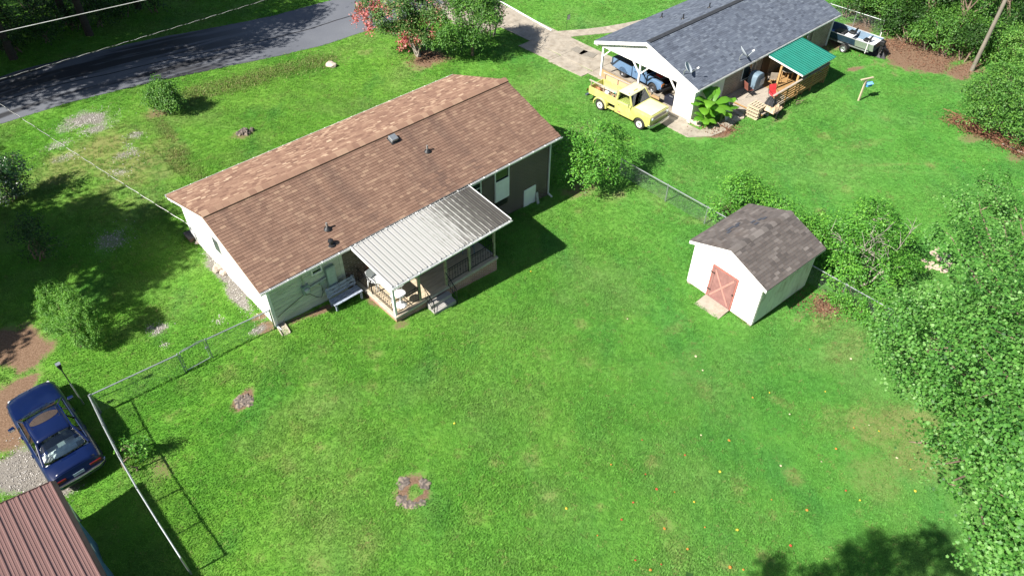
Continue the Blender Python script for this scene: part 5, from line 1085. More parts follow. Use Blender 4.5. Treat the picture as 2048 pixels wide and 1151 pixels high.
# ------------------------------------------------------------------ boat on its trailer
BO = empty('jon_boat', W2(16.35, -4.4), YAW2+R(93), 'aluminium fishing boat with dark blue side and black outboard on a trailer', 'boat')
hullb = plain('dark_blue_hull', (.035, .075, .12), .35, .2); alu = plain('bare_aluminium', (.55, .57, .57), .35, .6, var=.1); deckw = plain('white_boat_deck', (.70, .71, .72), .6, var=.1, vs=6, dirt=(.3, .3, .3), dfac=.4)
sec = [(-2.6, .78, .55, .55), (-1.0, .82, .55, .54), (.6, .82, .56, .54), (1.6, .70, .60, .46), (2.3, .45, .72, .28), (2.6, .25, .85, .15)]
rows = [[(x, -w, 1.08+.02*max(0, x)), (x, -b_, z), (x, b_, z), (x, w, 1.08+.02*max(0, x))] for x, w, z, b_ in sec]
vs = [p for r in rows for p in r]; side = lambda k: [(i*4+k, i*4+k+1, i*4+k+5, i*4+k+4) for i in range(len(sec)-1)]
h1 = MB().add(vs, side(0)+side(1)+side(2)+[(0, 1, 2, 3), tuple(20+k for k in (3, 2, 1, 0))]).build('hull', hullb, BO, smooth=False); h1.modifiers.new('thick', 'SOLIDIFY').thickness = .02
MB().tube([(x, -w, 1.09+.02*max(0, x)) for x, w, z, b_ in sec], .03, 6).build('gunwale', alu, BO); MB().tube([(x, w, 1.09+.02*max(0, x)) for x, w, z, b_ in sec], .03, 6).build('gunwale', alu, BO)
for s in (-1, 1): MB().add([(-2.605, s*.795, 1.07), (-1.3, s*.832, 1.07), (-1.3, s*.575, .56), (-2.605, s*.575, .56)], [(0, 1, 2, 3)]).build('bare_side_plate', alu, BO)
for x0, x1, z in ((-2.55, -1.7, .95), (-.9, -.35, .93), (1.0, 2.2, .98)): MB().bb((x0, -.68 if x1 < 2 else -.5, z), (x1, .68 if x1 < 2 else .5, z+.03)).build('boat_deck', deckw, BO)
MB().bb((-2.5, -.55, .60), (1.6, .55, .63)).build('boat_floor', deckw, BO)
for x, y in ((-1.9, .25), (-.62, -.2), (1.5, 0)): o = MB().box((x, y, 1.08), (.42, .42, .14)).build('boat_seat', black, BO, bevel=.03); MB().box((x-.2, y, 1.26), (.08, .4, .3), (0, R(-10), 0)).build('seat_back', black, o, bevel=.03)
MB().bb((-.2, -.55, .64), (.5, .2, .95)).build('storage_box', plain('black_box', (.02, .02, .022), .5), BO, bevel=.03); MB().bb((.55, -.1, .64), (.95, .5, .86)).build('cooler', plain('blue_cooler', (.03, .1, .32), .5), BO, bevel=.03)
ob = MB().box((-2.86, 0, 1.12), (.34, .30, .34)).build('outboard_motor', black, BO, bevel=.06); MB().box((-2.86, 0, .72), (.14, .12, .55)).build('shaft', black, ob); MB().lathe([(.12, -.02), (.12, .02)], 10, (-2.95, 0, .42), Euler((0, R(90), 0)).to_matrix()).build('propeller', black, ob)
TRL = empty('boat_trailer', W2(16.35, -4.4), YAW2+R(93), 'galvanised single axle trailer under the fishing boat', 'trailer')
for s in (-1, 1):
    MB().bar((-2.3, s*.5, .44), (1.8, s*.5, .44), .06, .08).build('side_beam', galv, TRL); MB().bar((1.8, s*.5, .44), (3.1, 0, .44), .06, .08).build('drawbar', galv, TRL); wheel(TRL, -.75, s*.92, .29, .17, galv, None, s)
    MB().add([(-.75+.38*math.cos(t), s*y, .30+.37*math.sin(t)) for t in np.linspace(.15, 2.99, 9) for y in (.82, 1.03)], [(2*i, 2*i+1, 2*i+3, 2*i+2) for i in range(8)]).build('mudguard', black, TRL)
    MB().bb((-.8, s*.48, .44), (-.7, s*.5+s*.3, .50)).build('axle', galv, TRL); MB().bar((-2.2, s*.42, .52), (1.6, s*.42, .54), .08, .03).build('bunk', rackm, TRL)
MB().bar((-2.3, -.46, .44), (-2.3, .46, .44), .06, .08).build('cross_beam', galv, TRL); MB().bar((1.2, -.46, .44), (1.2, .46, .44), .06, .08).build('cross_beam', galv, TRL); MB().tube([(2.6, 0, .0), (2.6, 0, .4)], .03, 8).build('jockey_leg', galv, TRL); MB().bar((2.55, 0, .48), (2.65, 0, .95), .06, .06).build('winch_post', galv, TRL)
for s in (-1, 1): MB().bar((-2.25, s*.95, .48), (-2.25, s*.95, 1.35), .035, .035).build('guide_post', trimw, TRL)
tp = crumple(1.6, 1.5, .55, 31, 9).build('tarpaulin', plain('black_tarp', (.02, .02, .024), .55, bump=.3, bs=10), None, loc=P(1752, 105), rot=(0, 0, YAW2+.3)); tag(tp, 'black tarpaulin heaped on the bare soil behind the boat stern', 'tarpaulin')

# ------------------------------------------------------------------ clutter on and around the deck
def at2(name, u, v, h, label, cat, rz_=0.): q = P(u, v, h); return empty(name, q, YAW2+rz_, label, cat)
gr = at2('covered_grill', 1507, 176, .42, 'barbecue grill under a blue-grey cover near the brick wall', 'grill'); gc = plain('blue_grey_cover', (.13, .19, .24), .6, var=.2, vs=5, bump=.35, bs=9)
MB().prism([(-.5, 0.0), (.5, 0.0), (.47, .75), (.38, 1.0), (.2, 1.1), (-.2, 1.1), (-.38, 1.0), (-.47, .75)], -.3, .3, 1).build('cover', gc, gr, bevel=.05, smooth=True)
MB().bb((.05, -.34, .25), (.5, -.301, .7)).build('side_flap', plain('pale_cover', (.36, .41, .45), .6), gr, bevel=.01)
def fold_chair(u, v, h, rz_, mt, label, fm_=black):
    c = at2('folding_chair', u, v, h, label, 'chair', rz_)
    MB().box((0, 0, .42), (.46, .44, .03), (R(4), 0, 0)).build('seat', mt, c); MB().box((0, .27, .70), (.46, .025, .5), (R(-16), 0, 0)).build('backrest', mt, c)
    for s in (-1, 1):
        MB().tube([(s*.25, -.26, 0), (s*.25, .24, .46), (s*.25, .35, .96)], .014, 6).build('leg', fm_, c); MB().tube([(s*.24, .3, 0), (s*.24, -.22, .44), (s*.24, -.24, .62), (s*.24, .26, .64)], .014, 6).build('leg', fm_, c)
    return c
fold_chair(1541, 168, .42, 2.3, plain('tan_sling', (.36, .31, .25), .8), 'tan sling chair on the deck below the green roof')
fold_chair(1544, 201, .42, -.5, plain('red_canvas', (.52, .035, .04), .7), 'red canvas folding chair inside the deck railing')
fold_chair(1495, 190, .42, 1.2, plain('dark_red_wood', (.2, .07, .05), .7), 'dark wooden folding chair beside the covered grill')
tt = at2('deck_table', 1572, 158, .42, 'low wooden table in the shade of the green porch roof', 'table'); MB().lathe([(.5, .66), (.5, .70)], 20).build('table_top', greyw, tt)
for k in range(4): a = k*1.571+.7; MB().bb((.33*math.cos(a)-.03, .33*math.sin(a)-.03, 0), (.33*math.cos(a)+.03, .33*math.sin(a)+.03, .659)).build('leg', wood, tt)
fold_chair(1590, 150, .42, .8, dk, 'dark chair deep in the shade under the green roof')
pc = at2('pallet_stack', 1509, 232, 0, 'upright pile of pale pallet boards at the deck corner', 'pallet'); 
for k in range(4):
    for j in range(5): MB().bb((-.42, -.42+j*.175, .10+k*.22), (.42, -.42+j*.175+.11, .125+k*.22)).build('pallet_board', pale, pc)
    for x in (-.36, 0, .36): MB().bb((x-.045, -.4, .005+k*.22), (x+.045, .42, .098+k*.22)).build('stringer', pale, pc)
pl_ = at2('junk_table', 1543, 232, 0, 'garden table piled with black and tan covers beside the pallets', 'table', .3)
MB().bb((-.55, -.4, .52), (.55, .4, .56)).build('table_top', black, pl_)
for x in (-.5, .5):
    for y in (-.35, .35): MB().bb((x-.02, y-.02, 0), (x+.02, y+.02, .519)).build('leg', black, pl_)
def pile(u, v, h, sx, sy, hh, seed, mt, name, label, cat, rz_=0.): o = crumple(sx, sy, hh, seed).build(name, mt, None, loc=P(u, v, h), rot=(0, 0, YAW2+rz_)); return tag(o, label, cat)
pile(1545, 217, .57, 1.1, .85, .3, 41, plain('tan_cloth', (.46, .34, .22), .9), 'cloth_heap', 'tan cloth heap on the junk table beside the pallets', 'cloth'); pile(1541, 208, .82, .5, .6, .5, 42, plain('black_cloth', (.02, .022, .026), .7), 'cloth_heap', 'black plastic cover on top of the tan cloth heap', 'cover'); pile(1534, 226, .0, .6, .5, .4, 43, plain('grey_cloth', (.4, .4, .42), .9), 'cloth_heap', 'grey and white bag slumped beside the junk table', 'bag')
bd = at2('leaning_board', 1456, 238, 0, 'pale board leaning against the banana clump', 'board', .1); bd.rotation_euler = (R(-18), 0, YAW2+.15); bdm = MB().bb((-.32, -.015, 0), (.32, .015, .95)).build('panel', plain('pale_grey_panel', (.52, .53, .5), .6), bd)
MB().bb((-.3, -.03, .0), (.3, -.0155, .05)).build('edge_strip', galv, bd)
bkt = at2('blue_bucket', 1637, 146, 0, 'blue and white bucket at the far deck corner', 'bucket'); MB().lathe([(.14, 0), (.18, .36), (.17, .36), (.13, .02)], 16).build('pail', plain('blue_plastic', (.04, .12, .4), .5), bkt, smooth=True); MB().lathe([(.185, .36), (.185, .39), (.0, .40)], 16).build('lid', plast, bkt)
pt = at2('hanging_planter', 1608, 155, 1.25, 'small leafy planter on the deck rail under the green roof', 'planter'); MB().lathe([(.10, 0), (.15, .18), (.13, .18)], 12).build('pot', plain('terracotta', (.35, .15, .08), .8), pt, smooth=True)
# grey mats and small garden flag on the drive side
for i, (u, v, l) in enumerate(((1158, 103, 'left grey mat lying on the concrete driveway'), (1176, 110, 'right grey mat lying on the concrete driveway'))):
    o = MB().bb((-.35, -.55, 0), (.35, .55, .02)).build('floor_mat', plain('grey_mat', (.20, .18, .15), .9, vs=12), None, loc=Vector(P(u, v))+Vector((0, 0, .053)), rot=(0, 0, YAW2+.25*i), bevel=.005); tag(o, l, 'mat')
fl = empty('garden_flag', P(1133, 60), YAW2, 'small white garden flag on a thin post beside the walk', 'flag'); MB().tube([(0, 0, 0), (0, 0, 1.1), (.3, 0, 1.1)], .012, 6).build('stand', black, fl); MB().bb((.03, -.004, .72), (.29, .004, 1.08)).build('cloth', plain('white_flag', (.7, .66, .6), .8), fl)
# white edging pipe along the drive
ed = [P(992, 1, 0), P(1045, 32, 0), P(1103, 63, 0)]; q0 = Vector(P(1103, 63)); q1 = Vector(P(960, -18)); o = MB().tube([(0, 0, .0), (q1-q0)*.5+Vector((0, 0, .01)), q1-q0], .05, 8).build('edging_pipe', plast, None, loc=q0+Vector((0, 0, .07))); tag(o, 'white pipe edging laid along the far side of the concrete driveway', 'pipe')
# stumps of felled trees
def stump(name, u, v, r, label, seed, ring=False, h=.10):
    rr = random.Random(seed); c = empty(name, P(u, v), 0, label, 'stump'); dm = plain('rotten_wood', (.135, .112, .098), .95, var=.6, vs=9, bump=1., bs=25, dirt=(.30, .235, .16), dfac=.95)
    angs = [6.283*k/10 for k in range(10)] if not ring else [2.5, 2.25, 4.0, 4.45, 4.8, 5.4, .65, .9]
    for k, a in enumerate(angs):
        rad = (r*.74 if ring else r*.7*rr.random()+.04)+rr.uniform(-.08, .08); s = r*rr.uniform(.18, .34); bm = bmesh.new(); bmesh.ops.create_icosphere(bm, subdivisions=3, radius=1); ph = rr.random()*9
        for v_ in bm.verts: q = 1+.28*math.sin(v_.co.x*4+ph)*math.cos(v_.co.y*5+ph*2)+rr.uniform(-.07, .07); v_.co = Vector((v_.co.x*s*q*1.15, v_.co.y*s*q*1.2, max(-.02, v_.co.z*h*q)))
        me = bpy.data.meshes.new('stump_root'); bm.to_mesh(me); bm.free(); me.materials.append(dm); obj('stump_root', me, c, (rad*math.cos(a), rad*math.sin(a), .0), (rr.uniform(-.15, .15), rr.uniform(-.15, .15), a))
    return c
stump('tree_stump', 490, 266, .55, 'dark flat tree stump on the front lawn near the road', 4, h=.2); stump('tree_stump', 487, 800, .42, 'grey rotted stump remains on the back lawn near the side fence', 5, h=.05); stump('tree_stump', 826, 982, .66, 'ring shaped rotten stump with grass growing in its middle', 6, True, .03)
# stepping stones behind the shed shrub
for i, (u, v, r) in enumerate(((1868, 508, .42), (1884, 520, .45), (1862, 527, .3), (1893, 511, .3), (1878, 536, .48), (1856, 535, .35), (1900, 530, .35), (1873, 498, .3), (1888, 542, .35), (1848, 522, .25))):
    r *= .62; rr = random.Random(i+50); pts = [(r*(.8+.35*rr.random())*math.cos(a), r*.75*(.8+.35*rr.random())*math.sin(a)) for a in np.linspace(0, 6.283, 9)[:-1]]
    o = MB().prism(pts, -.03, .05, 2).build('stepping_stone', plain('pink_stone', (.50, .38, .31), .9, var=.25, vs=4, bump=.4), None, loc=P(u, v), rot=(0, 0, rr.random()*6), bevel=.012); tag(o, 'flat pinkish stepping stone in the small paved patch beside the maple', 'stepping stone', 'stepping stones by the maple')
# mulch stones by the banana clump
for i, (u, v) in enumerate(((1378, 244), (1388, 247), (1398, 250), (1470, 240), (1482, 236))): rock('border_stone', P(u, v), .24+.05*(i % 2), 'rough border stone edging the banana bed', 60+i, stone, 'border stones of the banana bed', .5)
# ------------------------------------------------------------------ vegetation
TEMPL = {
 'oval': (np.array([(0, 0, 0), (.45, .26, .07), (1, 0, -.06), (.45, -.26, .07)]), [(0, 1, 2), (0, 2, 3)]),
 'long': (np.array([(0, 0, 0), (.5, .13, .04), (1, 0, -.12), (.5, -.13, .04)]), [(0, 1, 2), (0, 2, 3)]),
 'maple': (np.array([(0, 0, 0), (.22, .42, .05), (.45, .28, .02), (.66, .46, .03), (.70, .2, .0), (1, 0, -.08), (.70, -.2, .0), (.66, -.46, .03), (.45, -.28, .02), (.22, -.42, .05), (.45, 0, .06)]),
           [(0, 1, 10), (1, 2, 10), (2, 3, 4), (2, 4, 10), (4, 5, 10), (5, 6, 10), (6, 8, 10), (6, 7, 8), (8, 9, 10), (9, 0, 10)]),
 'round': (np.array([(0, 0, 0), (.35, .42, .06), (.8, .35, 0), (1, 0, -.06), (.8, -.35, 0), (.35, -.42, .06)]), [(0, 1, 2), (0, 2, 3), (0, 3, 4), (0, 4, 5)]),
}
def leaf_cloud(name, pos, nrm, size, tint, mat, parent, kind='oval', lengthwise=None):
    T, Fc = TEMPL[kind]; N = len(pos); nrm = nrm/np.linalg.norm(nrm, axis=1, keepdims=True)
    ref = rng.normal(size=(N, 3)) if lengthwise is None else lengthwise+rng.normal(size=(N, 3))*.3
    x = ref-nrm*np.sum(ref*nrm, 1, keepdims=True); x /= np.linalg.norm(x, axis=1, keepdims=True)+1e-9; y = np.cross(nrm, x)
    V = pos[:, None, :]+size[:, None, None]*(T[None, :, 0, None]*x[:, None, :]+T[None, :, 1, None]*y[:, None, :]+T[None, :, 2, None]*nrm[:, None, :])
    k = len(T); Fa = (np.array(Fc)[None]+(np.arange(N)*k)[:, None, None]).reshape(-1, 3)
    return fast(name, V.reshape(-1, 3), Fa, mat, parent, np.repeat(tint, len(Fc)))
def crown_points(lobes, n_clump, per, spread, shell=.75, flat=.8):
    """lobes: (x, y, z, rx, ry, rz) in tree space; leaves gather in clumps near the outside of every lobe"""
    lob = np.array(lobes, dtype=float); w = np.prod(lob[:, 3:], axis=1)**(2/3); w /= w.sum(); idx = rng.choice(len(lob), n_clump, p=w); L = lob[idx]
    d = rng.normal(size=(n_clump, 3)); d[:, 2] = np.where(d[:, 2] < -.35, -d[:, 2], d[:, 2]); d /= np.linalg.norm(d, axis=1, keepdims=True)
    r = np.where(rng.random(n_clump) < .8, rng.uniform(shell, 1.03, n_clump), rng.uniform(.25, shell, n_clump)); r = np.where(rng.random(n_clump) < .16, r*rng.uniform(1.05, 1.42, n_clump), r); c = L[:, :3]+d*r[:, None]*L[:, 3:]
    ct = rng.normal(.5, .17, n_clump); ii = np.repeat(np.arange(n_clump), per); g = rng.normal(size=(len(ii), 3))*np.array([1, 1, flat])*spread
    pos = c[ii]+g; out = d[ii]*.7+np.array([0, 0, .75])+rng.normal(size=(len(ii), 3))*.55; return pos, out, ct[ii], c, L[:, :3]
def tree(name, base, label, lobes, leafm, n_clump, per, spread, lsize, kind='oval', trunk_r=.2, trunk_h=None, barkm=bark, cat='tree', group=None, twigs=40, lean=(0, 0), stems=None, shell=.75, up=None, gap=.36):
    root = empty(name, base, 0, label, cat, group); pos, nrm, ct, cc, lc = crown_points(lobes, n_clump, per, spread, shell)
    hs = max(.45, spread*3.4); wx, wy = pos[:, 0]+pos[:, 2]*.6+base[0], pos[:, 1]-pos[:, 2]*.45+base[1]
    hole = .6*vnoise(wx, wy, hs)+.4*vnoise(wx+17, wy+5, hs*.45); keep = (pos[:, 2] > .03) & (hole > gap+rng.normal(0, .03, len(pos))); ct = ct+(hole-.5)*.5; pos, nrm, ct = pos[keep], nrm[keep], ct[keep]
    tint = np.clip(ct+rng.normal(0, .16, len(pos)), 0, 1); sz = lsize*rng.uniform(.6, 1.25, len(pos))
    crown = leaf_cloud('crown', pos, nrm, sz, tint, leafm, root, kind, None if up is None else np.repeat(np.array([up]), len(pos), 0))
    th = trunk_h or np.mean([l[2] for l in lobes])*.6; top_ = Vector((lean[0], lean[1], th)); tk = MB()
    if stems:
        for k in range(stems):
            l = lobes[k % len(lobes)]; a = 6.28*k/stems; b0 = Vector((.18*math.cos(a), .18*math.sin(a), -.1)); e = Vector(l[:3]); m = b0.lerp(e, .5)+Vector((.15*math.cos(a), .15*math.sin(a), .1))
            MB().tube([b0, m, e], [trunk_r, trunk_r*.7, trunk_r*.3], 7).build('stem', barkm, root, smooth=True)
    else: MB().tube([(0, 0, -.25), (lean[0]*.3, lean[1]*.3, th*.4), top_, top_+Vector((0, 0, th*.35))], [trunk_r*1.25, trunk_r*.95, trunk_r*.7, trunk_r*.3], 9).build('trunk', barkm, root, smooth=True)
    for l in lobes if not stems else []:
        e = Vector(l[:3]); s = top_*random.uniform(.75, 1.0); m = s.lerp(e, .5)+Vector((0, 0, -.1*e.length*.2)); MB().tube([s, m, e], [trunk_r*.5, trunk_r*.32, trunk_r*.12], 6).build('limb', barkm, root, smooth=True)
    if twigs:
        tw = MB()
        for k in range(min(twigs, len(cc))): tw.tube([lc[k], (lc[k]+cc[k])/2+rng.normal(size=3)*.08, cc[k]], [trunk_r*.14+.006, trunk_r*.08+.004, .004], 4, cap=False)
        o = tw.build('twigs', barkm, root, fix=False); o['kind'] = 'stuff'
    return root
def px_lobes(base, specs):
    """specs: pixel u, v, height above base, radii -> lobes in tree space"""
    b = np.array(base); out = []
    for u, v, h, rx, ry, rz in specs: q = PZ(u, v, b[2]+h); out.append((q[0]-b[0], q[1]-b[1], h, rx, ry, rz))
    return out
g_maple = leafmat('maple_leaves', [(0, (.022, .085, .016)), (.3, (.050, .165, .026)), (.6, (.085, .235, .038)), (.85, (.14, .31, .065)), (1, (.20, .37, .12))], .34, .5, .3)
g_bush = leafmat('bush_leaves', [(0, (0.0385, 0.14, 0.021)), (0.5, (0.0875, 0.2712, 0.0315)), (1, (0.1837, 0.4113, 0.0525))], .35)
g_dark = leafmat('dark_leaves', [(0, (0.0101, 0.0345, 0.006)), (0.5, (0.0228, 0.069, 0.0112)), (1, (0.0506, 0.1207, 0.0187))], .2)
g_wood = leafmat('woodland_leaves', [(0, (0.033, 0.0975, 0.0175)), (0.5, (0.0693, 0.1875, 0.0292)), (1, (0.1403, 0.2925, 0.0439))], .32)
g_lime = leafmat('lime_leaves', [(0, (.06, .15, .02)), (.5, (.12, .26, .035)), (1, (.22, .36, .07))], .4)
g_spiky = leafmat('feathery_leaves', [(0, (.05, .17, .02)), (.5, (.11, .28, .035)), (1, (.22, .42, .07))], .4)
g_pale = leafmat('pale_shrub_leaves', [(0, (0.0464, 0.1522, 0.0261)), (0.5, (0.1087, 0.261, 0.0435)), (1, (0.2175, 0.3915, 0.0798))], .35)
g_pink = leafmat('pink_blossom', [(0, (.40, .09, .10)), (.5, (.58, .16, .17)), (1, (.74, .34, .32))], .35)
g_myrt = leafmat('myrtle_leaves', [(0, (0.03, 0.09, 0.021)), (0.5, (0.0675, 0.165, 0.033)), (0.85, (0.15, 0.2475, 0.0675)), (1, (0.51, 0.24, 0.195))], .3)
g_leath = leafmat('glossy_leaves', [(0, (.012, .045, .012)), (.6, (.030, .085, .022)), (.9, (.06, .12, .04)), (1, (.50, .50, .48))], .15, .3, .6)
g_brown = leafmat('dead_leaves', [(0, (.07, .03, .018)), (.5, (.14, .062, .036)), (1, (.24, .13, .08))], .1, .9)

dkbark = plain('dark_wood_bark', (.045, .036, .028), .95, var=.4, vs=9, bump=.8, bs=30)
# big maple on the right
mbz = P(2010, 930); mbz = np.array([19.6, 15.2, DROP])
sp_ = [(1960, 420, 3.2, 1.5, 1.3, .8), (1900, 470, 3.0, 1.1, 1.0, .7), (1975, 520, 4.2, 1.7, 1.6, 1.0), (1985, 370, 2.6, .9, .8, .5), (1925, 400, 2.8, .8, .6, .45), (2040, 440, 4.2, 1.6, 1.4, 1.0),
       (1900, 620, 4.2, 1.7, 1.5, 1.0), (1815, 640, 3.2, 1.2, 1.0, .8), (1850, 700, 4.2, 1.6, 1.3, 1.0), (1960, 700, 6.0, 2.2, 2.0, 1.4), (1775, 690, 2.6, .7, .7, .5), (1810, 735, 3.0, 1.0, .8, .7),
       (1900, 790, 5.0, 1.5, 1.3, 1.0), (2030, 620, 6.0, 2.0, 1.8, 1.4), (2040, 780, 7.2, 2.2, 2.0, 1.5), (1955, 860, 5.4, 1.2, 1.2, 1.0), (1845, 775, 3.4, .7, .7, .5), (1925, 920, 4.4, 1.0, .9, .7), (1840, 885, 3.2, .55, .45, .4), (1885, 890, 3.6, .8, .7, .5),
       (2010, 960, 5.6, 1.4, 1.3, 1.0), (1960, 1010, 4.4, 1.0, .9, .7), (2030, 1060, 5.2, 1.2, 1.1, .9), (1895, 965, 3.4, .7, .6, .5), (1990, 1110, 4.4, .9, .8, .7), (1935, 1080, 3.4, .6, .6, .5), (2090, 900, 7.4, 2.0, 2.0, 1.5), (2120, 700, 7.5, 2.4, 2.2, 1.6), (2120, 540, 6.0, 2.2, 2.0, 1.4), (2110, 1040, 6.5, 1.8, 1.8, 1.4)]
tree('maple_tree', mbz, 'large maple with dense bright green crown filling the right edge', px_lobes(mbz, sp_), g_maple, 2500, 46, .22, .105, 'maple', .2, 2.6, bark, twigs=120, shell=.66, gap=.47)
# dead-branched shrub behind the shed
b = P(1715, 565); L_ = px_lobes(b, [(1690, 470, 2.0, 1.1, 1.0, .9), (1740, 440, 2.6, 1.2, 1.0, .9), (1790, 470, 2.0, .9, .9, .9), (1690, 540, 1.2, .9, .9, .8), (1760, 545, 1.3, 1.2, 1.1, .9), (1810, 530, 1.0, .7, .7, .6), (1730, 500, 2.0, 1.2, 1.1, .9), (1660, 500, 1.0, .7, .7, .8), (1650, 450, 1.6, .6, .6, .6)])
dt = tree('scrub_tree', b, 'leafy scrub with bare grey dead branches behind the shed', L_, g_bush, 900, 17, .16, .13, 'oval', .07, 1.6, greybark, stems=5, twigs=60)
rr = random.Random(8); dn = plain('dead_branch_grey', (.27, .245, .21), .9, var=.2)
for k in range(8):
    s = Vector((rr.uniform(-.6, .6), rr.uniform(-.5, .5), .6)); e = Vector((rr.uniform(-2.0, 1.6), rr.uniform(-1.3, .8), rr.uniform(2.4, 4.2))); m = s.lerp(e, .5)+Vector((rr.uniform(-.4, .4), rr.uniform(-.4, .4), .2))
    o = MB().tube([s, m, e], [.022, .014, .006], 6).build('dead_branch', dn, dt, smooth=True); tw = MB()
    for j in range(7):
        p = m.lerp(e, rr.random()); q = p+Vector((rr.uniform(-.55, .55), rr.uniform(-.5, .5), rr.uniform(-.1, .6))); MB().tube([p, p.lerp(q, .5)+Vector((0, 0, .06)), q], [.012, .009, .005], 4).build('dead_twig', dn, o)
def shrub(name, u, v, specs, label, m, n, per, spread, ls, kind='oval', cat='shrub', **k):
    b = P(u, v); return tree(name, b, label, px_lobes(b, specs), m, n, per, spread, ls, kind, .05, cat=cat, stems=k.pop('stems', 5), twigs=k.pop('twigs', 20), gap=k.pop('gap', .41), **k)
shrub('shrub', 1455, 430, [(1440, 420, .7, .9, .8, .6), (1470, 385, 1.3, .9, .8, .7), (1500, 380, 1.3, .7, .7, .6), (1480, 365, 1.6, .6, .6, .5), (1530, 400, 1.0, .8, .7, .6)], 'bright green shrub crowding the fence beside the shed roof', g_bush, 330, 17, .15, .13)
shrub('shrub', 1605, 470, [(1590, 440, 1.6, .7, .6, .5), (1615, 460, 1.7, .7, .7, .6), (1560, 410, 1.6, .6, .6, .5), (1640, 480, 1.5, .6, .6, .6)], 'light green vine shrub rising behind the shed ridge', g_bush, 200, 16, .15, .13)
shrub('weeds', 1700, 610, [(1680, 615, .25, .6, .4, .3), (1720, 625, .3, .5, .4, .3), (1660, 600, .25, .4, .4, .3), (1745, 640, .35, .5, .4, .35), (1700, 590, .6, .7, .5, .5), (1760, 610, .8, .7, .6, .6), (1725, 600, .7, .6, .5, .5)], 'low green weeds and vines at the foot of the fence behind the shed', g_bush, 320, 15, .11, .10, stems=3)
# large shrub at the house end
shrub('shrub', 1180, 368, [(1140, 350, 1.0, .9, .8, .9), (1150, 295, 2.3, 1.2, 1.0, .8), (1195, 270, 2.8, 1.2, 1.0, .8), (1200, 310, 2.2, 1.2, 1.0, .8), (1235, 315, 1.8, .9, .8, .6), (1240, 280, 2.2, .8, .7, .5), (1180, 345, 1.5, 1.1, .9, .8), (1130, 310, 1.6, .7, .7, .8), (1165, 255, 2.9, .7, .7, .5), (1215, 350, 1.2, .7, .6, .5)], 'large spreading green shrub against the brick end of the brown roofed house', g_bush, 620, 18, .17, .14)
# crape myrtle with pink flowers and its green neighbour by the drive
b = P(838, 112); cl = px_lobes(b, [(760, 40, 2.6, .8, .8, .8), (740, 10, 3.2, .9, .8, .8), (800, 15, 3.6, 1.0, 1.0, .8), (830, -10, 4.2, 1.1, 1.1, .9), (815, 60, 2.0, .8, .8, .7), (870, 30, 3.2, 1.0, .9, .8), (850, 75, 1.6, .9, .8, .7), (780, -20, 4.2, 1.0, 1.0, .8), (790, 60, 1.8, .7, .7, .6), (825, 35, 2.8, 1.0, .9, .8), (855, 0, 3.8, 1.0, 1.0, .8), (765, 60, 2.0, .6, .6, .5)])
cm = tree('crape_myrtle', b, 'multi stemmed crape myrtle with pink flower clusters by the road', cl, g_myrt, 1250, 18, .16, .14, 'oval', .06, 1.6, greybark, stems=9, twigs=60, shell=.6)
def blossoms(root, lobes, n, cat='blossom'):
    pos = []
    b = np.array(root.location)
    for u, v, h in lobes:
        c = PZ(u, v, b[2]+h)-b
        for k in range(n): pos.append(c+rng.normal(size=3)*np.array([.16, .16, .2]))
    pos = np.array(pos); leaf_cloud('blossom', pos, rng.normal(size=pos.shape)+[0, 0, .4], np.full(len(pos), .095)*rng.uniform(.6, 1.4, len(pos)), rng.random(len(pos)), g_pink, root, 'round')
blossoms(cm, [(712, 38, 2.8), (730, 30, 3.0), (735, 45, 2.6), (745, 12, 3.4), (725, 12, 3.2), (808, 75, 1.8), (815, 62, 2.0), (822, 50, 2.2), (830, 45, 2.4), (858, 36, 2.8), (812, 85, 1.5), (875, 25, 3.0), (870, 40, 2.6), (755, 25, 3.1), (778, 20, 3.6), (800, 50, 2.2), (848, 40, 2.7), (718, 22, 3.0), (740, 60, 2.2), (803, 90, 1.5), (835, 80, 1.6), (865, 70, 1.9), (760, 10, 3.5), (885, 45, 2.6)], 120)
b = P(945, 112); tree('ornamental_tree', b, 'rounded dark green ornamental tree beside the concrete driveway', px_lobes(b, [(905, 60, 2.4, 1.0, .9, .9), (940, 75, 1.8, 1.2, 1.0, .9), (910, 20, 3.2, 1.1, 1.0, .9), (950, 15, 3.4, 1.2, 1.1, 1.0), (930, -15, 4.0, 1.2, 1.2, 1.0), (970, 40, 2.8, 1.0, .9, .8), (895, 88, 1.4, .9, .8, .7), (985, 10, 3.0, .8, .8, .8)]), g_wood, 1300, 18, .16, .14, 'oval', .10, 1.6)
b = P(985, 70); cm2 = tree('crape_myrtle', b, 'small crape myrtle with dark red leaves at the driveway edge', px_lobes(b, [(985, 20, 2.2, .6, .6, .8), (995, 45, 1.5, .5, .5, .6), (980, 0, 3.0, .7, .7, .7)]), g_myrt, 130, 16, .13, .12, 'oval', .05, 1.2, greybark, stems=5, twigs=20); blossoms(cm2, [(983, 55, 1.3), (1000, 15, 2.4), (1003, 30, 1.9), (970, 62, 1.2)], 40)
shrub('small_shrub', 790, 70, [(785, 55, .6, .5, .5, .5), (795, 65, .4, .4, .4, .4)], 'small dark shrub between the road and the crape myrtle', g_dark, 50, 14, .12, .11)
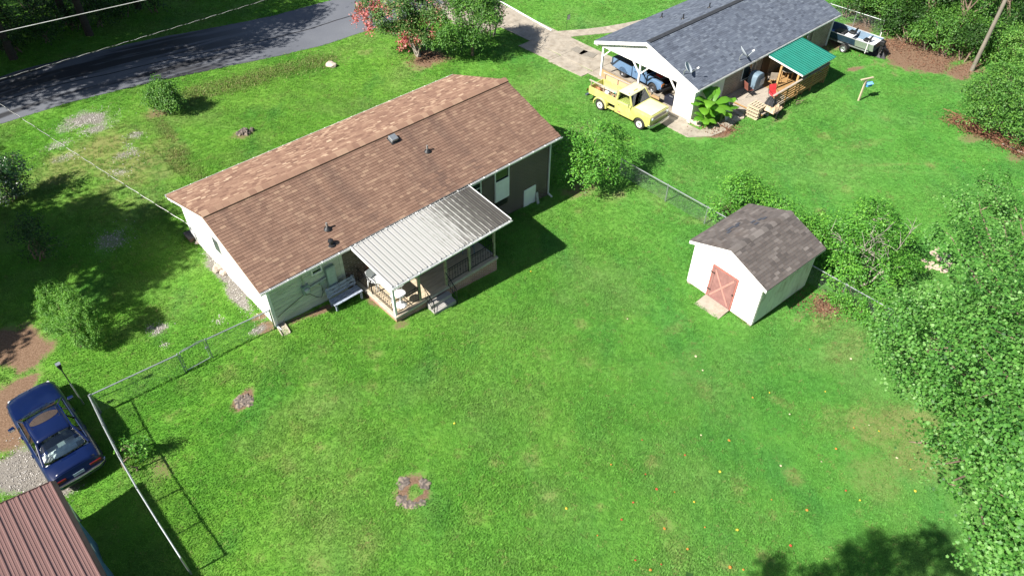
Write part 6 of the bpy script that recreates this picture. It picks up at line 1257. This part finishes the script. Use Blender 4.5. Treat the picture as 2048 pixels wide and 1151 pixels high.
# shrubs on the left
shrub('shrub', 332, 216, [(310, 200, .7, .7, .7, .7), (332, 185, 1.2, .75, .75, .65), (345, 205, .7, .7, .7, .7), (322, 175, 1.35, .6, .6, .5), (330, 212, .4, .8, .7, .4)], 'single rounded green bush beside the old gravel drive and road', g_wood, 520, 18, .12, .12)
def spiky(u, v, specs, label, n):
    b = P(u, v); root = empty('bottlebrush_shrub', b, 0, label, 'shrub', None); L_ = [(*l[:3], l[3]*.66, l[4]*.66, l[5]*.7) for l in px_lobes(b, specs)]; lob = np.array(L_); pos = []; nr = []; ln = []; ti = []
    for k in range(n):
        l = lob[rng.integers(len(lob))]; d = rng.normal(size=3); d[2] = abs(d[2])*.9+.1; d /= np.linalg.norm(d); c = l[:3]+d*l[3:]*rng.uniform(.75, 1.0); t = d*.45+np.array([0, 0, .9]); t /= np.linalg.norm(t); tt_ = rng.normal(.5, .15)
        for j in range(16): s = j/16*.36; w = rng.normal(size=3); w -= t*w.dot(t); w /= np.linalg.norm(w); pos.append(c+t*s); ln.append(w*.8+t*.6); nr.append(t*.7+w*.3+rng.normal(size=3)*.3); ti.append(np.clip(tt_+(s-.2)*.5+rng.normal(0, .1), 0, 1))
    pos = np.array(pos); ok = pos[:, 2] > 0; T_ = np.array(ln)[ok]
    leaf_cloud('crown', pos[ok], np.array(nr)[ok], np.full(ok.sum(), .10), np.array(ti)[ok], g_spiky, root, 'long', T_)
    for k in range(7): l = L_[k % len(L_)]; MB().tube([(.1*math.cos(k), .1*math.sin(k), -.05), tuple(np.array(l[:3])*.5+[0, 0, .1]), l[:3]], [.04, .03, .012], 6).build('stem', bark, root)
    return root
spiky(160, 690, [(115, 620, 1.0, .8, .8, .8), (105, 592, 1.6, .6, .6, .7), (135, 600, 1.6, .6, .6, .6), (150, 650, 1.0, .8, .8, .9), (165, 630, 1.6, .65, .65, .7), (175, 675, .6, .8, .7, .6), (125, 655, .7, .8, .8, .7), (148, 612, 1.8, .5, .5, .5), (185, 640, 1.3, .6, .6, .7), (100, 625, .8, .6, .6, .7), (180, 685, .35, .8, .7, .4)], 'pale green feathery shrub standing alone on the left lawn', 1150)
shrub('flowering_shrub', 25, 398, [(15, 360, 1.0, .9, .9, .9), (25, 335, 1.6, .8, .8, .7), (0, 350, 1.6, .9, .9, .8), (20, 385, .5, .8, .7, .5), (30, 370, .9, .6, .6, .6)], 'glossy dark shrub with white flowers at the left edge', g_leath, 360, 17, .14, .13)
shrub('shaded_shrub', 80, 515, [(60, 470, 1.3, .8, .8, .7), (85, 495, .8, .8, .7, .6), (55, 450, 1.7, .6, .6, .5)], 'dark bush standing in the deep tree shade on the left lawn', g_dark, 150, 15, .14, .12)
shrub('fence_sapling', 268, 905, [(245, 900, .9, .28, .28, .3), (262, 890, 1.0, .3, .3, .3), (272, 905, .6, .4, .35, .4), (280, 890, .7, .35, .3, .3)], 'leafy sapling growing through the sagging fence', g_bush, 60, 14, .10, .10, stems=3); shrub('fence_weed', 262, 940, [(262, 932, .25, .22, .3, .2), (255, 915, .5, .15, .15, .2)], 'yellow green weed at the foot of the sagging fence', g_lime, 26, 12, .07, .08, stems=2, twigs=4)
# right-hand thicket and wood edge
tree('thicket', P(2010, 262), 'broad rounded thicket bush above the brown brush pile', px_lobes(P(2010, 262), [(1960, 225, 1.3, 1.3, 1.2, 1.0), (1985, 180, 2.4, 1.5, 1.4, 1.1), (2030, 215, 2.0, 1.6, 1.5, 1.2), (2025, 165, 3.0, 1.5, 1.4, 1.0), (1955, 195, 1.9, 1.0, .9, .8), (2050, 260, 1.4, 1.4, 1.2, 1.0), (2000, 250, 1.0, 1.2, .8, .8), (2070, 190, 3.2, 1.6, 1.6, 1.3)]), g_wood, 900, 17, .17, .14, 'oval', .06, 1.2, stems=6, twigs=120, cat='bush')
tree('thicket', P(2040, 130), 'light green bush mound between the wooden pole and the right edge', px_lobes(P(2040, 130), [(2030, 110, 1.2, 1.3, 1.2, 1.0), (2010, 125, .8, .9, .8, .7), (2045, 85, 2.2, 1.4, 1.3, 1.0), (2060, 140, 1.2, 1.2, 1.1, .9)]), g_pale, 420, 16, .16, .13, 'oval', .06, 1.0, stems=5, twigs=30, cat='bush')
def wtree(u, v, h, label, m, n, ls=.17, seed=1, r=1.6, kind='oval', gp='trees of the right hand wood'):
    b = P(u, v); rr = random.Random(seed); L_ = []
    for k in range(11):
        a = rr.random()*6.283; q = rr.random(); z = h*(.06+.94*q); w = r*(1.2-.7*abs(q-.3)); L_.append((w*.75*math.cos(a), w*.75*math.sin(a), z, w*.62, w*.62, h*.11+.25))
    return tree('woodland_tree', b, label, L_, m, n, 16, .20, ls, kind, .13, h*.55, group=gp, twigs=30)
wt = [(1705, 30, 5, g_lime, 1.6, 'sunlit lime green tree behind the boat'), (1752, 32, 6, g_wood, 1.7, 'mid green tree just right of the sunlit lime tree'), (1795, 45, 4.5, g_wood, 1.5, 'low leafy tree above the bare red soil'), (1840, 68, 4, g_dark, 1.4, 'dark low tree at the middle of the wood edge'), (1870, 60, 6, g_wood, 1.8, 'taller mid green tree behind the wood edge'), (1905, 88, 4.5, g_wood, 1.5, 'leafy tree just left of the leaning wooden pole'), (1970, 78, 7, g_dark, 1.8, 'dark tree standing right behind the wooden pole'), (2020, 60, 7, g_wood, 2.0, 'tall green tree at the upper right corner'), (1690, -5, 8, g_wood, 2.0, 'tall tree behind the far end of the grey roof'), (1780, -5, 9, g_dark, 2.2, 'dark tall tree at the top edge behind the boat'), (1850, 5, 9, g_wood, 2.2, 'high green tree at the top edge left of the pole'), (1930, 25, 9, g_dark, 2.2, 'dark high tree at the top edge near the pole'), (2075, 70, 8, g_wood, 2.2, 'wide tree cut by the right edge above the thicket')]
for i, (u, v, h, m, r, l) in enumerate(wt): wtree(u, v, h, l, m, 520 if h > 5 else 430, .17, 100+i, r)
for i, (u, v, m, l) in enumerate(((1690, 35, g_wood, 'leafy shrub at the left end of the wood edge behind the boat'), (1735, 55, g_dark, 'dark shrub in the gap beside the boat fence'), (1772, 70, g_wood, 'shrub at the upper margin of the bare soil'), (1812, 84, g_dark, 'dark undergrowth shrub behind the bare soil'), (1850, 98, g_wood, 'green undergrowth shrub midway along the bare soil'), (1885, 112, g_wood, 'undergrowth shrub left of the wooden pole foot'), (1925, 122, g_dark, 'dark shrub at the foot of the wooden pole'), (1985, 128, g_wood, 'shrub between the wooden pole and the bush mound'), (2010, 95, g_dark, 'dark shrub behind the light bush mound'))):
    b = P(u, v); rr = random.Random(i); tree('undergrowth_shrub', b, l, [(rr.uniform(-1.1, 1.1), rr.uniform(-.2, 1.2), rr.uniform(.4, 2.2), .9, .9, .7) for _ in range(7)], m, 260, 16, .18, .15, 'oval', .05, 1.0, cat='shrub', group='undergrowth of the right hand wood', stems=4, twigs=10)
sap = MB().tube([(0, 0, 0), (.15, 0, 1.0), (.05, .1, 2.4)], [.05, .04, .02], 7)
# dark wood beyond the road (upper left) and the trees outside the picture that shade the road and the left lawn
def big(x, y, h, r, label, n=240, m=g_dark, low=.3, seed=0, gp='trees of the shaded wood beyond the road', ls=.34):
    rr = random.Random(seed+int(x*7)); b = W1(x, y); L_ = []
    for k in range(10):
        a = rr.random()*6.283; q = rr.random(); z = h*(low+(1-low)*q); w = r*(1.1-.8*abs(q-.4)); L_.append((w*.7*math.cos(a), w*.7*math.sin(a), z, w*.6, w*.6, h*.12))
    return tree('woodland_tree', b, label, L_, m, n, 16, .36, ls, 'oval', .22, h*.6, dkbark, group=gp, twigs=0)
LW = 'tall tree of the dark wood lining the far side of the road'
for i, (x, y, h, r) in enumerate(((-30, 30.5, 13, 4.2), (-24, 31, 14, 4.4), (-18, 30, 13, 4.2), (-13, 31.5, 14, 4.5), (-8.5, 30, 12.5, 4.0), (-4, 31.5, 14, 4.4), (1, 32, 12, 3.8), (-16, 36, 15, 4.5), (-7, 36.5, 15, 4.5), (4.5, 34, 12, 3.6), (-28, 26.5, 14, 4.8), (-21, 27, 15, 5.2), (-14.5, 27.5, 14.5, 5.0), (-8.5, 28, 14, 4.6), (-3.5, 29, 13.5, 4.2))):
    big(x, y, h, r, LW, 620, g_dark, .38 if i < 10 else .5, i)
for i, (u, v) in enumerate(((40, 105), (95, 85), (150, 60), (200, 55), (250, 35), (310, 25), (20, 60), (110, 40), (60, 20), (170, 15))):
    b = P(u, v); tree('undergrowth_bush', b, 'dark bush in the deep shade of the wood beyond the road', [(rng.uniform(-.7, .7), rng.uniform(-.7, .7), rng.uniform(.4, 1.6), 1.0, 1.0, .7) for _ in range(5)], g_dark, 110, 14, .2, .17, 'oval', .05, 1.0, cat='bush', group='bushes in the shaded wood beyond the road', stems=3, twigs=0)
NS = 'tall shade tree standing left of the lawn outside the picture'
for i, (x, y, h, r) in enumerate(((-24.5, 8.4, 12.5, 4.0), (-27.5, 7.4, 11.5, 3.4), (-29, 13.5, 12, 3.4), (-26, 21.5, 12, 3.0), (-32, 6, 14, 4), (-33, 22.5, 13, 3.5), (-22.8, 6.8, 12, 3.4), (-23.5, 11.0, 9, 2.6))): big(x, y, h, r, NS, 1150, g_wood, .3, 40+i, 'shade trees left of the lawn', .42)
GS = [(1540, 1140, 10.4, .45, .45, .4), (1700, 1118, 11.2, .5, .45, .4), (1745, 1085, 11.6, .35, .3, .3), (1800, 1110, 11.0, .8, .6, .5), (1860, 1080, 10.2, .5, .4, .35), (1770, 1150, 10.2, .9, .7, .6), (1880, 1140, 10.4, .9, .7, .6), (1650, 1165, 9.8, .8, .6, .5)]
b = Vector((-.3, .6, 0)); b.z = float(terr(b.x, b.y)); lb = []
for u, v, z, rx, ry, rz_ in GS: z += 2.4; G = P(u, v); q = G-np.array(ldir)*((z-G[2])/-ldir.z)*-1*-1; lb.append((q[0]-b.x, q[1]-b.y, z-b.z, rx, ry, rz_))
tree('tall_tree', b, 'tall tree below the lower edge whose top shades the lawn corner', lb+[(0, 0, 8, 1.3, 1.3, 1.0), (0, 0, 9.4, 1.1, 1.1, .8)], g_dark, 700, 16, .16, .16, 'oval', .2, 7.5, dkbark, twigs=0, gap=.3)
# banana clump, leaf by leaf
bg = leafmat('banana_leaf', [(0, (.06, .19, .016)), (.5, (.11, .30, .025)), (1, (.22, .44, .05))], .45, .35, .5); stemg = plain('banana_stem', (.12, .19, .05), .6, var=.3)
def banana(u, v, h, leaves, label, seed):
    rr = random.Random(seed); root = empty('banana_plant', P(u, v), 0, label, 'banana plant'); MB().tube([(0, 0, -.05), (.03, 0, h*.5), (.0, .02, h)], [.10, .08, .05], 9).build('stem', stemg, root, smooth=True)
    for az, ln, el, w in leaves:
        a = R(az); d = Vector((math.cos(a), math.sin(a), 0)); sd = Vector((-math.sin(a), math.cos(a), 0)); base = Vector((0, 0, h*rr.uniform(.7, 1.0))); vs = []; n = 10; fs = []
        for i in range(n+1):
            t = i/n; s = ln*t; z = math.sin(R(el))*s-.38*s*s/ln*(1+rr.uniform(0, .3)); c = base+d*s*max(.45, math.cos(R(el*.8)))+Vector((0, 0, z)); ww = w*1.3*(.10 if i == 0 else math.sin(math.pi*min(1, .08+t*.93))**.6)*(1+rr.uniform(-.08, .08))
            vs += [c+sd*ww+Vector((0, 0, -.06*w-.0)), c+Vector((0, 0, .03)), c-sd*ww+Vector((0, 0, -.06*w))]
        for i in range(n): fs += [(3*i, 3*i+1, 3*i+4, 3*i+3), (3*i+1, 3*i+2, 3*i+5, 3*i+4)]
        MB().add(vs, fs, rr.uniform(.25, .85)).build('leaf', bg, root, smooth=True, fix=False)
banana(1412, 243, 1.5, [(5, 1.9, 35, .27), (60, 1.6, 60, .25), (110, 1.5, 50, .24), (-60, 1.5, 30, .25), (-110, 1.4, 35, .26), (170, 1.3, 45, .24), (-25, 1.5, 25, .24), (85, 1.7, 75, .2)], 'tallest banana plant with long arching leaves at the house corner', 1)
banana(1400, 238, 1.0, [(-150, 1.2, 40, .22), (150, 1.2, 45, .22), (-95, 1.3, 30, .24), (-60, 1.2, 20, .22), (100, 1.1, 60, .2), (-120, 1.1, 60, .22)], 'middle banana plant close to the white corner wall', 2)
banana(1405, 250, .55, [(-90, .9, 30, .19), (-40, .9, 25, .19), (-150, .9, 30, .18), (20, .8, 40, .17), (170, .8, 45, .17)], 'short banana sucker in front of the clump', 3)
banana(1440, 242, .8, [(-70, 1.1, 35, .2), (0, 1.1, 35, .2), (60, 1.0, 50, .18), (-130, 1.0, 40, .19), (120, 1.0, 55, .18)], 'banana plant nearest the leaning pale board', 4)
q = np.array(pt.location); pos = rng.normal(size=(90, 3))*[.16, .16, .1]+[0, 0, .24]; leaf_cloud('foliage', pos, rng.normal(size=(90, 3))+[0, 0, 1], np.full(90, .12), rng.random(90), g_lime, pt, 'oval')
# foundation bed by the deck
shrub('low_plant', 1598, 205, [(1590, 208, .15, .4, .3, .2), (1606, 202, .2, .35, .3, .2)], 'low pale plants in the bed under the deck rail', g_pale, 40, 12, .09, .08, stems=2, twigs=4)
# brush pile of brown twigs
b = P(1985, 278); br = empty('brush_pile', b, 0, 'long heap of dead brown twigs below the thicket', 'brush pile'); tw = MB(); rr = random.Random(3)
ax = (Vector(P(2040, 312))-Vector(P(1925, 258))).normalized()
for k in range(420):
    c = ax*rr.uniform(-2.6, 3.2)+Vector((rr.gauss(0, .35), rr.gauss(0, .35), abs(rr.gauss(.12, .16)))); d = (ax*rr.gauss(0, 1)+Vector((rr.gauss(0, .5), rr.gauss(0, .5), rr.gauss(0, .25)))).normalized()*rr.uniform(.15, .55); tw.tube([c-d, c+Vector((0, 0, .03)), c+d], [.014, .012, .004], 3, cap=False)
o = tw.build('twigs', plain('brown_twigs', (.17, .075, .045), .95, var=.4), br, fix=False); o['kind'] = 'stuff'
n = 1500; pos = np.array([tuple(ax*rr.uniform(-2.7, 3.3)+Vector((rr.gauss(0, .4), rr.gauss(0, .4), abs(rr.gauss(.1, .15))))) for _ in range(n)]); o = leaf_cloud('dead_leaves', pos, rng.normal(size=(n, 3))+[0, 0, .8], np.full(n, .12), rng.random(n), g_brown, br, 'oval'); o['kind'] = 'stuff'
MB().tube([tuple(ax*.2+Vector((.1, -.5, .1))), tuple(ax*1.4+Vector((.1, -.55, .16))), tuple(ax*2.8+Vector((.1, -.4, .12)))], [.05, .045, .03], 7).build('fallen_branch', dn, br, smooth=True)
# leaf litter and tall ditch weeds as ground cover
def litter(name, blobs, n, mat, ls, label, h=.02):
    P_ = []
    for (u, v, rx, ry) in blobs:
        q = P(u, v); k = n//len(blobs); P_.append(np.stack([q[0]+rng.normal(0, rx*.5, k), q[1]+rng.normal(0, ry*.5, k)], 1))
    xy = np.concatenate(P_); z = terr(xy[:, 0], xy[:, 1])+h+rng.random(len(xy))*h; o = leaf_cloud(name, np.c_[xy, z], rng.normal(size=(len(xy), 3))*.5+[0, 0, 1], ls*rng.uniform(.5, 1.3, len(xy)), rng.random(len(xy)), mat, None, 'oval'); return tag(o, label, 'leaf litter', kind='stuff')
litter('leaf_litter', [(1820, 100, 4, 2.4), (1900, 130, 3, 1.6), (1780, 85, 2.5, 1.6), (1440, 258, 1.3, .8), (855, 115, 2, 1.4), (1650, 610, 1.6, 1.0)], 5200, g_brown, .11, 'dead brown leaves strewn over the bare soil')
ditch = [(395, 188), (425, 180), (455, 172), (485, 164), (515, 156), (545, 148), (575, 140), (605, 132), (632, 125), (648, 120)]
P_ = []
for u, v in ditch: q = P(u, v); P_.append(np.stack([q[0]+rng.normal(0, .75, 420), q[1]+rng.normal(0, .55, 420)], 1))
xy = np.concatenate(P_); z = terr(xy[:, 0], xy[:, 1]); wd = leafmat('ditch_weeds', [(0, (.09, .18, .035)), (.4, (.14, .22, .05)), (.75, (.24, .25, .10)), (1, (.36, .32, .17))], .3, .8)
o = leaf_cloud('ditch_weeds', np.c_[xy, z], rng.normal(size=(len(xy), 3))+[0, 0, .15], rng.uniform(.07, .18, len(xy)), rng.random(len(xy)), wd, None, 'long', np.repeat([[0, 0, 1.2]], len(xy), 0)); tag(o, 'dry tall weeds growing along the roadside ditch', 'weeds', kind='stuff')
# gravel stones
n = 5200; gp_ = []
for (u, v, rx, ry, ang, st_) in GRAVEL:
    q = P(u, v); bx, by = L1(q); k = int(n*rx*ry/14)+20; a = np.stack([bx+rng.normal(0, rx*.55, k), by+rng.normal(0, ry*.55, k)], 1); gp_.append(a)
lxy = np.concatenate(gp_); cx_, sx_ = math.cos(YAW1), math.sin(YAW1); ok = ~((np.abs(lxy[:, 0]) < 7.98) & (np.abs(lxy[:, 1]) < 3.9)); lxy = lxy[ok]; gxw = C1[0]+cx_*lxy[:, 0]-sx_*lxy[:, 1]; gyw = C1[1]+sx_*lxy[:, 0]+cx_*lxy[:, 1]
T_ = np.array([(1, 0, 0), (-.5, .8, 0), (-.5, -.8, 0), (.1, 0, .9), (-.9, .0, .2)]); Fc = [(0, 1, 3), (1, 4, 3), (4, 2, 3), (2, 0, 3)]; s = rng.uniform(.012, .035, len(gxw)); an = rng.random(len(gxw))*6.28
V = np.stack([gxw[:, None]+s[:, None]*(np.cos(an)[:, None]*T_[None, :, 0]-np.sin(an)[:, None]*T_[None, :, 1]), gyw[:, None]+s[:, None]*(np.sin(an)[:, None]*T_[None, :, 0]+np.cos(an)[:, None]*T_[None, :, 1]), terr(gxw, gyw)[:, None]+.012+s[:, None]*T_[None, :, 2]], 2)
gvm = NT('gravel_stones').set(.9, 0, .2); gvm.col(gvm.ramp(gvm.attr('tint'), [(0, (.13, .12, .11)), (.5, (.30, .28, .26)), (1, (.52, .50, .47))]))
o = fast('gravel', V.reshape(-1, 3), (np.array(Fc)[None]+(np.arange(len(gxw))*5)[:, None, None]).reshape(-1, 3), gvm.m, None, np.repeat(rng.random(len(gxw)), 4)); tag(o, 'loose pale gravel on the old drive and beside the house', 'gravel', kind='stuff')
# fallen leaves on the back lawn
fy = [MB().add([tuple(v*.088) for v in TEMPL['maple'][0]], TEMPL['maple'][1]).mesh('fallen_leaf', plain(n_, c_, .7, var=.2, bump=0), fix=False) for n_, c_ in (('yellow_leaf', (.72, .50, .05)), ('orange_leaf', (.60, .20, .035)), ('red_leaf', (.42, .06, .03)), ('pale_leaf', (.60, .52, .34)))]
nm = ('yellow', 'orange', 'red', 'pale'); spots = [(910, 846, 0), (1130, 1018, 0), (1368, 912, 2), (1386, 1003, 0), (1440, 942, 0), (1314, 981, 2), (1292, 950, 2), (1284, 882, 2), (1268, 1005, 2), (1330, 1060, 1), (1410, 1056, 1), (1376, 1100, 1), (1268, 1120, 2), (1460, 1138, 1), (1484, 1140, 1), (1476, 1059, 0), (1541, 1000, 1), (1578, 1089, 2), (1610, 1020, 1), (1690, 980, 2), (1642, 925, 3), (1672, 900, 1), (1708, 857, 1), (1736, 850, 3), (1755, 862, 0), (1790, 915, 3), (1580, 830, 3), (1538, 785, 0), (1650, 783, 0), (1506, 797, 1), (1320, 1128, 2), (1303, 1140, 1), (1195, 1070, 1), (1245, 1040, 2), (1350, 985, 1), (1220, 930, 1), (1400, 870, 3), (1455, 880, 1), (1390, 715, 3), (1405, 740, 3), (1255, 640, 3), (1062, 545, 0), (1620, 700, 1), (1700, 720, 3), (1560, 930, 3), (1720, 1000, 0), (1830, 985, 0), (1820, 940, 0)]
for i, (u, v, k) in enumerate(spots):
    o = obj('fallen_leaf', fy[k], None, Vector(P(u, v))+Vector((0, 0, .055)), (random.uniform(-.2, .2), random.uniform(-.2, .2), random.random()*6), (random.uniform(.6, 1.35),)*3); tag(o, f'{nm[k]} fallen maple leaf lying on the back lawn', 'leaf', 'fallen leaves on the back lawn')
